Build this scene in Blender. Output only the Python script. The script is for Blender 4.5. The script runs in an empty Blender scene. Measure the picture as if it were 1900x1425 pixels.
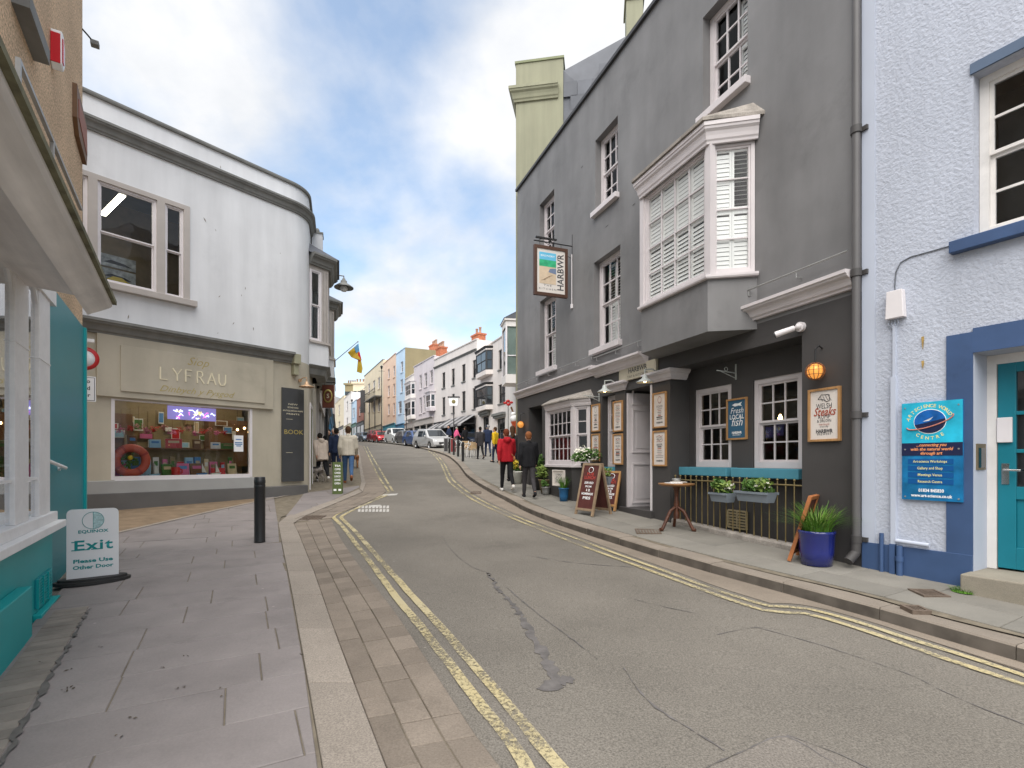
import bpy, bmesh, math, random
from mathutils import Vector, Matrix
random.seed(7)
S = bpy.context.scene
COL = S.collection
R = math.radians
# ---------------------------------------------------------------- camera
F, CX, HY, EYE = 950.0, 950.0, 855.0, 1.55      # photograph: focal length, centre, horizon row (px); eye height (m)
cam_d = bpy.data.cameras.new('camera')
cam = bpy.data.objects.new('camera', cam_d)
COL.objects.link(cam)
cam.location = (0, 0, EYE)
cam.rotation_euler = (R(90), 0, 0)
cam_d.lens = 18.0
cam_d.sensor_width = 36.0
cam_d.shift_y = (HY - 712.5) / 1900
cam_d.clip_start = 0.05
cam_d.clip_end = 3000
S.camera = cam
# ---------------------------------------------------------------- sky and sun
SUN_EL, SUN_AZ = 58.0, 188.0                     # high sun behind the camera, veiled by cloud
w = bpy.data.worlds.new('World')
S.world = w
w.use_nodes = True
nt = w.node_tree
nt.nodes.clear()
N = nt.nodes.new
LK = nt.links.new
wo = N('ShaderNodeOutputWorld')
bg = N('ShaderNodeBackground')
bg.inputs['Strength'].default_value = 0.15
sky = N('ShaderNodeTexSky')
sky.sky_type = 'NISHITA'
sky.sun_disc = False
sky.sun_elevation = R(SUN_EL)
sky.sun_rotation = R(SUN_AZ)
sky.air_density = 1.0
sky.dust_density = 0.6
sky.ozone_density = 1.4
tc = N('ShaderNodeTexCoord')
sep = N('ShaderNodeSeparateXYZ')
LK(tc.outputs['Generated'], sep.inputs[0])
def wmath(op, a, b=None, clamp=False):
    n = N('ShaderNodeMath'); n.operation = op; n.use_clamp = clamp
    for i, q in enumerate((a, b)):
        if q is None: continue
        if isinstance(q, (int, float)): n.inputs[i].default_value = q
        else: LK(q, n.inputs[i])
    return n.outputs[0]
# clouds lie on a flat layer: project the view direction on a plane overhead
zz = wmath('ADD', wmath('MAXIMUM', sep.outputs[2], 0.0), 0.40)
cxn = N('ShaderNodeCombineXYZ')
LK(wmath('DIVIDE', sep.outputs[0], zz), cxn.inputs[0])
LK(wmath('DIVIDE', sep.outputs[1], zz), cxn.inputs[1])
mp = N('ShaderNodeMapping')
mp.inputs['Location'].default_value = (5.35, 2.2, 0.4)
LK(cxn.outputs[0], mp.inputs[0])
n1 = N('ShaderNodeTexNoise'); n1.inputs['Scale'].default_value = 1.7; n1.inputs['Detail'].default_value = 10; n1.inputs['Roughness'].default_value = 0.52; n1.inputs['Distortion'].default_value = 0.15
LK(mp.outputs[0], n1.inputs['Vector'])
n2 = N('ShaderNodeTexNoise'); n2.inputs['Scale'].default_value = 3.2; n2.inputs['Detail'].default_value = 8; n2.inputs['Roughness'].default_value = 0.6
LK(mp.outputs[0], n2.inputs['Vector'])
cr = N('ShaderNodeValToRGB')
cr.color_ramp.elements[0].position = 0.40; cr.color_ramp.elements[0].color = (0.24, 0.24, 0.24, 1)
cr.color_ramp.elements[1].position = 0.56; cr.color_ramp.elements[1].color = (1, 1, 1, 1)
LK(n1.outputs['Fac'], cr.inputs[0])
cr2 = N('ShaderNodeValToRGB')                    # cloud shading: white tops, light grey bellies
cr2.color_ramp.elements[0].position = 0.30; cr2.color_ramp.elements[0].color = (3.15, 3.25, 3.4, 1)
cr2.color_ramp.elements[1].position = 0.62; cr2.color_ramp.elements[1].color = (4.05, 4.05, 4.1, 1)
LK(n2.outputs['Fac'], cr2.inputs[0])
# thin veil towards the horizon
hz = wmath('MULTIPLY', wmath('SUBTRACT', 0.42, sep.outputs[2], True), 2.3, True)
fac = wmath('MAXIMUM', cr.outputs[0], wmath('MULTIPLY', hz, 0.9))
gain = N('ShaderNodeMixRGB'); gain.blend_type = 'MULTIPLY'; gain.inputs[0].default_value = 1.0
gain.inputs[2].default_value = (0.92, 1.04, 1.02, 1)
LK(sky.outputs[0], gain.inputs[1])
mx = N('ShaderNodeMixRGB')
LK(fac, mx.inputs[0]); LK(gain.outputs[0], mx.inputs[1]); LK(cr2.outputs[0], mx.inputs[2])
LK(mx.outputs[0], bg.inputs[0]); LK(bg.outputs[0], wo.inputs[0])
sd = bpy.data.lights.new('sun', 'SUN')
sd.energy = 3.2
sd.angle = R(75)
sd.color = (1.0, 0.96, 0.9)
sun = bpy.data.objects.new('sun', sd)
COL.objects.link(sun)
az = R(SUN_AZ)
sdir = Vector((math.sin(az) * math.cos(R(SUN_EL)), math.cos(az) * math.cos(R(SUN_EL)), math.sin(R(SUN_EL))))
sun.rotation_euler = sdir.to_track_quat('Z', 'Y').to_euler()
sun.location = (0, -20, 40)
vs = S.view_settings
vs.view_transform = 'Standard'
vs.look = 'None'
vs.exposure = 0.85
vs.gamma = 1.0
S.render.engine = 'CYCLES'
S.cycles.max_bounces = 6
S.cycles.transparent_max_bounces = 12
S.cycles.use_denoising = True

# ---------------------------------------------------------------- ground profile and photo geometry
PROF = [(-30, -0.9), (0, 0), (3, .09), (5.7, .20), (8.2, .29), (12, .50), (16, .80), (25, 1.40), (44, 2.65), (60, 3.6), (90, 4.95), (130, 6.2), (200, 7.2), (2000, 8)]
def g(x, y):
    P = PROF
    i = 0
    while i < len(P) - 2 and y > P[i + 1][0]: i += 1
    def sl(k):
        if k <= 0 or k >= len(P) - 1: return 0.03 if k <= 0 else 0.0
        return (P[k + 1][1] - P[k - 1][1]) / (P[k + 1][0] - P[k - 1][0])
    (y0, z0), (y1, z1) = P[i], P[i + 1]
    h = y1 - y0; t = max(0, min(1, (y - y0) / h))
    a, b = sl(i) * h, sl(i + 1) * h
    z = z0 * (2*t**3 - 3*t*t + 1) + a * (t**3 - 2*t*t + t) + z1 * (-2*t**3 + 3*t*t) + b * (t**3 - t*t)
    lx = max(0.0, min(5.0, -5.2 - x))
    wy = max(0.0, min(1.0, (y - 4) / 4)) * max(0.0, min(1.0, (22 - y) / 6))
    return z + 0.035 * lx * wy
def G(u, v, off=0.0):
    """ground point seen at pixel (u, v); off = number or f(x, y) above the ground profile"""
    ax, az_ = (u - CX) / F, (HY - v) / F
    fo = off if callable(off) else (lambda x, y: off)
    h = lambda Z: EYE + az_ * Z - g(ax * Z, Z) - fo(ax * Z, Z)
    lo = 0.6; Z = lo
    while Z < 400:
        Z2 = Z * 1.04 + 0.02
        if h(Z2) <= 0: break
        Z = Z2
    lo, hi = Z, Z2
    for _ in range(40):
        m = (lo + hi) / 2
        if h(m) > 0: lo = m
        else: hi = m
    return Vector((ax * lo, lo, g(ax * lo, lo) + fo(ax * lo, lo)))
def P(u, v, Z):
    return Vector(((u - CX) / F * Z, Z, EYE + (HY - v) / F * Z))

class Wall:
    """vertical plane from a (left end as one faces it) to b (right end); local x = along, y = inwards, z = world height"""
    def __init__(s, a, b):
        s.a = Vector((a[0], a[1])); s.b = Vector((b[0], b[1]))
        s.L = (s.b - s.a).length; s.d = (s.b - s.a) / s.L
        s.i = Vector((-s.d.y, s.d.x))
    def at(s, t, z, o=0.0):
        p = s.a + s.d * t + s.i * o
        return Vector((p.x, p.y, z))
    def sz(s, u, v, o=0.0):
        k = (u - CX) / F
        p = s.a + s.i * o
        # (p + d t).x = k (p + d t).y
        t = (k * p.y - p.x) / (s.d.x - k * s.d.y)
        q = p + s.d * t
        return t, EYE + (HY - v) / F * q.y
    def s(s, u, o=0.0): return s.sz(u, 0, o)[0]
    def z(s, u, v, o=0.0): return s.sz(u, v, o)[1]
    def rect(s, u0, u1, v0, v1, o=0.0, ur=None):
        """s0, s1, zlow, zhigh of a wall rectangle whose left side spans u0 and whose rows are read at column ur (default the middle)"""
        m = (u0 + u1) / 2 if ur is None else ur
        return s.s(u0, o), s.s(u1, o), s.z(m, v1, o), s.z(m, v0, o)
    def mat(s, t=0.0, z=0.0, o=0.0):
        p = s.at(t, z, o)
        return Matrix(((s.d.x, s.i.x, 0, p.x), (s.d.y, s.i.y, 0, p.y), (0, 0, 1, p.z), (0, 0, 0, 1)))

# ---------------------------------------------------------------- materials
MATS = {}
def rgb(r, gg, b):
    f = lambda c: ((c / 255) / 12.92) if c / 255 <= 0.04045 else ((c / 255 + 0.055) / 1.055) ** 2.4
    return (f(r), f(gg), f(b), 1)
def mat(name, col, rough=0.7, var=0.12, scale=3.0, bump=0.0, bscale=40.0, spec=0.4, metal=0.0, streak=0.0, grime=0.0, rnd=0.0, speck=0.0, spscale=120.0, emit=0.0, coat=0.0, stretch=None, spots=0.0):
    """procedural surface: base colour broken up by noise (var), streaks, dark stains (grime), per-object tint (rnd), grain (speck), bump"""
    if name in MATS: return MATS[name]
    m = bpy.data.materials.new(name); m.use_nodes = True
    t = m.node_tree; n = t.nodes; l = t.links.new
    b = n['Principled BSDF']
    c = col if len(col) == 4 else (*col, 1)
    b.inputs['Roughness'].default_value = rough
    b.inputs['Metallic'].default_value = metal
    b.inputs['Specular IOR Level'].default_value = spec
    if coat: b.inputs['Coat Weight'].default_value = coat; b.inputs['Coat Roughness'].default_value = 0.05
    co = n.new('ShaderNodeTexCoord')
    src = co.outputs['Object']
    def noise(sc, det, vec=src, ro=0.55):
        q = n.new('ShaderNodeTexNoise'); q.inputs['Scale'].default_value = sc; q.inputs['Detail'].default_value = det; q.inputs['Roughness'].default_value = ro
        l(vec, q.inputs['Vector']); return q.outputs['Fac']
    def ramp(x, a, bb, lo, hi):
        q = n.new('ShaderNodeMapRange'); q.inputs[1].default_value = a; q.inputs[2].default_value = bb; q.inputs[3].default_value = lo; q.inputs[4].default_value = hi
        l(x, q.inputs[0]); return q.outputs[0]
    def mul(x, y):
        q = n.new('ShaderNodeMath'); q.operation = 'MULTIPLY'
        for i, k in enumerate((x, y)):
            if isinstance(k, (int, float)): q.inputs[i].default_value = k
            else: l(k, q.inputs[i])
        return q.outputs[0]
    val = None
    fs = []
    if var: fs.append(ramp(noise(scale, 6), 0.3, 0.7, 1 - var, 1 + var))
    if speck: fs.append(ramp(noise(spscale, 3, ro=0.7), 0.3, 0.7, 1 - speck, 1 + speck))
    if streak or stretch:
        mp_ = n.new('ShaderNodeMapping'); mp_.inputs['Scale'].default_value = stretch or (5, 5, 0.35)
        l(src, mp_.inputs[0]); fs.append(ramp(noise(1.0, 6, mp_.outputs[0]), 0.35, 0.7, 1 + streak * 0.5, 1 - streak))
    if grime: fs.append(ramp(noise(scale * 0.6 + 0.3, 9, ro=0.72), 0.56, 0.72, 1.0, 1 - grime))
    if rnd:
        oi = n.new('ShaderNodeObjectInfo'); fs.append(ramp(oi.outputs['Random'], 0, 1, 1 - rnd, 1 + rnd))
    if spots:                                      # sparse pale spots (trodden gum, chips)
        vo = n.new('ShaderNodeTexVoronoi'); vo.inputs['Scale'].default_value = 2.6; l(src, vo.inputs['Vector'])
        fs.append(ramp(vo.outputs['Distance'], 0.028, 0.036, 1 + spots, 1.0))
    for f_ in fs: val = f_ if val is None else mul(val, f_)
    if val is not None:
        vm = n.new('ShaderNodeVectorMath'); vm.operation = 'SCALE'; vm.inputs[0].default_value = c[:3]; l(val, vm.inputs['Scale'])
        l(vm.outputs[0], b.inputs['Base Color'])
    else: b.inputs['Base Color'].default_value = c
    if bump:
        bp = n.new('ShaderNodeBump'); bp.inputs['Strength'].default_value = min(1, bump); bp.inputs['Distance'].default_value = 0.02 * bump if bump > 0.3 else 0.006
        l(noise(bscale, 4), bp.inputs['Height']); l(bp.outputs[0], b.inputs['Normal'])
    if emit:
        b.inputs['Emission Color'].default_value = c; b.inputs['Emission Strength'].default_value = emit
    MATS[name] = m
    return m
def glass_mat(name, tint=(0.9, 0.95, 0.95), boost=1.0):
    if name in MATS: return MATS[name]
    m = bpy.data.materials.new(name); m.use_nodes = True
    t = m.node_tree; n = t.nodes; l = t.links.new; n.clear()
    o = n.new('ShaderNodeOutputMaterial'); tr = n.new('ShaderNodeBsdfTransparent'); gl = n.new('ShaderNodeBsdfGlossy'); mix = n.new('ShaderNodeMixShader')
    fr = n.new('ShaderNodeFresnel'); fr.inputs[0].default_value = 1.5
    mu = n.new('ShaderNodeMath'); mu.operation = 'MULTIPLY'; mu.use_clamp = True; mu.inputs[1].default_value = 1.6 * boost
    tr.inputs[0].default_value = (*tint, 1); gl.inputs[0].default_value = (0.95, 0.97, 1, 1); gl.inputs['Roughness'].default_value = 0.015
    co = n.new('ShaderNodeTexCoord'); nz = n.new('ShaderNodeTexNoise'); nz.inputs['Scale'].default_value = 2.2; nz.inputs['Detail'].default_value = 1
    bp = n.new('ShaderNodeBump'); bp.inputs['Strength'].default_value = 0.06; bp.inputs['Distance'].default_value = 0.05
    l(co.outputs['Object'], nz.inputs['Vector']); l(nz.outputs['Fac'], bp.inputs['Height']); l(bp.outputs[0], gl.inputs['Normal'])
    l(fr.outputs[0], mu.inputs[0]); l(mu.outputs[0], mix.inputs[0]); l(tr.outputs[0], mix.inputs[1]); l(gl.outputs[0], mix.inputs[2]); l(mix.outputs[0], o.inputs[0])
    MATS[name] = m
    return m

# ---------------------------------------------------------------- mesh builder
class MB:
    def __init__(s): s.v = []; s.f = []; s.sm = []; s.mi = []; s.m = 0
    def add(s, vs_, fs_, smooth=False):
        k = len(s.v); s.v += [tuple(p) for p in vs_]
        for f_ in fs_: s.f.append(tuple(i + k for i in f_)); s.sm.append(smooth); s.mi.append(s.m)
        return s
    def box(s, x0, x1, y0, y1, z0, z1):
        if x0 > x1: x0, x1 = x1, x0
        if y0 > y1: y0, y1 = y1, y0
        if z0 > z1: z0, z1 = z1, z0
        return s.add([(x0,y0,z0),(x1,y0,z0),(x1,y1,z0),(x0,y1,z0),(x0,y0,z1),(x1,y0,z1),(x1,y1,z1),(x0,y1,z1)],
                     [(0,3,2,1),(4,5,6,7),(0,1,5,4),(1,2,6,5),(2,3,7,6),(3,0,4,7)])
    def quad(s, a, b, c, d): return s.add([a, b, c, d], [(0, 1, 2, 3)])
    def cyl(s, p, q, r0, r1=None, n=12, cap=True, smooth=True):
        r1 = r0 if r1 is None else r1
        p, q = Vector(p), Vector(q); ax = (q - p)
        if ax.length < 1e-6: return s
        ax.normalize(); a = ax.orthogonal().normalized(); b = ax.cross(a)
        vs_ = []
        for c, r in ((p, r0), (q, r1)):
            for i in range(n):
                t = 2 * math.pi * i / n; vs_.append(c + (a * math.cos(t) + b * math.sin(t)) * r)
        s.add(vs_, [(i, (i + 1) % n, n + (i + 1) % n, n + i) for i in range(n)], smooth)
        if cap: s.add(vs_, [tuple(range(n))[::-1], tuple(range(n, 2 * n))])
        return s
    def tube(s, path, r, n=8):
        for a, b in zip(path, path[1:]): s.cyl(a, b, r, r, n, True)
        for p in path[1:-1]: s.ball(p, r, 6, 4)
        return s
    def ball(s, c, r, n=10, m=7, sq=(1, 1, 1)):
        c = Vector(c); vs_ = []; fs_ = []
        for j in range(m + 1):
            ph = math.pi * j / m
            for i in range(n):
                t = 2 * math.pi * i / n
                vs_.append(c + Vector((math.sin(ph) * math.cos(t) * r * sq[0], math.sin(ph) * math.sin(t) * r * sq[1], math.cos(ph) * r * sq[2])))
        for j in range(m):
            for i in range(n): fs_.append((j*n+i, (j+1)*n+i, (j+1)*n+(i+1) % n, j*n+(i+1) % n))
        return s.add(vs_, fs_, True)
    def capsule(s, p, q, r0, r1=None, n=10):
        r1 = r0 if r1 is None else r1
        return s.cyl(p, q, r0, r1, n, True).ball(p, r0, n, 6).ball(q, r1, n, 6)
    def lathe(s, prof, n=20, c=(0, 0, 0), smooth=True):
        vs_ = []; fs_ = []
        for r, z in prof:
            for i in range(n):
                t = 2 * math.pi * i / n; vs_.append((c[0] + r * math.cos(t), c[1] + r * math.sin(t), c[2] + z))
        for j in range(len(prof) - 1):
            for i in range(n): fs_.append((j*n+i, j*n+(i+1) % n, (j+1)*n+(i+1) % n, (j+1)*n+i))
        return s.add(vs_, fs_, smooth)
    def prism(s, poly, y0, y1, axis='y'):
        """extrude an outline (x, z) from y0 to y1 (axis 'y'), or an outline (x, y) from z = y0 to y1 (axis 'z'), or (y, z) along x (axis 'x')"""
        n = len(poly)
        mk = {'y': lambda p, k: (p[0], k, p[1]), 'z': lambda p, k: (p[0], p[1], k), 'x': lambda p, k: (k, p[0], p[1])}[axis]
        vs_ = [mk(p, y0) for p in poly] + [mk(p, y1) for p in poly]
        return s.add(vs_, [tuple(range(n)), tuple(range(n, 2 * n))[::-1]] + [(i, n + i, n + (i + 1) % n, (i + 1) % n) for i in range(n)])
    def sweep(s, prof, path, closed=False, caps=True):
        """profile of (out, z) points carried along a horizontal path of (x, y); out is to the right of travel"""
        n = len(path); rows = []
        for i in range(n):
            p = Vector(path[i][:2])
            d0 = (p - Vector(path[i - 1][:2])) if (i > 0 or closed) else None
            d1 = (Vector(path[(i + 1) % n][:2]) - p) if (i < n - 1 or closed) else None
            if d0 is None: d0 = d1
            if d1 is None: d1 = d0
            d0 = d0.normalized(); d1 = d1.normalized()
            n0 = Vector((d0.y, -d0.x)); n1_ = Vector((d1.y, -d1.x))
            m = (n0 + n1_); m = m / max(0.2, m.dot(n0)) if m.length > 1e-6 else n0
            zb = path[i][2] if len(path[i]) > 2 else 0.0
            rows.append([(p.x + m.x * o, p.y + m.y * o, zb + z) for o, z in prof])
        k = len(prof); vs_ = [q for r in rows for q in r]; fs_ = []
        for i in range(n if closed else n - 1):
            j = (i + 1) % n
            for a in range(k - 1): fs_.append((i*k+a, j*k+a, j*k+a+1, i*k+a+1))
        s.add(vs_, fs_)
        if caps and not closed: s.add(rows[0], [tuple(range(k))]); s.add(rows[-1], [tuple(range(k))[::-1]])
        return s
    def mesh(s, name, mats, fix=True):
        me = bpy.data.meshes.new(name)
        me.from_pydata(s.v, [], s.f)
        for m in (mats if isinstance(mats, (list, tuple)) else [mats]): me.materials.append(m)
        me.polygons.foreach_set('use_smooth', s.sm)
        me.polygons.foreach_set('material_index', s.mi)
        if fix:
            b = bmesh.new(); b.from_mesh(me); bmesh.ops.recalc_face_normals(b, faces=b.faces); b.to_mesh(me); b.free()
        me.update()
        return me
    def build(s, name, mats, parent=None, bev=0.0, fix=True, label=None, kind=None, mw=None):
        o = bpy.data.objects.new(name, s.mesh(name, mats, fix))
        COL.objects.link(o)
        if parent is not None: o.parent = parent
        if mw is not None: o.matrix_world = mw
        if bev:
            q = o.modifiers.new('bevel', 'BEVEL'); q.width = bev; q.segments = 2; q.limit_method = 'ANGLE'; q.angle_limit = R(40)
        if label: o['label'] = label
        if kind: o['kind'] = kind
        return o
def box(name, m, parent, x0, x1, y0, y1, z0, z1, bev=0.0):
    return MB().box(x0, x1, y0, y1, z0, z1).build(name, m, parent, bev)
def inst(src, name, parent, loc=None, mw=None):
    o = bpy.data.objects.new(name, src); COL.objects.link(o)
    if parent is not None: o.parent = parent
    if loc is not None: o.location = loc
    return o
def thing(name, label, cat, mw=None, group=None):
    o = bpy.data.objects.new(name, None); COL.objects.link(o); o.empty_display_size = 0.2
    if mw is not None:
        o.matrix_world = mw if isinstance(mw, Matrix) else Matrix.Translation(mw)
    o['label'] = label; o['category'] = cat
    if group: o['group'] = group
    return o
def tag(o, label, cat, group=None, kind=None):
    o['label'] = label
    if cat: o['category'] = cat
    if group: o['group'] = group
    if kind: o['kind'] = kind
    return o
def struct(o, label=None):
    o['kind'] = 'structure'
    if label: o['label'] = label
    return o
def rotz(loc, a): return Matrix.Translation(loc) @ Matrix.Rotation(a, 4, 'Z')
def copy_tree(o, parent=None):
    c = o.copy(); COL.objects.link(c); c.parent = parent
    for ch in list(o.children): copy_tree(ch, c)
    return c

FONTC = {}
def letters(txt, size, m, parent, x, z, y=-0.002, bold=0.0, shear=0.0, wide=1.0, space=1.0, align='CENTER', rot=0.0, name='lettering', thick=0.0015, fit=None):
    """raised lettering standing on a face at local (x, z), facing -y"""
    cu = bpy.data.curves.new('t', 'FONT'); cu.body = txt; cu.size = size; cu.align_x = align; cu.align_y = 'CENTER'
    cu.offset = bold * size; cu.shear = shear; cu.space_character = space; cu.resolution_u = 2; cu.extrude = 0
    ob = bpy.data.objects.new('t', cu)
    me = bpy.data.meshes.new_from_object(ob)
    bpy.data.objects.remove(ob); 
    if fit:
        xs = [q.co.x for q in me.vertices] or [0, 1]
        wide = fit / max(1e-4, max(xs) - min(xs))
    ca, sa = math.cos(rot), math.sin(rot)
    for q in me.vertices:
        a, b = q.co.x * wide, q.co.y
        q.co = (x + a * ca - b * sa, y, z + a * sa + b * ca)
    me.materials.clear(); me.materials.append(m)
    o = bpy.data.objects.new(name, me); COL.objects.link(o); o.parent = parent
    return o
# ================================================================ main walls (left end, right end as one faces them)
H = Wall((0.164, 15.56), (3.90, 5.70))                     # grey pub
B = Wall((3.90, 5.70), (6.05, 1.98))                       # pale blue building
T = Wall((-2.03, 1.1), (-5.40, 6.40))                      # teal shop: front of the projecting shop window
LYD = Vector((0.78, 1.0)).normalized()
LY1 = Vector((-5.80, 13.44))
LY = Wall(LY1 - LYD * 6.6, LY1)                            # taupe and white shop, long front
STD = Vector((-0.319, 0.948)).normalized()
LYC = LY1 + LYD * 0.48
LY2 = LYC + STD * 0.48
LS = Wall(LY2, LY2 + STD * 9.0)                            # its street side beyond the rounded corner
def pR(x, y):
    """height of the right-hand pavement above the ground profile"""
    p = Vector((x, y)) - H.a
    dw = -p.dot(H.i)
    return 0.12 + 0.035 * max(0.0, min(1.4, 1.4 - dw)) * max(0.0, min(1.0, (18 - y) / 4))
def gp(x, y): return g(x, y) + pR(x, y)

# ================================================================ polylines on the ground (from photograph pixels)
def GL(px, off=0.0): return [G(u, v, off).xy for u, v in px]
def resample(pl, step):
    out = [pl[0].copy()]; acc = 0.0
    for a, b in zip(pl, pl[1:]):
        d = (b - a).length; t = step - acc
        while t <= d + 1e-9:
            out.append(a + (b - a) * (t / d)); t += step
        acc = d - (t - step)
    if (out[-1] - pl[-1]).length > step * 0.3: out.append(pl[-1].copy())
    return out
def smooth(pl, k=2):
    for _ in range(k):
        q = [pl[0]]
        for a, b in zip(pl, pl[1:]): q += [a * 0.75 + b * 0.25, a * 0.25 + b * 0.75]
        pl = q + [pl[-1]]
    return pl
def offset(pl, d):
    """shift a polyline to the right of its travel by d"""
    out = []
    for i, p in enumerate(pl):
        t = (pl[min(i + 1, len(pl) - 1)] - pl[max(i - 1, 0)]).normalized()
        out.append(p + Vector((t.y, -t.x)) * d)
    return out
E1 = GL([(615, 1560), (594, 1410), (566, 1250), (541, 1106), (522, 1008), (516, 973), (522, 961), (556, 951), (610, 933), (648, 917), (667, 909), (671, 899), (668, 880), (665, 856), (663, 838), (660, 826)])
E2 = GL([(770, 1560), (706, 1404), (648, 1247), (614, 1155), (583, 1064), (556, 995), (545, 973), (552, 965), (595, 947), (641, 928), (673, 914), (679, 899), (674, 880), (670, 856), (667, 838), (664, 826)])
E3 = GL([(1020, 1560), (927, 1425), (882, 1366), (817, 1266), (763, 1182), (729, 1132), (694, 1087), (664, 1048), (633, 1002), (614, 964), (622, 956), (671, 937), (709, 919), (716, 913), (703, 889), (690, 862), (678, 840), (672, 827)])
KB = GL([(2100, 1292), (1900, 1230), (1775, 1196), (1668, 1164), (1587, 1136), (1487, 1109), (1435, 1096), (1359, 1075), (1244, 1042), (1129, 1005), (1053, 981), (976, 951), (944, 932), (910, 915), (882, 898), (865, 885), (858, 874), (848, 861), (831, 847), (806, 839), (770, 830), (720, 824), (680, 820)])
YL = [
 [(990, 1450), (977, 1425), (939, 1366), (874, 1289), (824, 1220), (771, 1152), (732, 1106), (687, 1044), (641, 983), (620, 962), (617, 960), (625, 955), (664, 937), (709, 920), (722, 914)],
 [(1058, 1450), (1031, 1419), (1012, 1396), (939, 1305), (878, 1236), (817, 1163), (763, 1106), (709, 1044), (664, 991), (635, 964), (632, 961), (636, 957), (671, 939), (719, 919)],
 [(722, 913), (705, 890), (692, 864), (681, 840), (675, 828)],
 [(729, 912), (715, 889), (700, 863), (687, 841), (681, 829)],
 [(2000, 1290), (1900, 1255), (1775, 1214), (1681, 1186), (1618, 1164), (1537, 1140), (1494, 1130), (1462, 1127), (1431, 1128), (1393, 1117), (1321, 1094), (1225, 1058), (1145, 1029), (1064, 998), (996, 975), (925, 945), (876, 920), (851, 901), (838, 889), (831, 875), (825, 861), (810, 843), (800, 836)],
 [(2000, 1308), (1900, 1272), (1806, 1242), (1712, 1210), (1625, 1178), (1509, 1142), (1469, 1137), (1437, 1139), (1400, 1130), (1309, 1098), (1236, 1071), (1168, 1046), (1064, 1008), (969, 970), (915, 947), (865, 921), (840, 901), (831, 892), (825, 876), (817, 858), (804, 843), (794, 836)],
]
for pl_ in (E1, E2, E3): pl_[0] = pl_[0] + (pl_[0] - pl_[1]).normalized() * 3.5      # carry the strips on behind the camera
KB[0] = KB[0] + (KB[0] - KB[1]).normalized() * 4.0
def GY(l_):
    p = GL(l_)
    if l_[0][1] > 1200: p[0] = p[0] + (p[0] - p[1]).normalized() * 4.0
    return p
# ---------------------------------------------------------------- ground materials
def road_mat():
    m = mat('asphalt', (0.152, 0.137, 0.117), 0.9, 0.17, 0.55, bump=0.35, bscale=160, spec=0.25, speck=0.46, spscale=95, grime=0.22, spots=0.8)
    return m
M_road = road_mat()
M_tar = mat('tar_seal', (0.118, 0.108, 0.103), 0.85, 0.3, 9, bump=0.2, bscale=120, spec=0.3)
M_slab = mat('slate_slab', (0.208, 0.184, 0.176), 0.75, 0.12, 2.2, bump=0.06, bscale=25, spec=0.3, rnd=0.05, speck=0.07, spscale=70, grime=0.20, spots=0.5)
M_mortar = mat('mortar', (0.17, 0.145, 0.11), 0.95, 0.25, 7, bump=0.2, bscale=60, spec=0.1)
M_granite = mat('granite_kerb', (0.262, 0.226, 0.19), 0.85, 0.08, 2, bump=0.12, bscale=120, spec=0.25, rnd=0.07, speck=0.34, spscale=100, grime=0.12)
M_paver = mat('tan_paver', (0.19, 0.158, 0.128), 0.9, 0.12, 3, bump=0.15, bscale=90, spec=0.2, rnd=0.15, speck=0.2, spscale=90, grime=0.2)
M_gutter = mat('gutter_paver', (0.21, 0.175, 0.14), 0.92, 0.14, 1.5, bump=0.2, bscale=110, spec=0.2, speck=0.2, spscale=110, grime=0.12)
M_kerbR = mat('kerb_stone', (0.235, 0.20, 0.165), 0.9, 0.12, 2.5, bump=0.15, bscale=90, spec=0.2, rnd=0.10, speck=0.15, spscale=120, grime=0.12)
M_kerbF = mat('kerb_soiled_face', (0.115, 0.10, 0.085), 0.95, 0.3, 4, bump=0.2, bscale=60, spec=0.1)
M_flag = mat('flagstone', (0.205, 0.192, 0.168), 0.88, 0.12, 1.8, bump=0.1, bscale=40, spec=0.25, rnd=0.12, speck=0.08, spscale=90, grime=0.18)
M_brickpave = mat('brick_pave', (0.20, 0.145, 0.095), 0.92, 0.2, 4, bump=0.2, bscale=60, spec=0.2, speck=0.12)
M_iron = mat('cast_iron', (0.14, 0.105, 0.08), 0.8, 0.25, 12, metal=0.2, bump=0.1, bscale=80)
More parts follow.
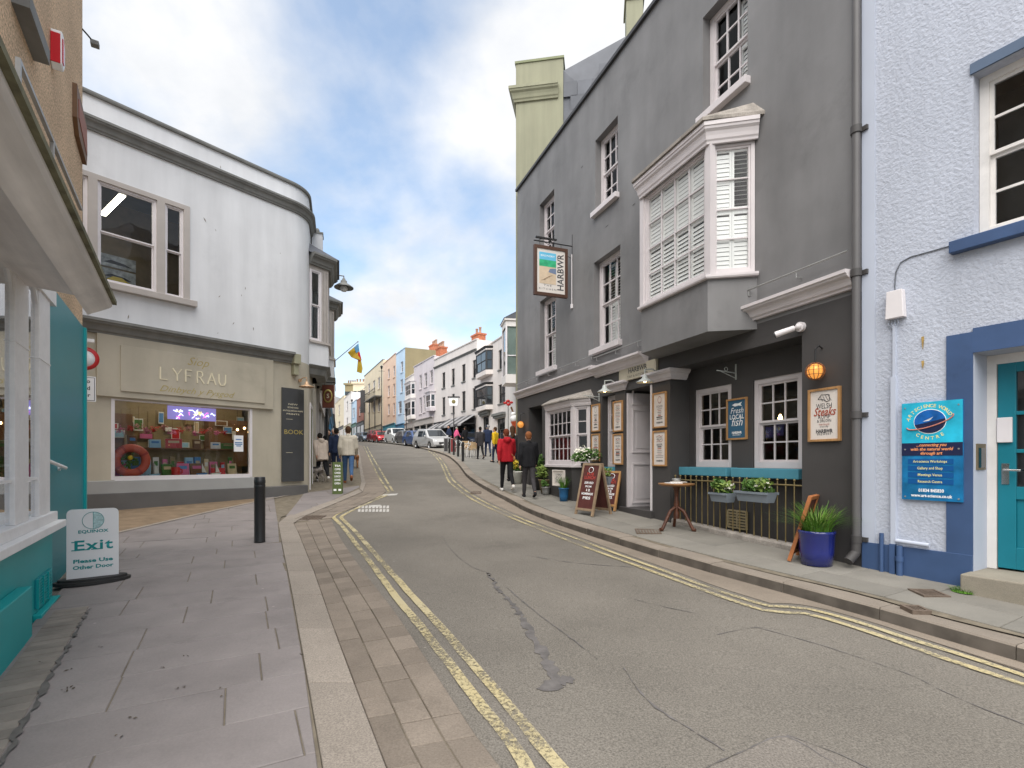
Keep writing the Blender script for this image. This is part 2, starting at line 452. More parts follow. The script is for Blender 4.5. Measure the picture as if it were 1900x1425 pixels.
def yellow_mat():
    m = bpy.data.materials.new('yellow_paint'); m.use_nodes = True
    t = m.node_tree; n = t.nodes; l = t.links.new; b = n['Principled BSDF']; o = n['Material Output']
    b.inputs['Base Color'].default_value = (0.50, 0.37, 0.12, 1); b.inputs['Roughness'].default_value = 0.7
    co = n.new('ShaderNodeTexCoord')
    def nz(s, d):
        q = n.new('ShaderNodeTexNoise'); q.inputs['Scale'].default_value = s; q.inputs['Detail'].default_value = d; q.inputs['Roughness'].default_value = 0.75
        l(co.outputs['Object'], q.inputs['Vector']); return q.outputs['Fac']
    def mth(op, a, bb):
        q = n.new('ShaderNodeMath'); q.operation = op
        for i, k in enumerate((a, bb)):
            if isinstance(k, (int, float)): q.inputs[i].default_value = k
            else: l(k, q.inputs[i])
        return q.outputs[0]
    wear = mth('ADD', mth('MULTIPLY', nz(0.9, 3), 0.55), mth('MULTIPLY', nz(38, 4), 0.6))
    mr = n.new('ShaderNodeMapRange'); mr.inputs[1].default_value = 0.53; mr.inputs[2].default_value = 0.65; mr.inputs[3].default_value = 0.95; mr.inputs[4].default_value = 0.08
    l(wear, mr.inputs[0])
    tr = n.new('ShaderNodeBsdfTransparent'); mx_ = n.new('ShaderNodeMixShader')
    l(mr.outputs[0], mx_.inputs[0]); l(tr.outputs[0], mx_.inputs[1]); l(b.outputs[0], mx_.inputs[2]); l(mx_.outputs[0], o.inputs[0])
    cr_ = n.new('ShaderNodeMixRGB'); cr_.inputs[1].default_value = (0.47, 0.37, 0.16, 1); cr_.inputs[2].default_value = (0.40, 0.36, 0.25, 1)
    l(nz(1.3, 2), cr_.inputs[0]); l(cr_.outputs[0], b.inputs['Base Color'])
    return m
M_yellow = yellow_mat()
M_whitepaint = mat('road_white', (0.42, 0.40, 0.37), 0.8, 0.3, 14)

# ---------------------------------------------------------------- sheets that follow the slope
def sheet(name, poly, off, m, parent=None, sx=2.0, sy=0.5):
    """flat polygon (x, y) draped over the slope; off number or f(x, y)"""
    fo = off if callable(off) else (lambda x, y: off)
    bm = bmesh.new()
    vs_ = [bm.verts.new((p[0], p[1], 0)) for p in poly]
    bm.faces.new(vs_)
    bmesh.ops.triangulate(bm, faces=bm.faces[:])
    ys = [p[1] for p in poly]; xs = [p[0] for p in poly]
    def cuts(lo, hi, st):
        out = []; c = lo + st
        while c < hi:
            out.append(c); c += st * (1 if c < 30 else 4 if c < 100 else 40)
        return out
    for c in cuts(min(ys), max(ys), sy):
        bmesh.ops.bisect_plane(bm, geom=bm.verts[:] + bm.edges[:] + bm.faces[:], plane_co=(0, c, 0), plane_no=(0, 1, 0), dist=1e-5)
    for c in cuts(min(xs), min(max(xs), 14), sx):
        bmesh.ops.bisect_plane(bm, geom=bm.verts[:] + bm.edges[:] + bm.faces[:], plane_co=(c, 0, 0), plane_no=(1, 0, 0), dist=1e-5)
    for q in bm.verts: q.co.z = g(q.co.x, q.co.y) + fo(q.co.x, q.co.y)
    bmesh.ops.recalc_face_normals(bm, faces=bm.faces)
    for f_ in bm.faces:
        f_.smooth = True
        if f_.normal.z < 0: f_.normal_flip()
    me = bpy.data.meshes.new(name); bm.to_mesh(me); bm.free(); me.materials.append(m)
    o = bpy.data.objects.new(name, me); COL.objects.link(o)
    if parent: o.parent = parent
    return o
def ribbon(name, pl, width, off, m, parent, jit=0.0, step=0.18):
    """thin painted or poured strip draped along a polyline"""
    pl = resample(pl, step)
    b = MB(); vs_ = []; n = len(pl)
    for i, p in enumerate(pl):
        t = (pl[min(i + 1, n - 1)] - pl[max(i - 1, 0)]).normalized(); nn = Vector((t.y, -t.x))
        w_ = width(i / max(1, n - 1)) if callable(width) else width
        for sg in (-1, 1):
            q = p + nn * sg * (w_ / 2 + random.uniform(-jit, jit)); vs_.append((q.x, q.y, g(q.x, q.y) + off))
    b.add(vs_, [(2*i, 2*i+1, 2*i+3, 2*i+2) for i in range(n - 1)], True)
    return b.build(name, m, parent)
ground = struct(sheet('ground', [(-400, -40), (400, -40), (400, 900), (-400, 900)], -0.25, mat('earth', (0.12, 0.11, 0.09), 0.95), sx=40, sy=4))
road = struct(sheet('road', [(-14, -6), (12, -6), (12, 14), (6, 30), (-2, 60), (-30, 140), (-60, 140), (-26, 40), (-14, 20)], 0.0, M_road, sx=1.5))

def clip(poly, conv):
    """Sutherland-Hodgman: clip poly to a convex polygon (both counter-clockwise lists of 2D vectors)"""
    out = poly
    for a, b in zip(conv, conv[1:] + conv[:1]):
        e = b - a; inp = out; out = []
        side = lambda p: e.x * (p.y - a.y) - e.y * (p.x - a.x)
        for p, q in zip(inp, inp[1:] + inp[:1]):
            sp, sq = side(p), side(q)
            if sp >= 0: out.append(p)
            if (sp > 0 > sq) or (sp < 0 < sq): out.append(p + (q - p) * (sp / (sp - sq)))
        if not out: return []
    return out
def area(pl): return 0.5 * sum(a.x * b.y - b.x * a.y for a, b in zip(pl, pl[1:] + pl[:1]))
def ccw(pl): return pl if area(pl) > 0 else pl[::-1]
def piece(name, pl, top, m, parent, gap=0.004, tilt=0.002, thick=0.05):
    """one paving stone: outline shrunk by the joint, slightly tilted, with real thickness"""
    c = sum(pl, Vector((0, 0))) / len(pl)
    def inset(poly, d):                             # move every edge inwards by d
        poly = ccw(poly); n_ = len(poly); out = []
        for i in range(n_):
            a, b_, c_ = poly[i - 1], poly[i], poly[(i + 1) % n_]
            e0, e1 = (b_ - a).normalized(), (c_ - b_).normalized(); n0, n1_ = Vector((-e0.y, e0.x)), Vector((-e1.y, e1.x))
            m_ = n0 + n1_; k_ = m_.dot(n0)
            out.append(b_ + m_ * (d / max(0.35, k_)))
        return out
    q = inset(pl, gap)
    tx, ty, dz = random.uniform(-tilt, tilt), random.uniform(-tilt, tilt), random.uniform(-tilt, tilt)
    hgt = lambda p: top(p.x, p.y) + dz + tx * (p.x - c.x) + ty * (p.y - c.y)
    n = len(q); b = MB()
    q2 = inset(q, 0.004)
    vs_ = [(p.x, p.y, hgt(p)) for p in q2] + [(p.x, p.y, hgt(p) - 0.005) for p in q] + [(p.x, p.y, hgt(p) - thick) for p in q]
    b.add(vs_, [tuple(range(n))] + [(i, (i + 1) % n, n + (i + 1) % n, n + i) for i in range(n)] + [(n + i, n + (i + 1) % n, 2*n + (i + 1) % n, 2*n + i) for i in range(n)])
    return b.build(name, m, parent)

# granite kerb stones, flush
def stones(name, la, lb, step, top, m, parent, cols=(0, 1), stagger=False, gap=0.004, limit=999, rev=False, tilt=0.002, fade=None):
    """paving laid between two matching edge polylines"""
    def pos(pl, s_):
        tot = 0
        for a, b in zip(pl, pl[1:]):
            d = (b - a).length
            if tot + d >= s_: return a + (b - a) * ((s_ - tot) / d)
            tot += d
        return pl[-1]
    ln = lambda pl: sum((b - a).length for a, b in zip(pl, pl[1:]))
    na, nb = ln(la), ln(lb); n = int(na / step)
    cnt = 0
    for c0, c1 in zip(cols, cols[1:]):
        sh = random.random() if stagger else 0
        ts = [max(0, min(1, (i + sh + random.uniform(-0.08, 0.08)) / n)) for i in range(n + 1)]
        for t0, t1 in zip(ts, ts[1:]):
            if t1 - t0 < 0.1 / n: continue
            f_ = lambda t, c: pos(la, t * na) * (1 - c) + pos(lb, t * nb) * c
            pl = ccw([f_(t0, c0), f_(t0, c1), f_(t1, c1), f_(t1, c0)])
            if cnt >= limit: return cnt
            piece(name, pl, top, m, parent, gap, tilt); cnt += 1
    return cnt
# ---------------------------------------------------------------- left pavement
lw = [T.at(t, 0, -0.02).xy for t in (-2, T.L + 0.02)]
lyb = [LY.at(t, 0).xy for t in (0.0, 6.6)]
arc = []
def corner_arc(n=8, out=0.0):
    # rounded corner between LY and LS
    dT = 0.48; ang = math.acos(max(-1, min(1, LYD.dot(STD)))); rr = dT / math.tan((math.pi - (math.pi - ang)) / 2) if ang else 1
    rr = dT / math.tan(ang / 2)
    nin = Vector((-LYD.y, LYD.x))
    cen = LY1 + nin * rr
    pts = []
    for i in range(n + 1):
        a = ang * i / n
        v0 = -nin
        c_, s_ = math.cos(a), math.sin(a)
        pts.append(cen + Vector((v0.x * c_ - v0.y * s_, v0.x * s_ + v0.y * c_)) * (rr + out))
    return pts
arc = corner_arc()
left_poly = [p.copy() for p in E1] + [LS.at(t, 0).xy for t in (60, 9, 0)] + arc[::-1][1:] + [lyb[0], Vector((-13, 8)), Vector((-13, 4)), lw[1], lw[0], Vector((-1.0, -1.5))]
pavement_left = struct(sheet('pavement_left', left_poly, 0.022, M_mortar, sx=1.5), 'grey slate slab pavement beside the teal shop')
pal = MB()
rd = Vector((-0.88, -0.475)).normalized(); rq = Vector((-rd.y, rd.x)); rq = rq if rq.y > 0 else -rq
B0 = Vector((-1.16, 3.0))
e = E1
kgr = max(range(len(e)), key=lambda i: -abs(G(516, 973).x - e[i].x) - abs(G(516, 973).y - e[i].y))
cut = G(522, 1008).xy
polyA = [Vector((0.2, -0.9)), G(594, 1410).xy, cut, cut + rd * 14, lw[1] + Vector((-0.3, 0.4)), lw[1], lw[0]]
xs_ = Wall(lw[0], lw[1])
k516 = G(516, 973).xy
lyx = lambda t: LY.at(t, 0, -0.012).xy
polyA = [E1[0], G(566, 1250).xy, cut, lw[1], lw[0] + (lw[0] - lw[1]).normalized() * 0.2]
polyB0 = [lw[1], cut, k516, lyx(6.2), lyx(0.6), Vector((-9.6, 7.6))]
polyB2 = [k516, G(610, 933).xy, G(667, 909).xy, G(668, 880).xy, LS.at(3.0, 0, -0.01).xy, arc[4], lyx(6.2)]
top_left = lambda x, y: g(x, y) + 0.030
def lay(polys, k0, k1, hgt_row, lens, seed):
    rr = random.Random(seed)
    for k in range(k0, k1):
        x = rr.uniform(-0.6, 0.0) - 6.0
        while x < 12:
            ln = rr.uniform(*lens)
            a = B0 + rq * (hgt_row * k) + rd * x
            sl = [a, a + rd * ln, a + rd * ln + rq * hgt_row, a + rq * hgt_row]
            for pc in polys:
                c = clip(ccw(sl), ccw(pc))
                if len(c) >= 3 and abs(area(c)) > 0.02: piece('slab', c, top_left, M_slab, pavement_left)
            x += ln
lay([polyA], -7, 14, 0.49, (0.62, 1.25), 3)
lay([polyB0, polyB2], 7, 40, 0.49, (0.7, 1.5), 5)
# darker brick strip along the shop base
bl = [G(u, v, .03).xy for u, v in ((480, 929), (400, 946), (300, 969), (225, 986), (150, 1002))]
brick_strip = sheet('brick_strip', [lyx(0.3), lyx(LY.s(484))] + bl, 0.036, M_brickpave, pavement_left)
ribbon('edging_course', [G(u, v, .03).xy for u, v in ((560, 914), (480, 930), (400, 947), (300, 970), (225, 987), (150, 1003))], .09, .039, M_granite, pavement_left, jit=.004)
# narrow brick edging and gutter along the teal shop
stones('edging_brick', [T.at(t, 0, -.11).xy for t in (1.2, T.s(70))], [T.at(t, 0, -.36).xy for t in (1.2, T.s(70))], 0.105, lambda x, y: g(x, y) + 0.037, mat('edging_brick', (.21, .18, .155), .9, .15, 6, rnd=.12, bump=.1, bscale=60), pavement_left, gap=.004)
ribbon('gutter_stain', [T.at(t, 0, -.375).xy for t in (1.3, 2.0, 2.8, T.s(64))], lambda t: .03 * (1 - .6 * t), .0405, mat('damp_stain', (.11, .10, .092), .8, .3, 9), pavement_left, jit=.018, step=.05)
# matching runs: near run up to the corner, the diagonal run, the far run
runs = [(E1[0:6], E2[0:7], E3[0:10]), (E1[5:11], E2[6:11], E3[9:14]), (E1[10:], E2[10:], E3[13:])]
paving_strip = struct(sheet('paving_strip', E1 + E3[::-1], 0.006, M_mortar, sx=1.5), 'tan block paving strip with granite edging along the kerb line')
for k, (a, b, c) in enumerate(runs):
    stones('granite_kerb_stone', a, b, (0.92, 0.9, 1.8)[k], lambda x, y: g(x, y) + 0.030, M_granite, paving_strip, gap=0.005)
    if k < 2: stones('paver', b, c, (0.245, 0.27)[k], lambda x, y: g(x, y) + 0.016, M_paver, paving_strip, cols=((0, 0.31, 0.66, 1), (0, 0.35, 0.7, 1))[k], stagger=True, gap=0.003, tilt=0.003)
    else: sheet('far_paving', b + c[::-1], 0.014, M_paver, paving_strip)

# ---------------------------------------------------------------- right pavement with its raised kerb
KBs = smooth(KB, 1)
KT = offset(KBs, 0.26)                                       # inner edge of the kerb stones
HB = [B.at(t, 0).xy for t in (4.2, 0)] + [H.at(t, 0).xy for t in (H.L, 0)]
far_right = [Vector((0.5, 22)), Vector((0.9, 37)), Vector((-2.2, 45)), Vector((-7, 54)), Vector((-18, 78)), Vector((-34, 122))]
pr_poly = offset(KBs, 0.2) + far_right[::-1] + [Vector((6, 16)), Vector((6, 9)), Vector((9, 5.8)), Vector((9, 0.6))]
pavement_right = struct(sheet('pavement_right', pr_poly, lambda x, y: pR(x, y) - 0.012, M_mortar, sx=0.7), 'raised pavement of worn flagstones in front of the grey pub')
kr = resample(KBs, 0.91)
kerb_right = struct(MB().build('kerb_right', M_kerbR), 'raised stone kerb curving along the pub side of the road')
for i in range(len(kr) - 1):
    a, b = kr[i], kr[i + 1]
    if a.y > 45: break
    d = (b - a).normalized(); nn = Vector((d.y, -d.x)); a2, b2 = a + d * 0.004, b - d * 0.004
    # keep curvature by using the offset curve ends
    pa = nn if i == 0 else ((a - kr[i - 1]).normalized() + d).normalized(); pa = nn if i == 0 else Vector((pa.y, -pa.x))
    d2 = (kr[i + 2] - b).normalized() if i + 2 < len(kr) else d; pb = (d + d2).normalized(); pb = Vector((pb.y, -pb.x))
    h = 0.118 + random.uniform(-0.004, 0.004)
    q = [(a2, 0.0), (b2, 0.0), (b2, 1.0), (a2, 1.0)]
    bb = MB(); vs_ = []
    for p, w_, nv in ((a2, 0.012, pa), (b2, 0.012, pb), (b2, 0.27, pb), (a2, 0.27, pa)): o_ = p + nv * w_; vs_.append((o_.x, o_.y, g(o_.x, o_.y) + h))
    for p, w_, nv in ((a2, 0.0, pa), (b2, 0.0, pb)): o_ = p + nv * w_; vs_.append((o_.x, o_.y, g(o_.x, o_.y) + h - 0.015))
    for p, w_, nv in ((a2, -0.006, pa), (b2, -0.006, pb), (b2, 0.27, pb), (a2, 0.27, pa)): o_ = p + nv * w_; vs_.append((o_.x, o_.y, g(o_.x, o_.y) - 0.05))
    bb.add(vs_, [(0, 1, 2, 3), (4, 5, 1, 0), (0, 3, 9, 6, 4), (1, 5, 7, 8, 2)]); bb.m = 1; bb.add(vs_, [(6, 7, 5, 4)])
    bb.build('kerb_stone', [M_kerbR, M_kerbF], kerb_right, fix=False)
# flagstones between kerb and wall
def along(pl, ys):
    out = []
    for y in ys:
        best = min(zip(pl, pl[1:]), key=lambda ab: 0 if min(ab[0].y, ab[1].y) <= y <= max(ab[0].y, ab[1].y) else 1 + abs(ab[0].y - y))
        a, b = best; t = (y - a.y) / (b.y - a.y) if abs(b.y - a.y) > 1e-6 else 0
        out.append(a + (b - a) * max(0, min(1, t)))
    return out
KT2 = offset(KBs, 0.275)
ka = along(KT2, [2.8 + 0.4 * i for i in range(33)])
def towall(p):
    for Wl in (B, H):
        t = (p - Wl.a).dot(Wl.d)
        if 0 <= t <= Wl.L: return Wl.at(t, 0, -0.004).xy
    return (H.at(0, 0).xy if p.y > 10 else B.at(0, 0).xy)
wa = [towall(p) for p in ka]
stones('flagstone', ka, wa, 0.85, gp, M_flag, pavement_right, cols=(0, 0.42, 1), stagger=True, gap=0.004, tilt=0.003)
sheet('far_flagstones', offset(KBs, 0.28)[20:] + far_right[::-1] + [H.at(0.6, 0).xy], lambda x, y: pR(x, y) - 0.004, M_flag, pavement_right, sx=0.7)
# gutter strip of pinkish pavers beside the kerb
gut = [p for p in KBs if p.y < 46]
gutter = struct(sheet('gutter_strip', gut + [p for p in offset(smooth(GY(YL[4]), 1), 0.12) if p.y < 44][::-1], 0.005, M_gutter, sx=1.2), 'pinkish worn gutter paving beside the raised kerb')
# ---------------------------------------------------------------- road paint, tar seams, ironwork (parts of the road)
for i, l_ in enumerate(YL):
    ribbon('yellow_line', smooth(GY(l_), 1), 0.075 if i < 2 else 0.065, 0.011, M_yellow, road, jit=0.004)
ribbon('tar_seam', smooth(GL([(905, 1063), (925, 1095), (962, 1135), (985, 1175), (1003, 1205), (1022, 1240), (1035, 1262)])), lambda t: 0.02 + 0.055 * t, 0.004, M_tar, road, jit=0.026, step=0.045)
ribbon('tar_seam', GL([(1007, 1283), (1030, 1266), (1062, 1258)]), lambda t: 0.05 + 0.07 * t * (1 - t) * 4, 0.005, M_tar, road, jit=0.03, step=0.03)
for px, w_ in (([(975, 1030), (1040, 1042), (1120, 1050), (1185, 1053), (1250, 1066), (1330, 1092)], 0.02), ([(1158, 1240), (1185, 1285), (1230, 1325), (1275, 1350), (1345, 1395)], 0.018),
               ([(1310, 1425), (1380, 1395), (1450, 1360), (1495, 1385), (1560, 1425)], 0.014), ([(1400, 1163), (1500, 1190), (1600, 1222), (1700, 1255), (1760, 1290), (1900, 1345)], 0.012),
               ([(940, 1090), (985, 1130), (1060, 1185), (1110, 1225)], 0.014), ([(1175, 1112), (1225, 1125), (1300, 1140)], 0.01), ([(820, 995), (840, 1025), (870, 1050), (900, 1062)], 0.012),
               ([(1330, 1178), (1400, 1163), (1440, 1168)], 0.01), ([(1460, 1365), (1560, 1400), (1640, 1440)], 0.012)):
    ribbon('crack', smooth(GL(px)), lambda t, w_=w_: w_ * .6, 0.004, M_tar, road, jit=w_ * 0.45, step=0.06)
sheet('road_patch', GL([(1316, 1426), (1380, 1396), (1450, 1361), (1530, 1392), (1640, 1440), (1560, 1480), (1400, 1490)]), 0.003, mat('patched_asphalt', (.165, .146, .126), .9, .1, .7, bump=.35, bscale=150, speck=.45, spscale=90), road, sx=.7, sy=.3)
# faded white block and dash
def px_quad(name, pts, off, m, parent):
    q = [G(u, v) for u, v in pts]
    return sheet(name, [p.xy for p in q], off, m, parent, sx=3, sy=3)
for i in range(2):
    for j in range(9):
        u0, v0 = 664 + j * 6.6, 950 - i * 6.5
        px_quad('road_marking', [(u0, v0), (u0 + 4.6, v0), (u0 + 5.2, v0 - 5), (u0 + 0.9, v0 - 5)], 0.005, M_whitepaint, road)
px_quad('road_marking', [(690, 922), (735, 919), (739, 916), (697, 918)], 0.005, M_whitepaint, road)
px_quad('road_marking', [(684, 941), (707, 940), (706, 937), (685, 938)], 0.005, M_whitepaint, road)
def grate(label, u0, u1, v0, v1, off, slots=7):
    c = G((u0 + u1) / 2, (v0 + v1) / 2, off)
    q = [G(u, v, off) for u, v in ((u0, v1), (u1, v1), (u1, v0), (u0, v0))]
    wd = ((q[1] - q[0]).length + (q[2] - q[3]).length) / 2 * 0.94
    d = (q[1] - q[0]); a = math.atan2(d.y, d.x)
    dp = min(0.42, max(0.15, abs((q[3] - q[0]).dot(Vector((-math.sin(a), math.cos(a), 0))))))
    t = thing('drain_cover', label, 'drain cover', rotz(c, a))
    sl = math.atan((g(c.x, c.y + .1) - g(c.x, c.y - .1)) / .2) if True else 0
    t.matrix_world = Matrix.Translation(c) @ Matrix.Rotation(sl, 4, 'X') @ Matrix.Rotation(a, 4, 'Z')
    f_ = MB(); x, y = wd / 2, dp / 2
    for s_ in (-1, 1): f_.box(s_ * x, s_ * (x - .025), -y, y, -.03, .012).box(-x + .025, x - .025, s_ * y, s_ * (y - .025), -.03, .0115)
    f_.build('frame', M_iron, t)
    MB().box(-x + .02, x - .02, -y + .02, y - .02, -.03, -.012).build('well', mat('dark_well', (0.01, 0.01, 0.01), 0.9, 0), t)
    for k in range(slots):
        xx = -x + .03 + (2 * x - .06) * (k + 0.5) / slots
        MB().box(xx - (x - .03) / slots * 0.55, xx + (x - .03) / slots * 0.55, -y + .026, y - .026, -.02, .008).build('bar', M_iron, t)
    return t
grate('dark iron gully grating in the block paving near the yellow line bend', 553, 600, 957, 964, 0.02)
grate('rusty iron cover in the pavement before the round wooden table', 1178, 1227, 982, 991, pR)
grate('rusty iron cover at the foot of the navy plinth', 1697, 1750, 1094, 1108, pR)
grate('small rusty water cover beside the kerb below the gallery sign', 1680, 1718, 1124, 1136, pR, 4)
grate('small iron grating in the gutter near the walking couple', 872, 893, 912, 917, 0.008, 5)

# scraps of leaf litter and dirt lying on the slabs
rl_ = random.Random(17); lt_ = MB()
for (u, v, n_) in ((410, 1290, 0), (405, 1276, 3), (335, 1276, 7), (132, 1275, 6), (118, 1283, 4), (243, 1330, 4), (220, 1366, 3), (130, 1242, 3), (345, 1217, 2), (560, 1215, 2), (182, 1200, 2), (300, 1240, 2), (80, 1230, 3)):
    for _ in range(n_ // 2 + 1):
        p = G(u + rl_.uniform(-8, 8), v + rl_.uniform(-3, 3), .034); a = rl_.uniform(0, 6.28); l_, w_ = rl_.uniform(.006, .02), rl_.uniform(.003, .007); d = Vector((math.cos(a), math.sin(a), 0)); e_ = Vector((-d.y, d.x, 0))
        lt_.add([p - d * l_, p - e_ * w_, p + d * l_ + Vector((0, 0, .004)), p + e_ * w_ + Vector((0, 0, .006))], [(0, 1, 2, 3)])
tag(lt_.build('leaf_litter', mat('litter', (.085, .068, .05), .9, .3), None, fix=False), 'scraps of dark leaf litter on the slate slabs', None, kind='stuff')
# ================================================================ plants
def blades(name, parent, n, h, spread, base_r, m, seed=1, wdt=.012, droop=.5, z0=0.0):
    """tuft of curved grass blades"""
    r_ = random.Random(seed); b = MB()
    for _ in range(n):
        a = r_.uniform(0, 6.283); rr = base_r * math.sqrt(r_.random()); hh = h * r_.uniform(.55, 1.1); out = spread * r_.uniform(.3, 1.1)
        px, py = rr * math.cos(a), rr * math.sin(a); a2 = a + r_.uniform(-.6, .6); dx, dy = math.cos(a2), math.sin(a2); nx, ny = -dy * wdt / 2, dx * wdt / 2
        pts = []
        for k in range(5):
            t = k / 4; o_ = out * t * t; z = hh * (t - droop * .5 * t * t * (out / max(.01, spread)))
            w_ = 1 - t * .9; pts += [(px + dx * o_ + nx * w_, py + dy * o_ + ny * w_, z0 + z), (px + dx * o_ - nx * w_, py + dy * o_ - ny * w_, z0 + z)]
        b.add(pts, [(2*k, 2*k+1, 2*k+3, 2*k+2) for k in range(4)], True)
    return b.build(name, m, parent, fix=False, kind='stuff')
def leaves(name, parent, n, rad, m, seed=1, size=.04, c=(0, 0, 0), low=-.3):
    """leaf clump: small folded leaves spread through an uneven volume"""
    r_ = random.Random(seed); b = MB(); lobes = [(Vector((r_.uniform(-.6, .6) * rad[0], r_.uniform(-.6, .6) * rad[1], r_.uniform(-.2, .6) * rad[2])), r_.uniform(.35, .65)) for _ in range(7)]
    for _ in range(n):
        lc, lr = r_.choice(lobes); d = Vector((r_.gauss(0, 1), r_.gauss(0, 1), r_.gauss(0, 1))).normalized() * (r_.random() ** .5) * lr
        p = lc + Vector((d.x * rad[0], d.y * rad[1], d.z * rad[2])); 
        if p.z < low * rad[2]: continue
        p += Vector(c); a = Vector((r_.gauss(0, 1), r_.gauss(0, 1), r_.gauss(0, .6))).normalized(); u_ = a.orthogonal().normalized(); s_ = size * r_.uniform(.6, 1.3)
        nrm = a.cross(u_) * s_ * .12
        b.add([p - a * s_, p + u_ * s_ * .42 + nrm, p + a * s_, p - u_ * s_ * .42 + nrm], [(0, 1, 2), (0, 2, 3)], False)
    return b.build(name, m, parent, fix=False, kind='stuff')
# ================================================================ building helpers
M_white = mat('white_paint', (0.70, 0.66, 0.665), 0.5, 0.05, 3, spec=0.4, grime=0.06)
M_lilac = mat('pale_paint', (0.60, 0.555, 0.56), 0.5, 0.06, 3, spec=0.4, grime=0.08)
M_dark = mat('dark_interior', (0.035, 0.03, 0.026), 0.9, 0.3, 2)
M_glass = glass_mat('window_glass', boost=.6)
M_clear = glass_mat('clear_glass', (.97, .98, .98), .22)
M_blackglass = mat('dark_glass', (0.012, 0.014, 0.016), 0.05, 0.0, spec=0.9)
M_black = mat('black_paint', (0.02, 0.02, 0.021), 0.4, 0.1, 5, spec=0.5)
M_steel = mat('grey_steel', (0.35, 0.35, 0.34), 0.45, 0.1, 8, metal=0.6)
M_oak = mat('oak', (0.40, 0.215, 0.085), 0.6, 0.2, 5, stretch=(30, 30, 2), streak=0.25)
M_paper = mat('poster_paper', (0.68, 0.62, 0.57), 0.75, 0.04, 4)
M_ink = mat('dark_ink', (0.06, 0.06, 0.065), 0.7, 0.0)
def facade(name, root, m, holes, x0, x1, z0, z1, depth=0.12, D=4.0, y=0.0, shell=True, side_l=True, side_r=True, inner=None):
    """front with real openings and reveals, closed behind by side walls, top and back"""
    b = MB()
    hs = [(h + (depth,))[:5] if len(h) == 4 else h for h in holes]
    xs = sorted({x0, x1, *[h[0] for h in hs], *[h[1] for h in hs]}); zs = sorted({z0, z1, *[h[2] for h in hs], *[h[3] for h in hs]})
    xs = [q for q in xs if x0 - 1e-6 <= q <= x1 + 1e-6]; zs = [q for q in zs if z0 - 1e-6 <= q <= z1 + 1e-6]
    for xa, xb in zip(xs, xs[1:]):
        for za, zb in zip(zs, zs[1:]):
            cx_, cz_ = (xa + xb) / 2, (za + zb) / 2
            if any(h[0] < cx_ < h[1] and h[2] < cz_ < h[3] for h in hs): continue
            b.quad((xa, y, za), (xb, y, za), (xb, y, zb), (xa, y, zb))
    for s0, s1, za, zb, dp in hs:
        za_, zb_ = max(za, z0), min(zb, z1)
        b.quad((s0, y, za_), (s0, y, zb_), (s0, y + dp, zb_), (s0, y + dp, za_)); b.quad((s1, y, za_), (s1, y + dp, za_), (s1, y + dp, zb_), (s1, y, zb_))
        b.quad((s0, y, zb_), (s1, y, zb_), (s1, y + dp, zb_), (s0, y + dp, zb_)); b.quad((s0, y, za_), (s0, y + dp, za_), (s1, y + dp, za_), (s1, y, za_))
    if shell:
        y1 = y + D
        if side_l: b.quad((x0, y, z0), (x0, y, z1), (x0, y1, z1), (x0, y1, z0))
        if side_r: b.quad((x1, y, z0), (x1, y1, z0), (x1, y1, z1), (x1, y, z1))
        b.quad((x0, y, z1), (x1, y, z1), (x1, y1, z1), (x0, y1, z1)); b.quad((x0, y1, z0), (x0, y1, z1), (x1, y1, z1), (x1, y1, z0))
    return b.build(name, m, root, fix=False)
PANES = {}
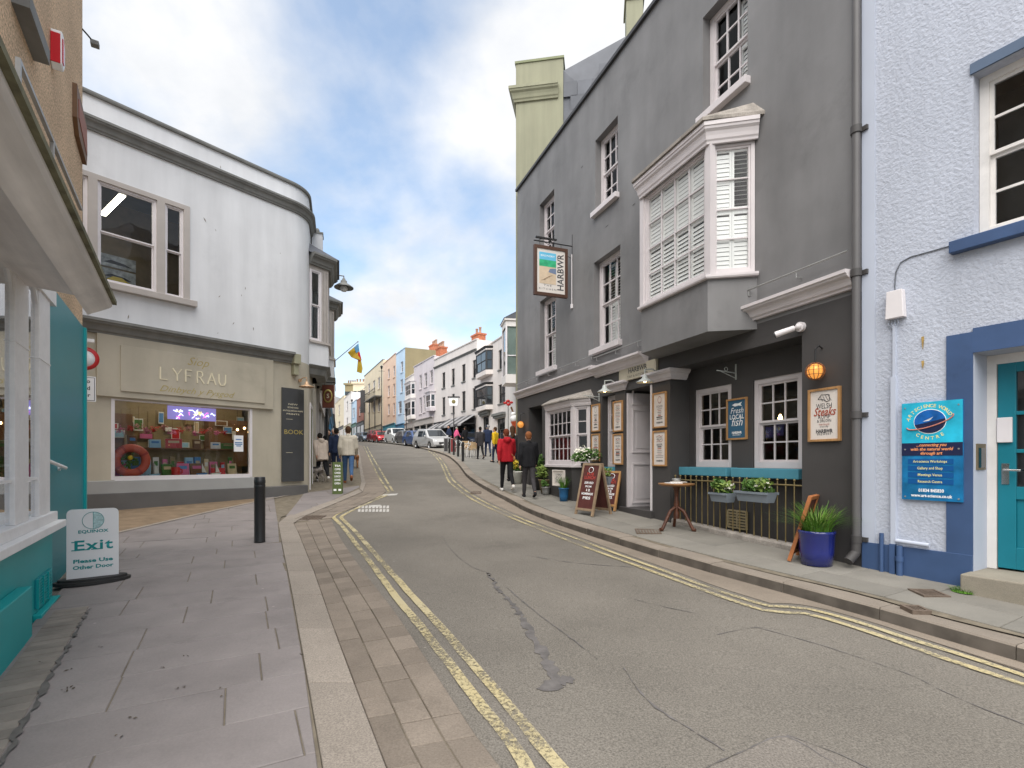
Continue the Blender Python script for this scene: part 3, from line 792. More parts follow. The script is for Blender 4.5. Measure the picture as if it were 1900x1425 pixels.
def sash(root, s0, s1, za, zb, y, cols, rows, mf, mg=None, fr=0.055, bar=0.02, two=True, fm=None, name='window', sill=None, sillm=None, panes=True, arch=False):
    """sliding sash window: box frame, meeting rail, glazing bars, one pane object per light"""
    mg = mg or M_glass
    b = MB(); w_, h_ = s1 - s0, zb - za
    b.box(s0, s0 + fr, y, y + .1, za, zb).box(s1 - fr, s1, y, y + .1, za, zb).box(s0 + fr, s1 - fr, y + .001, y + .1, zb - fr, zb).box(s0 + fr, s1 - fr, y - .004, y + .1, za, za + fr * 1.25)
    xa, xb, z0, z1 = s0 + fr, s1 - fr, za + fr * 1.25, zb - fr
    st = min(0.032, fr * 0.6)
    zm = (z0 + z1) / 2
    halves = [(z0, zm, .05), (zm, z1, .02)] if two else [(z0, z1, .02)]
    nr = rows // 2 if two else rows
    lights = []
    for (a, c, dy) in halves:
        b.box(xa, xa + st, y + dy, y + dy + .04, a, c).box(xb - st, xb, y + dy, y + dy + .04, a, c).box(xa + st, xb - st, y + dy + .001, y + dy + .039, a, a + st).box(xa + st, xb - st, y + dy + .001, y + dy + .039, c - st, c)
        gx, gz = (xb - xa - 2 * st) / cols, (c - a - 2 * st) / nr
        for i in range(1, cols): b.box(xa + st + gx * i - bar / 2, xa + st + gx * i + bar / 2, y + dy + .006, y + dy + .034, a + st, c - st)
        for j in range(1, nr): b.box(xa + st, xb - st, y + dy + .007, y + dy + .033, a + st + gz * j - bar / 2, a + st + gz * j + bar / 2)
        for i in range(cols):
            for j in range(nr): lights.append((xa + st + gx * (i + .5), y + dy + .02, a + st + gz * (j + .5), gx, gz))
    o = b.build(name, mf, root)
    if fm is not None: o.matrix_local = fm
    for (cx_, cy_, cz_, gx, gz) in lights if panes else []:
        k = (round(gx, 3), round(gz, 3), mg.name)
        if k not in PANES:
            PANES[k] = MB().quad((-gx / 2, 0, -gz / 2), (gx / 2, 0, -gz / 2), (gx / 2, 0, gz / 2), (-gx / 2, 0, gz / 2)).mesh('pane', mg, False)
        p = inst(PANES[k], 'pane', o, (cx_, cy_, cz_)); p.rotation_euler = (R(random.uniform(-.5, .5)), 0, R(random.uniform(-.5, .5)))
    if sill: 
        q = MB().box(s0 - sill[0], s1 + sill[0], -sill[1], y + .01, za - sill[2], za + .006).build('sill', sillm or mf, o, 0.006)
    return o
def louvre(root, s0, s1, za, zb, y, n, m, open_=0.6, fm=None, pitch=0.062, name='shutter', rows=2):
    """plantation shutter: stiles, rails and tilted slats"""
    b = MB(); w_ = (s1 - s0) / n
    for k in range(n):
        x0, x1 = s0 + w_ * k + .002, s0 + w_ * (k + 1) - .002
        b.box(x0, x0 + .03, y, y + .025, za, zb).box(x1 - .03, x1, y, y + .025, za, zb)
        for r_ in range(rows):
            a, c = za + (zb - za) * r_ / rows, za + (zb - za) * (r_ + 1) / rows
            b.box(x0 + .03, x1 - .03, y, y + .025, a, a + .05).box(x0 + .03, x1 - .03, y, y + .025, c - .05, c)
            z = a + .06
            while z < c - .09:
                t = open_ if not callable(open_) else open_(k, r_)
                dy, dz = .03 * math.cos(t), .03 * math.sin(t)
                b.quad((x0 + .03, y + .012 - dy, z + .03 - dz), (x1 - .03, y + .012 - dy, z + .03 - dz), (x1 - .03, y + .012 + dy, z + .03 + dz), (x0 + .03, y + .012 + dy, z + .03 + dz))
                z += pitch
    o = b.build(name, m, root, fix=False, kind='stuff')
    if fm is not None: o.matrix_local = fm
    return o
def cornice(name, root, m, path, z, prof):
    return MB().sweep([(o, dz) for o, dz in prof], [(p[0], p[1], z) for p in path]).build(name, m, root)
OGEE = lambda h, d: [(0, 0), (d * .25, 0), (d * .3, h * .12), (d * .42, h * .2), (d * .5, h * .38), (d * .62, h * .55), (d * .85, h * .66), (d * .9, h * .78), (d, h * .8), (d, h), (0, h * 1.04)]
def poster(label, wl, u0, u1, v0, v1, o, draw, panel=None, group=None, fw=0.028, name='framed_poster', frame=None):
    s0, s1, za, zb = wl.rect(u0, u1, v0, v1, o)
    w_, h_ = s1 - s0, zb - za
    t = thing(name, label, 'poster', wl.mat((s0 + s1) / 2, za, o), group)
    fr = MB()
    for sg in (-1, 1): fr.box(sg * w_ / 2, sg * (w_ / 2 - fw), -.035, 0, 0, h_)
    fr.box(-w_ / 2 + fw, w_ / 2 - fw, -.034, 0, 0, fw).box(-w_ / 2 + fw, w_ / 2 - fw, -.034, 0, h_ - fw, h_)
    fr.build('frame', frame or M_oak, t, 0.003)
    MB().box(-w_ / 2 + fw, w_ / 2 - fw, -.016, -.004, fw, h_ - fw).build('panel', panel or M_paper, t)
    draw(t, w_ - 2 * fw, h_, -.0185)
    return t

# ================================================================ grey pub
M_grey = mat('grey_render', (0.188, 0.184, 0.185), 0.62, 0.13, 1.1, bump=0.07, bscale=9, spec=0.3, streak=0.20, stretch=(1.3, 1.3, 0.3), grime=0.20)
M_greydk = mat('charcoal_paint', (0.062, 0.058, 0.057), 0.55, 0.13, 1.3, bump=0.05, bscale=14, spec=0.35, grime=0.18)
M_teal_sill = mat('blue_sill', (0.075, 0.26, 0.34), 0.5, 0.06, 4)
M_brass = mat('brass_rail', (0.24, 0.185, 0.085), 0.45, 0.2, 10, metal=0.5)
M_slate = mat('roof_slate', (0.10, 0.105, 0.12), 0.6, 0.15, 2, bump=0.1, bscale=30, rnd=0.12)
M_leadstone = mat('lichen_stone', (0.30, 0.27, 0.24), 0.9, 0.3, 6, bump=0.3, bscale=50, speck=0.2, spscale=60)
M_shut = mat('shutter_white', (0.78, 0.78, 0.76), 0.5, 0.02, 3)
ZP = 9.75
pub = thing('grey_pub', 'dark grey three storey pub with white sash windows and a projecting bay', 'pub', H.mat())
hs = []
z3 = (H.z(1146, 359), H.z(1146, 214)); z1_ = (H.z(1151, 631), H.z(1151, 453))
W3 = [(H.s(1304), H.s(1387), H.z(1387, 146), H.z(1387, 146) + z3[1] - z3[0]), (H.s(1104.7), H.s(1146.3), *z3), (H.s(1001.2), H.s(1028.4), *z3)]
W1 = [(H.s(1102), H.s(1151), *z1_), (H.s(1001.6), H.s(1031.5), *z1_)]
RC = (H.s(1243.5), H.s(1488))                                # recess under the bay
zrec = H.z(1488, 622)
DR = (H.s(1160), H.s(1210.5)); zdr = H.z(1160, 725)
FD = (H.s(981), H.s(1006)); zfd = H.z(982, 757)
NW = (H.s(1117), H.s(1141), H.z(1130, 866), H.z(1130, 733))
gfl = lambda s_: gp(*H.at(s_, 0).xy)
zg = -0.4
fas = 3.80                                                    # top of the charcoal ground floor
fas = H.z(1585, 545)
facade('wall', pub, M_grey, [w_ for w_ in W3 + W1], 0, H.L, fas, ZP, depth=0.15, D=8)
facade('ground_floor', pub, M_greydk, [(RC[0], RC[1], zg, zrec, .4), (DR[0], DR[1], zg, zdr, 1.0), (FD[0], FD[1], zg, zfd, .9), (*NW, .14)], 0, H.L, zg, fas, D=8)
box('interior_floor', M_dark, pub, 0.05, H.L - .05, 1.2, 7.9, 0.9, 1.0)
MB().box(-.03, H.L + .04, -.06, .3, ZP - .02, ZP + .05).build('coping', mat('coping_dark', (0.05, 0.05, 0.055), 0.6), pub)
for (s0, s1, za, zb) in W3:
    sash(pub, s0 + .005, s1 - .005, za, zb, .14, 3, 4, M_lilac, M_clear, fr=.075, bar=.024, sill=(.06, .10, .10))
    louvre(pub, s0 + .1 + (s1 - s0) * .45, s1 - .1, za + .1, zb - .08, .28, 1, M_shut, 1.4)
for (s0, s1, za, zb) in W1:
    sash(pub, s0 + .005, s1 - .005, za, zb, .14, 3, 4, M_lilac, M_clear, fr=.075, bar=.024, sill=(.07, .10, .11))
    louvre(pub, s0 + .09, s1 - .09, za + .1, zb - .08, .32, 3, M_shut, lambda k, r_: (0.3 if r_ else 1.42))
# recess back wall with the two big ground floor windows
rw = [H.rect(1289, 1353, 716, 868, .4, 1352), H.rect(1397, 1489, 694, 870, .4, 1440)]
rw[0] = (H.s(1289, .4), H.s(1357, .4), H.z(1292, 866, .4), H.z(1292, 724, .4))
rw[1] = (H.s(1397, .4), H.s(1489, .4), H.z(1398, 868, .4), H.z(1398, 706, .4))
facade('recess_wall', pub, M_greydk, [(*q, .05) for q in rw], RC[0] - .0, RC[1] + .0, zg, zrec + .05, y=.4, shell=False)
for q in rw: sash(pub, q[0] + .01, q[1] - .01, q[2], q[3], .42, 3, 4, M_lilac, fr=.07, bar=.02)
for q, (ua, ub, v_) in zip(rw, ((1270, 1363, 868), (1375, 1492, 872))):
    s0, s1 = max(RC[0] + .01, q[0] - .2), min(RC[1] - .003, q[1] + .13)
    box('blue_sill', M_teal_sill, pub, s0, s1, .17, .42, q[2] - .14, q[2] - .003, .008)
# railing in front of the recess: ledge, bars with round tops, top rail
rail = thing('area_railing', 'low brass coloured railing with ball topped bars before the recessed windows', 'railing', H.mat())
zl = gfl((RC[0] + RC[1]) / 2)
r0, r1 = RC[0] + .06, RC[1] - .03
lb = MB(); n_ = 12
MB().sweep([(-.06, -.3), (.05, -.3), (.05, .0), (.02, .03), (-.06, .03)], [(r0 - .05 + (r1 - r0 + .06) * i / 6, .06, gfl(r0 + (r1 - r0) * i / 6) + .05) for i in range(7)]).build('ledge', M_leadstone, rail)
ztop = H.z(1490, 902)
ztop2 = H.z(1253, 890)
nb = 20
for i in range(nb):
    s_ = r0 + (r1 - r0) * i / (nb - 1); zt = ztop2 + (ztop - ztop2) * i / (nb - 1)
    MB().cyl((s_, .06, gfl(s_) + .07), (s_, .06, zt + .05), .0085, n=8).ball((s_, .06, zt + .065), .017, 8, 6).build('bar', M_brass, rail)
MB().cyl((r0, .06, ztop2), (r1, .06, ztop), .011, n=8).build('top_rail', M_brass, rail)
# ground floor white fascia cornices and thin rails above
def zc(u, v): return H.z(u, v)
sA, sB, sC = H.s(962), H.s(1108), H.s(1203)
for nm, a, c, zz_, dd in (('cornice', sA - .05, sB, H.z(1035, 718), .16), ('cornice', sB, sC, H.z(1160, 684) - .02, .22), ('cornice', H.s(1384), H.s(1589), H.z(1480, 570), .18)):
    cornice(nm, pub, M_lilac, [(a, 0), (c, 0)], zz_, OGEE(.20, dd))
    rz = zz_ + .42
    rb = MB().cyl((a + .03, -.10, rz), (c - (.03 if c > 8 else -.02), -.10, rz), .012, n=8)
    k = a + .15
    while k < c: rb.tube([(k, 0, rz - .08), (k, -.10, rz - .08), (k, -.10, rz)], .007, 6); k += .75
    rb.build('fascia_rail', M_steel, pub)
# the large projecting bay on the first floor
jr = H.s(1406)                                                 # where the right cant meets the wall
ob = .55
c_s, l_s = H.s(1313, -ob), H.s(1190, -ob)
jl = l_s - (jr - c_s)
bay = [(jl, 0), (l_s, -ob), (c_s, -ob), (jr, 0)]
zb0, zs0 = H.z(1309.7, 616, -ob), H.z(1310, 520, -ob)
zc0 = H.z(1312, 268, -ob)
apron = MB(); poly = [(p[0], p[1]) for p in bay]
apron.prism([(jl, .02)] + poly[1:3] + [(jr, .02)], zb0, zs0, 'z'); apron.build('bay_apron', M_grey, pub)
cornice('bay_sill', pub, M_lilac, bay, zs0, [(-.1, 0), (.05, 0), (.06, .02), (.06, .05), (.0, .06), (-.1, .06)])
cornice('bay_cornice', pub, M_lilac, bay, zc0 - .02, OGEE(.27, .12))
rb = [(jl - .1, 0), (l_s - .07, -ob - .15), (c_s + .07, -ob - .15), (jr + .12, 0)]
rf = MB(); zr = zc0 + .26
rf.add([(p[0], p[1], zr) for p in rb] + [(p[0], p[1], zr + .045) for p in rb] + [(jl + .1, 0, zr + .28), (jr - .08, 0, zr + .28)],
       [(0, 1, 2, 3), (0, 1, 5, 4), (1, 2, 6, 5), (2, 3, 7, 6), (4, 5, 8), (5, 6, 9, 8), (6, 7, 9)])
rf.build('bay_roof', M_leadstone, pub, fix=False)
for i in range(len(bay) - 1):
    a, c = Vector(bay[i]), Vector(bay[i + 1]); ln = (c - a).length; d = (c - a) / ln
    fm = Matrix(((d.x, -d.y, 0, a.x), (d.y, d.x, 0, a.y), (0, 0, 1, 0), (0, 0, 0, 1)))
    e0, e1 = (.0, ln) if i == 1 else ((.03, ln - .015) if i == 0 else (.015, ln - .03))
    if i == 1:
        sash(pub, .05, ln - .05, zs0 + .06, zc0, .03, 4, 4, M_lilac, M_clear, fr=.05, bar=.016, two=False, fm=fm)
        louvre(pub, .1, ln - .1, zs0 + .1, zc0 - .05, .09, 4, M_shut, lambda k, r_: 1.45 if r_ else 1.3, fm=fm)
    else:
        sash(pub, .05, ln - .03, zs0 + .06, zc0, .03, 1, 4, M_lilac, M_clear, fr=.05, bar=.016, two=False, fm=fm)
        louvre(pub, .1, ln - .08, zs0 + .1, zc0 - .05, .09, 2, M_shut, lambda k, r_: 0.3 if (k == 1 and r_) else 1.42, fm=fm)
for p in bay[1:3]:
    MB().box(p[0] - .05, p[0] + .05, p[1] + .002, p[1] + .09, zs0 + .05, zc0).build('bay_post', M_lilac, pub)
# small ground floor bay
j2 = H.s(1097); o2 = .27
c2, l2 = H.s(1061, -o2), H.s(1013, -o2)
jl2 = l2 - (j2 - c2)
bay2 = [(jl2, 0), (l2, -o2), (c2, -o2), (j2, 0)]
zs2, zt2 = H.z(1061, 863, -o2), H.z(1061, 752, -o2)
MB().prism([(jl2, .02)] + bay2[1:3] + [(j2, .02)], zg, zs2 - .05, 'z').build('bay_base', M_greydk, pub)
cornice('bay_sill', pub, M_lilac, bay2, zs2 - .05, [(-.1, 0), (.05, 0), (.05, .05), (-.1, .06)])
cornice('bay_cornice', pub, M_lilac, bay2, zt2 - .02, OGEE(.14, .06))
rb = [(jl2 - .1, 0), (l2 - .06, -o2 - .1), (c2 + .06, -o2 - .1), (j2 + .12, 0)]
rf = MB(); zr = zt2 + .125
rf.add([(p[0], p[1], zr) for p in rb] + [(p[0], p[1], zr + .03) for p in rb] + [(jl2 + .1, 0, zr + .2), (j2 - .02, 0, zr + .2)],
       [(0, 1, 2, 3), (0, 1, 5, 4), (1, 2, 6, 5), (2, 3, 7, 6), (4, 5, 8), (5, 6, 9, 8), (6, 7, 9)])
rf.build('bay_roof', M_leadstone, pub, fix=False)
for i in range(3):
    a, c = Vector(bay2[i]), Vector(bay2[i + 1]); ln = (c - a).length; d = (c - a) / ln
    fm = Matrix(((d.x, -d.y, 0, a.x), (d.y, d.x, 0, a.y), (0, 0, 1, 0), (0, 0, 0, 1)))
    sash(pub, .04, ln - .04, zs2, zt2, .02, 5 if i == 1 else 1, 4, M_lilac, fr=.07, bar=.018, fm=fm)
for p in bay2[1:3]: MB().box(p[0] - .05, p[0] + .05, p[1] + .002, p[1] + .09, zs2, zt2).build('bay_post', M_lilac, pub)
# narrow window with blue sill
sash(pub, NW[0] + .02, NW[1] + .25, NW[2], NW[3], .13, 2, 4, M_lilac, fr=.06)
box('blue_sill', M_teal_sill, pub, NW[0] - .06, NW[1] + .0, -.06, .13, NW[2] - .12, NW[2] - .003, .006)
# front door: open panelled leaf on the far reveal, inner wall, steps, pilaster caps
zd = gfl(DR[0])
leaf = MB().box(DR[0] + .004, DR[0] + .05, .03, .93, zd + .02, zdr - .05).build('door_leaf', M_lilac, pub)
for (za, zb) in ((.15, .95), (1.15, 2.02), (2.10, 2.42)):
    for y0 in (.12,):
        pm = MB()
        for (ya, yb, zc_, zd_) in ((y0, .84, za, za + .035), (y0, .84, zb - .035, zb), (y0, y0 + .035, za + .035, zb - .035), (.805, .84, za + .035, zb - .035)): pm.box(DR[0] + .05, DR[0] + .075, ya, yb, zd + zc_, zd + zd_)
        pm.box(DR[0] + .05, DR[0] + .06, y0 + .09, .75, zd + za + .09, zd + zb - .09)
        pm.build('door_panel', M_lilac, leaf, 0.004)
box('inner_door', mat('inner_grey', (0.3, 0.28, 0.28), 0.6), pub, DR[0] + .05, DR[1], .96, .99, zg, zdr)
box('door_jamb', M_white, pub, DR[1] - .05, DR[1] - .004, -.012, .06, zd - .1, zdr)
box('door_step', M_greydk, pub, DR[0] - .12, DR[1] + .06, -.08, .5, zd - .3, zd + .09, .01)
box('door_step', M_greydk, pub, DR[0] + .25, DR[1] - .06, .5, .95, zd - .3, zd + .28, .01)
for ua, ub in ((1137, 1160), (1210.5, 1244)):
    a, c = H.s(ua), H.s(ub)
    cornice('pilaster_cap', pub, M_lilac, [(a - .02, .2), (a - .02, 0), (c + (.02 if ub > 1200 else -.02), 0), (c + (.02 if ub > 1200 else -.02), .3)], zdr + .02, OGEE(.17, .14))
# far blue door
box('blue_door', M_teal_sill, pub, FD[0] + .02, FD[1] - .02, .84, .9, zg, zfd - .5); box('transom', M_lilac, pub, FD[0] + .02, FD[1] - .02, .82, .9, zfd - .5, zfd)
# wall vent
vent = MB(); vs0 = H.rect(1350, 1384, 948, 980, .34, 1366)
vx0, vx1, vz0, vz1 = vs0
vent = thing('air_vent', 'cream slatted air brick vent low on the recessed wall', 'vent', H.mat())
MB().box(vx0, vx1, .37, .4, vz0, vz1).build('backing', M_black, vent)
mv = mat('vent_cream', (0.34, 0.28, 0.17), 0.6, 0.1)
for i in range(7): z = vz0 + (vz1 - vz0) * i / 6; MB().box(vx0, vx1, .345, .37, z - .012, z + .012).build('slat', mv, vent)
for x in (vx0, (vx0 + vx1) / 2, vx1): MB().box(x - .012, x + .012, .34, .37, vz0, vz1).build('upright', mv, vent)
# downpipe at the corner
pipe = thing('downpipe', 'tall dark grey cast iron downpipe between the pub and the blue building', 'downpipe', H.mat())
sp = H.L - .02
zpb = gfl(H.L) 
M_pipe = mat('pipe_grey', (.105, .10, .10), .45, .08, 3)
MB().cyl((sp, -.07, zpb + .25), (sp, -.07, ZP + .1), .042, n=14).build('pipe', M_pipe, pipe)
for z in (H.z(1600, 1000), H.z(1600, 770), H.z(1600, 507), H.z(1600, 242), ):
    MB().cyl((sp, -.07, z - .04), (sp, -.07, z + .04), .056, n=14).box(sp - .09, sp + .09, -.03, 0, z - .025, z + .025).build('collar', M_greydk, pipe)
MB().tube([(sp, -.07, zpb + .27), (sp, -.08, zpb + .16), (sp, -.2, zpb + .07)], .05, 12).build('shoe', M_greydk, pipe)

# ---------------------------------------------------------------- green house behind the pub
M_green = mat('green_render', (0.25, 0.245, 0.165), 0.7, 0.08, 0.7, streak=0.14, bump=0.04, bscale=20)
gh = thing('green_house', 'tall olive green rendered house rising behind the grey pub', 'house', rotz(Vector((0.12, 15.75, 0)), math.atan2(-.17, 1)))
zgt = 13.75
MB().box(0, 1.45, 0, 9, 0, zgt).build('wall', M_green, gh)
MB().sweep(OGEE(.42, .2), [(0, 9, 12.55), (0, 0, 12.55), (1.3, 0, 12.55)]).build('cornice', M_green, gh)
MB().box(-.03, 1.48, -.03, 9, zgt, zgt + .07).build('coping', mat('green_coping', (0.20, 0.215, 0.12), 0.7), gh)
ro = MB().add([(1.45, .05, 8), (7, .05, 8), (7, 1.5, 15.2), (4.2, 0.6, 15.0), (1.45, .05, 13.4), (7, 9, 8), (1.45, 9, 8), (1.45, 9, 13.4), (7, 9, 15.2)],
    [(0, 1, 2, 3, 4), (4, 3, 2, 8, 7), (1, 5, 8, 2), (0, 4, 7, 6)]).build('roof', M_slate, gh, fix=False)
for j in range(12):
    z = 9.2 + .42 * j
    for i in range(10):
        x = 1.46 + (i + (j % 2) * .5) * .42
        if z > 12.6 + (x - 1.45) * .58: continue
        MB().box(x, x + .41, -.012 - .0, .045, z, z + .45).build('slate', M_slate, ro)
MB().box(3.35, 3.85, .6, 1.4, 13, 15.75).box(3.3, 3.9, .55, 1.45, 15.75, 15.9).build('chimney', M_green, gh)
# added lining, room shade put into its dark brown, and a few warm bulbs inside
lin = MB(); x0, x1, y0, y1, z0, z1 = .05, H.L - .05, .62, 6.5, 1.0, fas - .1
lin.quad((x0, y1, z0), (x1, y1, z0), (x1, y1, z1), (x0, y1, z1)); lin.quad((x0, y0, z1), (x1, y0, z1), (x1, y1, z1), (x0, y1, z1)); lin.quad((x1, y0, z0), (x1, y1, z0), (x1, y1, z1), (x1, y0, z1))
lin.quad((x0, y0, z0), (x0, y1, z0), (x0, y1, z1), (x0, y0, z1))
lin.build('shade_lining', mat('brown_lining', (0.10, 0.055, 0.03), 0.8, 0.6, 2), pub, fix=False)
M_bulb = mat('warm_bulb', (1.0, 0.62, 0.25), 0.4, 0, emit=9.0)
for k, (s_, y_, z_) in enumerate(((RC[0] + 1.0, 1.4, 2.25), (RC[0] + 2.1, 2.0, 2.15), (RC[0] + 2.6, 1.2, 2.2), (2.6, 1.5, 2.3))):
    bl_ = thing('pendant_bulb', ('warm bulb glowing behind the window beside the fish board', 'warm bulb deep in the room behind the fish board', 'warm bulb glowing behind the window nearest the steak poster', 'warm bulb glowing behind the small bay panes')[k], 'lamp', H.mat(s_, z_, y_), 'bulbs inside the pub')
    MB().lathe([(0, -.05), (.03, -.035), (.035, 0), (.02, .04), (.012, .06), (0, .06)], 10).build('bulb', M_bulb, bl_)
    MB().cyl((0, 0, .06), (0, 0, 1.0), .004, n=6).build('flex', M_black, bl_)
# ================================================================ pale blue building
M_blue = mat('roughcast_blue', (0.455, 0.482, 0.555), 0.85, 0.05, 0.9, bump=0.8, bscale=30, spec=0.2, grime=0.14, streak=.10, stretch=(2, 2, .25), speck=.05, spscale=14)
M_bluesm = mat('smooth_blue', (0.46, 0.495, 0.58), 0.6, 0.05, 1.2)
M_navy = mat('navy_paint', (0.045, 0.085, 0.185), 0.5, 0.16, 2.0, bump=0.08, bscale=14, grime=0.25)
M_tealdoor = mat('teal_door', (0.008, 0.17, 0.225), 0.4, 0.08, 2)
M_cream = mat('cream_frame', (0.68, 0.65, 0.62), 0.55, 0.08, 4, grime=0.15)
bb = thing('pale_blue_building', 'pale blue roughcast building with navy trim and a teal door', 'building', B.mat())
bw = (B.s(1806), B.s(1806) + 1.25, B.z(1806, 440), B.z(1806, 138))
bs0 = B.s(1806); dz0 = B.z(1806, 655)
dpt = .25
while B.s(1837, dpt) > bs0 + .002 and dpt < 1.2: dpt += .01
bd = (bs0, bs0 + 1.25)
zgb = gp(*B.at(bs0, 0).xy)
facade('wall', bb, M_blue, [(*bw, .14), (bd[0], bd[1], -.4, dz0, dpt)], 0, B.L, -.4, 11.5, D=7)
box('corner_strip', M_bluesm, bb, .0, .13, -.012, -.001, .6, 11.4)
# navy trims stand slightly proud
zpl = B.z(1700, 1017)
tr = MB(); x0 = B.s(1757)
tr.box(x0, bd[0], -.016, -.001, zpl, dz0 + .2).box(bd[0], B.L, -.0155, -.001, dz0 + .001, B.z(1757, 618))
tr.build('door_surround', M_navy, bb)
MB().box(0.003, bd[0], -.022, -.002, -.4, zpl).build('plinth', M_navy, bb, 0.004)
box('reveal', M_bluesm, bb, bd[0] + .0005, bd[0] + .003, .003, dpt, zgb, dz0)
# window
sash(bb, bw[0] + .004, bw[1], bw[2], bw[3], .13, 3, 4, M_cream, fr=.07, bar=.024)
box('window_sill', M_navy, bb, bw[0] - .16, bw[1] + .1, -.09, .1, bw[2] - .12, bw[2] - .004, .008)
box('window_head', mat('slate_blue_head', (0.09, 0.13, 0.2), 0.6), bb, bw[0] - .02, bw[1], -.02, .12, bw[3] + .002, bw[3] + .10)
MB().quad((bw[0], .6, bw[2]), (bw[1], .6, bw[2]), (bw[1], .6, bw[3]), (bw[0], .6, bw[3])).build('room_backing', mat('room_grey', (0.06, 0.055, 0.055), 0.8, .5, 2), bb)
# door with frame, transom, glazed upper part
fx = bd[0] + .004; yd = dpt - .03
zst = zgb + .17
fr_ = MB().box(fx, fx + .07, yd - .06, yd, zst, dz0 - .002).box(fx + .07, bd[1], yd - .058, yd, dz0 - .09, dz0 - .004)
ztr = zst + 2.02
fr_.box(fx + .07, bd[1], yd - .057, yd, ztr, ztr + .08)
fr_.build('door_frame', M_cream, bb)
MB().quad((fx + .07, yd - .02, ztr + .08), (bd[1], yd - .02, ztr + .08), (bd[1], yd - .02, dz0 - .09), (fx + .07, yd - .02, dz0 - .09)).build('transom_pane', M_blackglass, bb)
dx = fx + .075; dr_ = MB().box(dx, dx + .13, yd - .045, yd - .003, zst + .015, ztr).box(dx + .13, bd[1], yd - .044, yd - .003, ztr - .13, ztr).box(dx + .13, bd[1], yd - .0445, yd - .003, zst + .015, zst + .22)
for z in (.68, 1.12, 1.48): dr_.box(dx + .13, bd[1], yd - .043, yd - .003, zst + z, zst + z + (.12 if z < 1 else .035))
dr_.box(dx + .13, bd[1], yd - .02, yd - .003, zst + .2, zst + .7)
door = dr_.build('door', M_tealdoor, bb, 0.004)
MB().box(dx + .13, bd[1], yd - .016, yd - .012, zst + .8, ztr - .13).build('door_glass', M_blackglass, door)
MB().box(dx + .03, dx + .085, yd - .053, yd - .045, zst + .82, zst + 1.02).cyl((dx + .055, yd - .05, zst + .96), (dx + .055, yd - .1, zst + .96), .01, n=8).cyl((dx + .055, yd - .1, zst + .96), (dx + .18, yd - .1, zst + .955), .011, n=8).build('door_handle', mat('chrome', (.7, .7, .7), .2, 0, metal=1), door)
MB().box(dx - .0, dx + .11, yd - .075, yd - .045, zst + 1.22, zst + 1.46).build('intercom', M_white, door, 0.006)
box('door_step', mat('step_stone', (0.27, 0.24, 0.19), 0.9, .15, 3, bump=.2, bscale=60, speck=.15), bb, bd[0] - .02, bd[1] + .3, -.24, dpt, zgb - .25, zgb + .165, .012)
lbx = B.rect(1808, 1828, 822, 872)
lt = thing('key_box', 'small bronze glazed bell panel set on the pale door reveal', 'box', B.mat(bd[0], 0, 0))
zz_ = B.z(1815, 872)
MB().box(.003, .016, dpt * .12, dpt * .62, zz_, zz_ + .25).build('case', mat('bronze', (.2, .16, .1), .5, .1, metal=.5), lt)
MB().box(.016, .018, dpt * .18, dpt * .56, zz_ + .02, zz_ + .21).build('glass', M_blackglass, lt)
# pipes, conduit, junction box, cable
cd = thing('conduit', 'pale painted conduit running down the roughcast wall to the navy plinth', 'pipe', B.mat())
cs = B.s(1661)
MB().box(cs - .012, cs + .012, -.03, .005, B.z(1661, 700), B.z(1661, 602)).build('thin_conduit', M_bluesm, cd)
MB().box(cs - .022, cs + .022, -.05, .005, zpl + .02, B.z(1661, 700)).build('trunking', M_bluesm, cd)
MB().box(cs - .03, cs + .02, -.06, -.02, B.z(1661, 1075), zpl + .02).build('lower_trunking', M_navy, cd)
MB().tube([(cs + .03, -.05, zpl + .06), (cs + .32, -.05, zpl + .05)], .022, 10).build('overflow_pipe', M_bluesm, cd)
MB().tube([(cs + .06, -.05, B.z(1672, 1078)), (cs + .06, -.05, zpl + .01)], .03, 10).cyl((cs + .06, -.05, B.z(1672, 1035) - .03), (cs + .06, -.05, B.z(1672, 1035) + .02), .038, n=10).build('waste_pipe', M_navy, cd)
c2_ = B.s(1639)
MB().tube([(c2_, -.04, B.z(1639, 1068)), (c2_, -.04, zpl + .0), (c2_, -.04, zpl + .12)], .022, 10).build('side_pipe', M_navy, cd)
jb = thing('junction_box', 'white tapered cable box fixed to the roughcast wall above the conduit', 'box', B.mat())
q = B.rect(1650, 1681, 541, 592)
MB().prism([(q[0] - .005, q[2]), (q[1] + .01, q[2]), (q[1] - .005, q[3]), (q[0] + .005, q[3])], -.08, -.002, 'y').build('case', M_white, jb, 0.006)
for k in range(4):
    xx = q[0] + .015 + k * .025
    MB().tube([(xx, -.03, q[2]), (xx - .01 + .006 * k, -.035, q[2] - .05), (cs, -.02, q[2] - .1)], .004, 5).build('cable_tail', M_bluesm, jb)
cb = MB().tube([B.mat().inverted() @ B.at(*B.sz(u, v), -.008) for u, v in ((1661, 540), (1661, 530), (1663, 505), (1672, 487), (1690, 477), (1730, 466), (1778, 452))], .006, 6)
tag(cb.build('cable', mat('grey_cable', (0.12, 0.13, 0.15), .6), None, mw=B.mat()), 'thin grey cable looping from the cable box to the navy window sill', 'cable')
M_rust = mat('rust_stain', (0.36, 0.24, 0.08), 0.9, 0.4, 20)
for (u, v, l_) in ((1713, 625, .13), (1713, 670, .08)):
    s_, z_ = B.sz(u, v)
    MB().prism([(s_ - .012, z_), (s_ + .01, z_ + .004), (s_ + .012, z_ - .03), (s_ + .006, z_ - l_ * .7), (s_ + .002, z_ - l_), (s_ - .006, z_ - l_ * .6)], -.014, -.01, 'y').build('rust_stain', M_rust, bb)
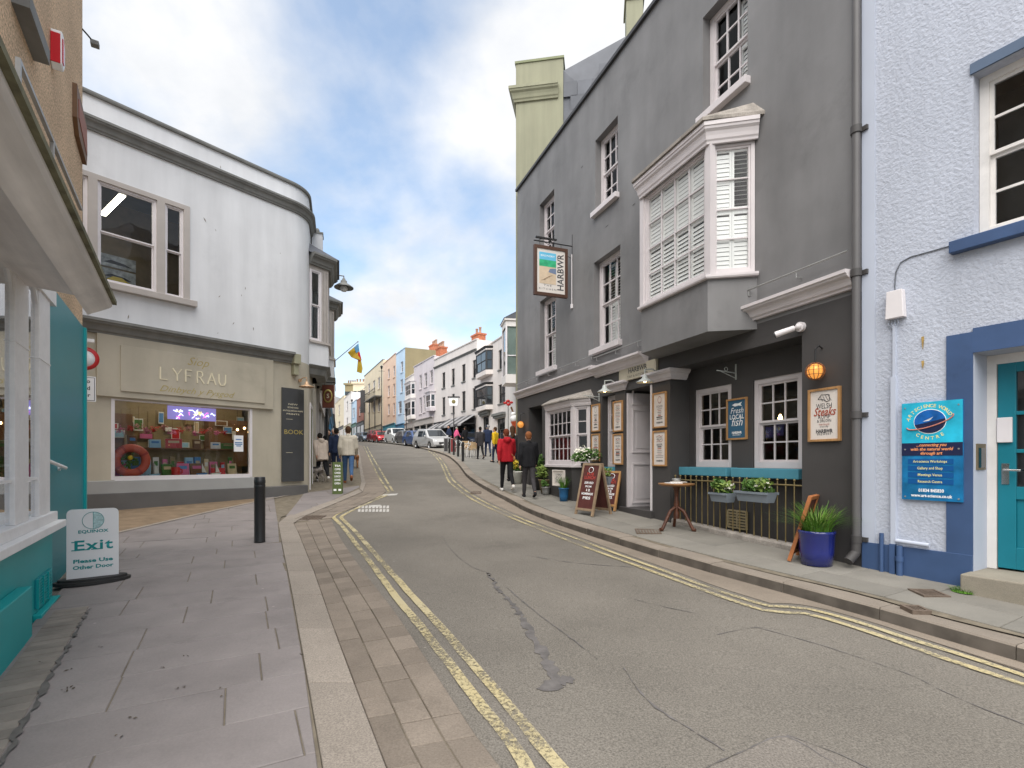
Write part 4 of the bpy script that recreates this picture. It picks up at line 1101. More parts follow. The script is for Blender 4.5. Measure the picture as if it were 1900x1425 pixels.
# moss tuft by the step
# ---------------------------------------------------------------- gallery sign
sg = B.rect(1674, 1787, 745, 929, -.03, 1730)
gs = thing('gallery_sign', 'turquoise and blue gallery sign board with a globe emblem on the roughcast wall', 'sign', B.mat((sg[0] + sg[1]) / 2, sg[2], -.03))
gw, ghh = sg[1] - sg[0], sg[3] - sg[2]
M_turq = mat('sign_turquoise', (0.02, 0.42, 0.60), 0.35, 0.35, 4, spec=.5)
M_deep = mat('sign_deep_blue', (0.008, 0.15, 0.34), 0.35, 0.45, 5, spec=.5)
M_band = mat('sign_band', (0.015, 0.02, 0.06), 0.35, 0)
M_btn = mat('sign_button', (0.006, 0.085, 0.27), 0.35, 0)
M_yel = mat('print_yellow', (0.75, 0.7, 0.3), 0.5, 0)
M_org = mat('print_orange', (0.8, 0.30, 0.12), 0.5, 0)
M_wht = mat('print_white', (0.85, 0.85, 0.85), 0.5, 0)
MB().box(-gw / 2, gw / 2, -.006, .028, 0, ghh).build('board', M_deep, gs)
MB().box(-gw / 2, gw / 2, -.0085, -.0062, ghh * .585, ghh).build('sky_panel', M_turq, gs)
MB().box(-gw / 2, gw / 2, -.0092, -.0063, ghh * .455, ghh * .585).build('band', M_band, gs)
ec = (-.02 * gw, ghh * .80)
def ell(rx, rz, a0=0, a1=360, n=36, rot=0):
    ca, sa = math.cos(rot), math.sin(rot); out = []
    for i in range(n):
        t = R(a0 + (a1 - a0) * i / (n - 1)); a, c = rx * math.cos(t), rz * math.sin(t); out.append((ec[0] + a * ca - c * sa, ec[1] + a * sa + c * ca))
    return out
MB().prism(ell(gw * .27, ghh * .125, 0, 350), -.0105, -.0086, 'y').build('globe_rim', M_wht, gs)
MB().prism(ell(gw * .26, ghh * .118, 0, 350), -.012, -.0106, 'y').build('globe', mat('globe_blue', (.01, .12, .42), .35, .4, 8), gs)
MB().prism(ell(gw * .26, ghh * .118, 195, 372), -.0128, -.0121, 'y').build('globe_depths', M_band, gs)
ring = ell(gw * .40, ghh * .052, -185, 5, 30, .30)
MB().tube([(p[0], -.015, p[1]) for p in ring], .006, 6).build('globe_ring', mat('ring_red', (.55, .2, .15), .5, 0), gs)
MB().prism([(ec[0] - .06, ec[1] + .0), (ec[0] + .01, ec[1] + .02), (ec[0] + .03, ec[1] + .045), (ec[0] - .005, ec[1] + .008)], -.0135, -.0121, 'y').build('gull', M_wht, gs)
for txt, a0, a1, rx, rz, fl in (('ART', 168, 140, .37, .15, 0), ('SCIENCE WORLD', 130, 24, .36, .158, 0), ('CENTRE', 232, 308, .33, .17, 1)):
    for i, ch in enumerate(txt):
        if ch == ' ': continue
        a = R(a0 + (a1 - a0) * i / max(1, len(txt) - 1))
        letters(ch, .045, M_yel, gs, ec[0] + gw * rx * math.cos(a), ec[1] + ghh * rz * math.sin(a), -.0095, bold=.02, rot=(a - math.pi / 2) * .7 if not fl else (a + math.pi / 2 - 2 * math.pi) * .7)
for i, tx in enumerate(('...connecting you', 'with the natural world', 'through art')):
    letters(tx, .042, M_org, gs, 0, ghh * (.562 - .042 * i), -.0100, bold=.025, shear=.25, fit=gw * (.50, .70, .36)[i])
for i, tx in enumerate(('Art-science Workshops', 'Gallery and Shop', 'Meetings Venue', 'Research Centre')):
    z = ghh * (.395 - .068 * i)
    MB().box(-gw * .39, gw * .36, -.0095, -.0063, z - .026, z + .026).build('button', M_btn, gs)
    letters(tx, .036, M_yel, gs, -.01, z, -.0102, bold=.012, fit=gw * (.56, .42, .4, .4)[i])
letters('01834 845830', .045, M_wht, gs, 0, ghh * .10, -.0088, bold=.03, fit=gw * .42)
letters('www.art-science.co.uk', .042, M_wht, gs, 0, ghh * .047, -.0088, bold=.03, fit=gw * .68)
for x in (-.44, .44):
    for z in (.03, .52, .95): MB().cyl((gw * x, -.013, ghh * z), (gw * x, -.006, ghh * z), .008, n=8).build('screw', M_steel, gs)

# ================================================================ taupe and white bookshop
M_taupe = mat('taupe_paint', (0.47, 0.425, 0.335), 0.6, 0.07, 1.2, bump=0.04, bscale=14, grime=0.13, streak=.10, stretch=(2, 2, .3))
M_shopwhite = mat('shop_white', (0.68, 0.685, 0.70), 0.65, 0.05, 1.0, bump=0.06, bscale=10, streak=.09, stretch=(3, 3, .3), grime=.09)
M_stonegrey = mat('cornice_grey', (0.185, 0.185, 0.175), 0.7, 0.12, 2, streak=.15)
M_plinth = mat('plinth_grey', (0.13, 0.125, 0.12), 0.7, 0.1, 2, grime=.1)
M_band2 = mat('pale_grey_band', (0.36, 0.36, 0.35), 0.7, 0.06, 2)
M_putty = mat('putty_frame', (0.44, 0.40, 0.37), 0.6, 0.06, 3)
shop = thing('bookshop', 'white and taupe bookshop with rounded corner and wide display window', 'shop', LY.mat())
inv = LY.mat().inverted()
loc = lambda p: (inv @ Vector((p.x, p.y, 0)))
zcor = LY.z(165, 600); zcor = (LY.z(165, 602) + LY.z(520, 668)) / 2
zpar = (LY.z(165, 172) + LY.z(480, 318)) / 2
sw = (LY.s(207), LY.s(467), (LY.z(207, 888) + LY.z(467, 881)) / 2, (LY.z(207, 741) + LY.z(467, 758)) / 2)
LL = LY.L
facade('ground_floor', shop, M_taupe, [(*sw, .10)], 0, LL, -.3, zcor, D=5.5)
uw_c = LY.s(238); uw_w = LY.s(352) - uw_c
uw = (uw_c - uw_w, uw_c + uw_w, LY.z(345, 557), LY.z(345, 382))
facade('upper_wall', shop, M_shopwhite, [(*uw, .06)], 0, LL, zcor, zpar, D=5.5)
# rounded corner and street side
al = [loc(p) for p in arc]
def curve_wall(name, m, z0, z1, extra=4.5):
    b = MB(); pts = [(p.x, p.y) for p in al]; d = loc(LY2 + STD * extra); pts.append((d.x, d.y))
    v_ = [(x, y, z0) for x, y in pts] + [(x, y, z1) for x, y in pts]; n = len(pts)
    b.add(v_, [(i, i + 1, n + i + 1, n + i) for i in range(n - 1)], True)
    return b.build(name, m, shop, fix=False)
curve_wall('corner_wall', M_taupe, -.3, zcor); curve_wall('corner_upper_wall', M_shopwhite, zcor, zpar)
pth = [(0, 0), (LL, 0)] + [(p.x, p.y) for p in al[1:]] + [(loc(LY2 + STD * 4.5).x, loc(LY2 + STD * 4.5).y)]
cornice('upper_cornice', shop, M_stonegrey, pth, (LY.z(165, 232) + LY.z(480, 367)) / 2 - .05, OGEE(.24, .16))
cornice('coping', shop, M_stonegrey, pth, zpar, [(-.25, 0), (.05, 0), (.06, .03), (.06, .07), (-.25, .09)])
cornice('lower_cornice', shop, M_stonegrey, pth[:2], zcor - .1, OGEE(.27, .24))
MB().box(LL - .02, LL + .16, -.22, .06, zcor - .12, zcor + .14).box(LL, LL + .13, -.16, .03, zcor - .4, zcor - .12).build('cornice_bracket', mat('olive_stone', (.3, .29, .2), .7, .1), shop, .01)
# fascia box and raised sign panel
fz0, fz1 = LY.z(500, 768) , zcor - .1
MB().box(LY.s(178), LY.s(505), -.07, 0, sw[3] + .03, fz1).build('fascia', M_taupe, shop, .006)
sgp = LY.rect(224, 495, 640, 745, -.10, 300)
zsA, zsB = sw[3] + .16, LY.z(224, 640, -.1)
MB().box(LY.s(224, -.1), LY.s(492, -.1), -.10, -.07, zsA, zsB).build('sign_panel', M_taupe, shop, .004)
# lettering: thin serif strokes for the name, gold script above and below
M_gold = mat('gold_letter', (0.42, 0.33, 0.10), 0.5, 0.1)
M_ivory = mat('ivory_letter', (0.75, 0.68, 0.5), 0.5, 0)
lx0, lx1 = LY.s(295, -.1), LY.s(423, -.1); lz0 = (LY.z(295, 703, -.1) + LY.z(423, 717, -.1)) / 2; lh = LY.z(295, 680, -.1) - LY.z(295, 703, -.1)
def strokes(parent, word, x0, x1, z0, h, m, y, th=.018):
    G_ = {'L': [[(0, 0, 0, 1)], [(0, 0, .7, 0)]], 'Y': [[(0, 1, .45, .5)], [(.9, 1, .45, .5)], [(.45, .5, .45, 0)]], 'F': [[(.1, 0, .1, 1)], [(.1, 1, .75, 1)], [(.1, .52, .62, .52)]],
          'R': [[(.1, 0, .1, 1)], [(.1, 1, .5, 1)], [(.5, 1, .65, .88)], [(.65, .88, .65, .66)], [(.65, .66, .5, .52)], [(.5, .52, .1, .52)], [(.38, .52, .85, 0)]],
          'A': [[(0, 0, .45, 1)], [(.45, 1, .9, 0)], [(.18, .36, .72, .36)]], 'U': [[(.05, 1, .05, .3)], [(.05, .3, .25, .02)], [(.25, .02, .6, .02)], [(.6, .02, .8, .3)], [(.8, .3, .8, 1)]]}
    n = len(word); pw = (x1 - x0) / n
    for i, ch in enumerate(word):
        b = MB(); ox = x0 + pw * i + pw * .1; sx = pw * .82
        for st in G_[ch]:
            for (a, c, d_, e_) in st:
                vert = abs(e_ - c) > abs(d_ - a) * .5; t = th if vert and d_ >= a else th * .55
                p, q_ = Vector((ox + a * sx, z0 + c * h)), Vector((ox + d_ * sx, z0 + e_ * h)); dd = (q_ - p).normalized(); nn = Vector((-dd.y, dd.x)) * t / 2
                b.prism([tuple(p + nn), tuple(p - nn), tuple(q_ - nn), tuple(q_ + nn)], y, y + .01, 'y')
        b.build('letter', m, parent)
strokes(shop, 'LYFRAU', lx0, lx1, lz0, lh, M_ivory, -.112, .03)
sx = (lx0 + lx1) / 2
letters('Siop', .26, M_gold, shop, sx + .05, lz0 + lh + .2, -.104, shear=.45, bold=-.012)
letters('Dinbych y Pysgod', .19, M_gold, shop, sx + .05, lz0 - .2, -.104, shear=.45, bold=-.01, fit=1.55)
# window frame, glass, plinths
wf = MB()
for a, c in ((sw[0] - .01, sw[0] + .05), (sw[1] - .05, sw[1] + .01)): wf.box(a, c, -.015, .08, sw[2] - .04, sw[3] - .002)
wf.box(sw[0] + .05, sw[1] - .05, -.0145, .08, sw[2] - .05, sw[2] + .035); wf.box(sw[0] + .05, sw[1] - .05, .01, .08, sw[3] - .03, sw[3] - .002)
fw_ = wf.build('shop_window', M_white, shop)
MB().quad((sw[0], .05, sw[2]), (sw[1], .05, sw[2]), (sw[1], .05, sw[3]), (sw[0], .05, sw[3])).build('pane', M_glass, fw_)
zbd = sw[2] - .05
MB().box(LY.s(160), LY.s(480), -.04, 0, LY.z(300, 912), zbd).build('grey_band', M_band2, shop, .01)
cornice('plinth', shop, M_plinth, [(0, 0), (LL, 0)] + [(p.x, p.y) for p in al[1:6]], -.3, [(.0, 0), (.06, 0), (.06, LY.z(300, 912) + .3), (0, LY.z(300, 912) + .32)])
# tripartite upper window
def tri():
    f0, f1 = uw[0], uw[1]; z0, z1 = uw[2], uw[3]
    f_ = MB().box(f0 - .0, f0 + .12, -.02, .12, z0, z1).box(f1 - .12, f1, -.02, .12, z0, z1).box(f0 + .12, f1 - .12, -.019, .12, z1 - .1, z1)
    c0, c1 = LY.s(186), LY.s(291); a0 = LY.s(306)
    m0 = f0 + (f1 - a0)
    f_.box(c1, a0, -.018, .12, z0, z1 - .1).box(m0, m0 + (a0 - c1), -.018, .12, z0, z1 - .1)
    o = f_.build('window_surround', M_putty, shop)
    box('window_sill', M_putty, shop, f0 - .12, f1 + .12, -.12, .1, z0 - .13, z0 + .003, .01)
    sash(shop, m0 + (a0 - c1), c1, z0 + .01, z1 - .1, .02, 1, 2, M_white, fr=.045)
    sash(shop, a0, f1 - .12, z0 + .01, z1 - .1, .02, 1, 2, M_white, fr=.04)
    sash(shop, f0 + .12, m0, z0 + .01, z1 - .1, .02, 1, 2, M_white, fr=.04)
    MB().quad((f0, 2.6, z0 - .5), (f1 + 2, 2.6, z0 - .5), (f1 + 2, 2.6, z1 + .6), (f0, 2.6, z1 + .6)).build('room_wall', mat('room_tan', (.25, .19, .12), .8, .2), shop)
    rm = thing('strip_light', 'lit fluorescent strip on the ceiling behind the upper shop window', 'lamp', LY.mat(c0 + .5, z1 - .02, 1.2))
    MB().box(-.05, .05, -.7, .7, -.03, 0).build('tube', mat('tube_light', (1, .93, .75), .4, 0, emit=6), rm)
    MB().box(-.07, .07, -.75, .75, 0, .04).build('housing', M_white, rm)
    pt = thing('wall_pictures', 'two black and white racing car prints behind the upper shop window', 'picture', LY.mat(c0 + .1, z0 + .62, .9))
    for k in (0, 1):
        MB().box(.06, .75, 0, .02, -.3 * k, -.3 * k + .26).build('print', mat('grey_print', (.45, .45, .45), .6, .5, 9), pt)
        MB().prism([(.15, -.3 * k + .08), (.3, -.3 * k + .15), (.55, -.3 * k + .12), (.68, -.3 * k + .06)], -.004, -.001, 'y').build('car_shape', M_ink, pt)
    cr_ = thing('yellow_toy_car', 'yellow toy car on the sill inside the upper window', 'toy car', LY.mat(c0 + .35, z0 + .05, .16))
    MB().prism([(-.2, 0), (.22, 0), (.24, .06), (.15, .1), (.05, .16), (-.1, .16), (-.2, .09)], 0, .14, 'y').build('body', mat('toy_yellow', (.6, .42, .02), .4, 0), cr_, .01)
    for x in (-.12, .14): MB().cyl((x, -.01, .03), (x, .15, .03), .04, n=10).build('wheel', M_black, cr_)
tri()
# street-side door recess and trim beyond the corner
dm = LS.mat()
dl = thing('shop_side_doorway', 'pale olive recessed doorway round the bookshop corner', 'doorway', dm)
MB().box(.25, .32, -.03, .02, .3, 3.1).box(1.5, 1.57, -.03, .02, .3, 3.1).box(.25, 1.57, -.032, .02, 3.1, 3.2).build('frame', M_white, dl)
MB().box(.32, 1.5, -.012, -.004, .3, 3.1).build('door', mat('olive_door', (.2, .21, .13), .6, .1), dl)
# BOOK board on the rounded corner
bp_ = [al[i] for i in range(0, 6)]
bz0, bz1 = LY.z(545, 893), LY.z(530, 720)
bk = thing('book_board', 'tall dark slate shop board with gold lettering on the rounded corner', 'sign', LY.mat())
ba = LY.s(521); 
pts = [(ba, -.03), (LL, -.03)] + [(p.x + .02, p.y - .03) for p in al[1:4]]
MB().sweep([(0, bz0), (.045, bz0), (.045, bz1), (0, bz1)], pts).build('board', mat('slate_board', (.055, .057, .06), .5, .1, 3), bk)
bm_ = (ba + LL) / 2 + .05
letters('BOOK', .17, M_gold, bk, bm_ + .12, (bz0 + bz1) / 2 + .07, -.0775, fit=.52)
for i, wd_ in enumerate((.25, .3, .55, .35)): letters(('NEW', 'SECOND HAND', 'ANTIQUARIAN MAPS', 'PRINTS')[i], .055, M_ivory, bk, bm_ + .1, bz1 - .42 - .085 * i, -.0775, fit=wd_)
for z in (bz0 + .75, bz0 + 1.62): MB().box(ba + .1, LL, -.078, -.076, z, z + .008).build('rule', M_ivory, bk)
# gooseneck lamp above it
def gooseneck(label, wl, s_, z_, drop, out, m, group, lit=False, rad=.14):
    t = thing('gooseneck_lamp', label, 'lamp', wl.mat(s_, z_, 0), group)
    MB().cyl((0, 0, 0), (0, -.03, 0), .05, n=14).build('wall_plate', m, t)
    MB().tube([(0, -.02, 0), (0, -out * .5, .06), (0, -out, .04), (0, -out, -drop)], .012, 8).build('arm', m, t)
    MB().lathe([(.02, 0), (.045, -.03), (.05, -.07), (.09, -.1), (rad, -.135), (rad, -.15), (rad - .01, -.145), (.04, -.09)], 18, (0, -out, -drop)).build('lamp_shade', m, t)
    MB().ball((0, -out, -drop - .11), .035, 10, 8).build('bulb', M_bulb if lit else M_wht, t)
    return t
M_copper = mat('copper_shade', (.5, .33, .2), .5, .15, 5, metal=.4)
gooseneck('copper gooseneck lamp above the dark slate shop board', LY, LY.s(556), LY.z(556, 706), .06, .35, M_copper, None, rad=.19)

# chips and rust marks on the white upper wall, and under its cornice
rk = random.Random(23); M_chip = mat('chip_mark', (.22, .19, .16), .9, .3, 12)
for u, v in ((380, 408), (400, 427), (455, 535), (448, 548), (407, 550), (433, 600), (404, 618), (409, 310), (238, 588), (520, 470), (330, 300), (470, 610)):
    s_, z_ = LY.sz(u, v); a = rk.uniform(.6, 2.2); l_ = rk.uniform(.02, .06); dx_, dz_ = math.cos(a) * l_, math.sin(a) * l_
    MB().prism([(s_ - dx_, z_ - dz_), (s_ + dz_ * .25, z_ - dx_ * .25), (s_ + dx_, z_ + dz_), (s_ - dz_ * .2, z_ + dx_ * .2)], -.004, -.001, 'y').build('paint_chip', M_chip, shop)
for u, v in ((1178, 330), (1176, 380), (1126, 420), (1080, 310)):
    s_, z_ = H.sz(u, v); l_ = rk.uniform(.03, .08)
    MB().prism([(s_ - l_, z_), (s_, z_ - .006), (s_ + l_, z_ + .008), (s_ + .01, z_ + .012)], -.004, -.001, 'y').build('paint_chip', mat('chip_dark', (.07, .065, .06), .9, .3), pub)
# ================================================================ goods behind the bookshop window
def LYm(s_, z_, y_): return LY.mat(s_, z_, y_)
C_ = lambda nm, c, r_=.55, **k: mat(nm, c, r_, k.pop('var', .1), 6, **k)
M_tan = C_('shop_tan', (.24, .175, .085)); M_shelfw = C_('shelf_white', (.62, .60, .55)); M_red = C_('gloss_red', (.5, .02, .02), .35); M_bl = C_('print_blue', (.08, .22, .45))
M_pink = C_('pink', (.55, .12, .25)); M_grn = C_('leaf_green', (.06, .16, .03)); M_sand = C_('sand', (.55, .42, .25)); M_brown = C_('brown_wood', (.16, .08, .035)); M_sky = C_('sky_print', (.3, .5, .62)); M_life = C_('lifebuoy_red', (.55, .10, .06), .5)
W0, W1_, Z0, Z1 = sw
room = thing('shop_display_shelf', 'pale display shelf running along the inside of the bookshop window', 'shelf', LYm(W0, 0, 0))
ww = W1_ - W0
MB().box(.03, ww - .03, .12, .75, Z0 - .03, Z0 + .01).build('lower_board', M_shelfw, room)
MB().box(.03, ww - .03, .62, .95, Z0 + .62, Z0 + .65).build('upper_board', M_brown, room)
MB().box(.03, ww - .03, .9, .92, Z0, Z0 + .62).build('back_board', M_tan, room)
bwl = thing('shop_back_wall', 'tan back wall with dark shelving inside the bookshop', 'shelving', LYm(W0, 0, 0))
MB().box(-.6, ww + .8, 2.3, 2.35, Z0 - .4, Z1 + .6).build('wall_panel', M_tan, bwl)
MB().box(-.6, ww + .8, .3, 2.3, Z1 + .75, Z1 + .77).build('ceiling_panel', C_('ceil_cream', (.5, .42, .26)), bwl)
for k, (a, c) in enumerate(((.1, .9), (2.6, 3.6))):
    MB().box(a, c, 1.95, 2.28, Z0 + .2, Z1 - .15).build('cabinet', M_brown, bwl)
rs = random.Random(11)
cl = [M_red, M_bl, M_pink, M_sand, M_sky, M_shelfw, M_brown, M_grn, M_tan]
cn = {M_red.name: 'red', M_bl.name: 'blue', M_pink.name: 'pink', M_sand.name: 'sandy', M_sky.name: 'pale blue', M_shelfw.name: 'white', M_brown.name: 'brown', M_grn.name: 'green', M_tan.name: 'tan'}
def book(s_, z_, y_, w_, h_, d_, m, lab, grp, rz_=0.0, lean=0.0):
    t = thing('book', lab, 'book', LYm(s_, z_, y_) @ Matrix.Rotation(rz_, 4, 'Z') @ Matrix.Rotation(lean, 4, 'X'), grp)
    MB().box(-w_ / 2, w_ / 2, 0, d_, 0, h_).build('cover', m, t)
    MB().box(-w_ / 2 + .006, w_ / 2 + .003, .004, d_ - .004, .004, h_ + .002).build('pages', M_shelfw, t)
    MB().box(-w_ * .33, w_ * .33, -.003, -.0005, h_ * .55, h_ * .8).build('title_block', rs.choice(cl), t)
# front row on the lower board
xs = 1.0
front = []
while xs < ww - .35:
    w_ = rs.uniform(.14, .34); h_ = rs.uniform(.16, .36); m = rs.choice(cl)
    lab = f'{cn[m.name]} covered book propped in the front row of the shop window'
    book(W0 + xs + w_ / 2, Z0 + .012, rs.uniform(.25, .42), w_, h_, .03, m, lab, 'books in the shop window', rs.uniform(-.25, .25), -.18)
    xs += w_ + rs.uniform(.03, .12)
xs = .5
while xs < ww - .3:                                              # second row on the upper board
    w_ = rs.uniform(.16, .36); h_ = rs.uniform(.14, .34); m = rs.choice(cl)
    book(W0 + xs + w_ / 2, Z0 + .652, rs.uniform(.68, .8), w_, h_, .04, m, f'{cn[m.name]} covered book standing on the raised shelf behind the shop window', 'books on the raised shelf', rs.uniform(-.3, .3), -.1)
    xs += w_ + rs.uniform(.04, .25)
xs = .15
while xs < ww - .2:                                              # third row, tucked behind on the lower board
    w_ = rs.uniform(.08, .2); h_ = rs.uniform(.3, .5); m = rs.choice(cl)
    book(W0 + xs + w_ / 2, Z0 + .012, rs.uniform(.55, .62), w_, h_, .05, m, f'{cn[m.name]} covered book in the back row of the lower display shelf', 'books in the back row', rs.uniform(-.2, .2), -.05)
    xs += w_ + rs.uniform(.01, .08)
SZ = ('small', 'tall', 'wide', 'square', 'narrow')
for k in range(22):                                              # cards and prints hung at the back
    x = .12 + k * .163; m = cl[(k * 4 + 1) % len(cl)]; q_ = k % 5; w_ = (.09, .1, .16, .12, .06)[q_]; h_ = (.14, .3, .14, .18, .3)[q_]; z_ = .70 + .20 * ((k * 7) % 4)
    t = thing('wall_print', f'{SZ[q_]} {cn[m.name]} card hung {("above", "level with", "just below", "well above")[(k * 7) % 4]} the raised shelf inside the bookshop', 'print', LYm(W0 + x, Z0 + z_, 1.9 if k in (1, 2, 3, 4, 17, 18, 19, 20) else 2.24), 'cards at the back of the bookshop')
    MB().box(-w_, w_, 0, .012, 0, h_).build('sheet', (M_shelfw, M_brown, M_shelfw)[k % 3], t); MB().box(-w_ * .82, w_ * .82, -.002, 0, h_ * .1, h_ * .9).build('picture', m, t)
for k in range(14):                                              # row of dried roses hanging from the upper rail
    x = .5 + k * .17
    t = thing('hanging_bouquet', 'dusky pink bouquet hanging in the row inside the bookshop', 'bouquet', LYm(W0 + x, Z0 + 1.02 + .05 * (k % 3), 1.3), 'bouquets hanging inside the bookshop')
    leaves('petals', t, 60, (.10, .08, .12), (M_pink, M_red, C_('dusky_rose', (.4, .16, .14)))[k % 3], 60 + k, .03); MB().cyl((0, 0, .08), (0, 0, .5), .004, n=5).build('string', M_brown, t)
lb = thing('lifebuoy', 'orange red lifebuoy with a yellow flower inside the shop window', 'lifebuoy', LYm(W0 + .42, Z0 + .36, .32))
pr = [(.27 + .085 * math.cos(2 * math.pi * i / 12), .085 * math.sin(2 * math.pi * i / 12)) for i in range(13)]
tb = MB().lathe(pr, 28); tb.v = [(x, z, y) for x, y, z in tb.v]; tb.build('ring', M_life, lb)
for a in (30, 120, 210, 300):
    q = MB().lathe([(.27 + .09 * math.cos(2 * math.pi * i / 12), .09 * math.sin(2 * math.pi * i / 12)) for i in range(13)], 40)
    nb_ = MB(); vs_ = [(x, z, y) for x, y, z in q.v]
    keep = [f_ for f_ in q.f if abs((math.degrees(math.atan2(sum(vs_[i][2] for i in f_), sum(vs_[i][0] for i in f_))) - a + 180) % 360 - 180) < 7]
    nb_.add(vs_, keep, True).build('band', C_('faded_band', (.4, .06, .05)), lb)
fl = MB()
for k in range(60):
    a, r_ = rs.uniform(0, 6.28), rs.uniform(0, .2); fl.ball((r_ * math.cos(a), rs.uniform(-.02, .05), r_ * math.sin(a) - .03), rs.uniform(.012, .03), 5, 4)
fl.build('greenery', M_grn, lb); MB().ball((-.03, -.05, .06), .05, 8, 6).build('flower', C_('daffodil', (.7, .5, .03)), lb)
mg_ = thing('red_mug', 'glossy red mug on the lower shelf of the shop window', 'mug', LYm(W0 + 1.22, Z0 + .012, .2))
MB().lathe([(0, 0), (.07, 0), (.085, .03), (.085, .2), (.078, .2), (.075, .02)], 16).build('body', M_red, mg_); MB().tube([(.08, 0, .05), (.13, 0, .07), (.13, 0, .14), (.08, 0, .16)], .012, 6).build('handle', M_red, mg_)
for k, (x, m) in enumerate(((.8, M_sky), (1.75, M_bl), (2.05, M_shelfw), (2.9, M_shelfw))):
    t = thing('model_boat', ('pale blue', 'dark blue', 'white sailed', 'small white')[k] + ' model boat on the lower shelf of the shop window', 'model boat', LYm(W0 + x, Z0 + .012, .2), 'model boats in the shop window')
    MB().prism([(-.1, .05), (-.08, 0), (.08, 0), (.12, .06)], -.03, .03, 'y').build('hull', m, t); MB().cyl((0, 0, .05), (0, 0, .3), .006, n=6).build('mast', M_brown, t); MB().prism([(.01, .07), (.1, .08), (.01, .29)], -.002, .002, 'y').build('sail', M_shelfw, t)
cmn = thing('neon_panel', 'glowing violet and white light panel hanging at the top of the shop window', 'light panel', LYm(W0 + 1.55, Z1 - .34, .16))
M_neonb = mat('neon_back', (.3, .25, .6), .4, 0, emit=.35); M_neonw = mat('neon_white', (.8, .85, 1), .4, 0, emit=1.1); M_neonp = mat('neon_pink', (.9, .2, .6), .4, 0, emit=.8); M_neony = mat('neon_yellow', (.9, .75, .2), .4, 0, emit=.8)
MB().box(-.5, .5, 0, .03, 0, .3).build('panel', M_neonb, cmn)
for k in range(26):
    x, z = rs.uniform(-.44, .38), rs.uniform(.04, .22)
    pth_ = [(x, -.01, z)]
    for j in range(3): pth_.append((pth_[-1][0] + rs.uniform(-.06, .06), -.01, max(.02, min(.28, pth_[-1][2] + rs.uniform(-.06, .06)))))
    MB().tube(pth_, .008, 5).build('glowing_stroke', (M_neonw, M_neonw, M_neonp, M_neony)[k % 4], cmn)
for k, (x, z) in enumerate(((3.0, .45), (3.18, .40), (3.4, .38), (3.3, .5))):
    t = thing('string_bulb', 'warm glowing bulb of the string inside the bookshop', 'lamp', LYm(W0 + x, Z1 - z, 1.2), 'string bulbs inside the bookshop')
    MB().ball((0, 0, 0), .03, 8, 6).build('bulb', M_bulb, t); MB().cyl((0, 0, .02), (0, 0, .6), .004, n=5).build('flex', M_black, t)
cl_ = thing('shop_fill_panel', 'added hidden glowing panel lighting the bookshop display from above', 'lamp', LYm(W0 + 1.9, Z1 + .65, 1.3))  # unseen glowing panel added to brighten the bookshop interior
MB().box(-1.2, 1.2, -.12, .12, -.02, .0).build('glow_panel', mat('fill_glow', (1, .9, .72), .4, 0, emit=7), cl_); MB().box(-1.25, 1.25, -.16, .16, 0, .03).build('housing', M_white, cl_)
nt_ = thing('window_notice', 'white and blue notice stuck inside the shop window glass', 'notice', LYm(LY.s(444), LY.z(450, 838), .035))
nw, nh = .22, LY.z(450, 808) - LY.z(450, 838)
MB().box(-nw / 2, nw / 2, 0, .004, 0, nh).build('sheet', M_wht, nt_)
for i, (z, wd) in enumerate(((.75, .6), (.55, .8), (.45, .8), (.35, .5))): MB().box(-nw * wd / 2, nw * wd / 2, -.002, -.0005, nh * z - .012, nh * z + .012).build('print_line', M_bl, nt_)

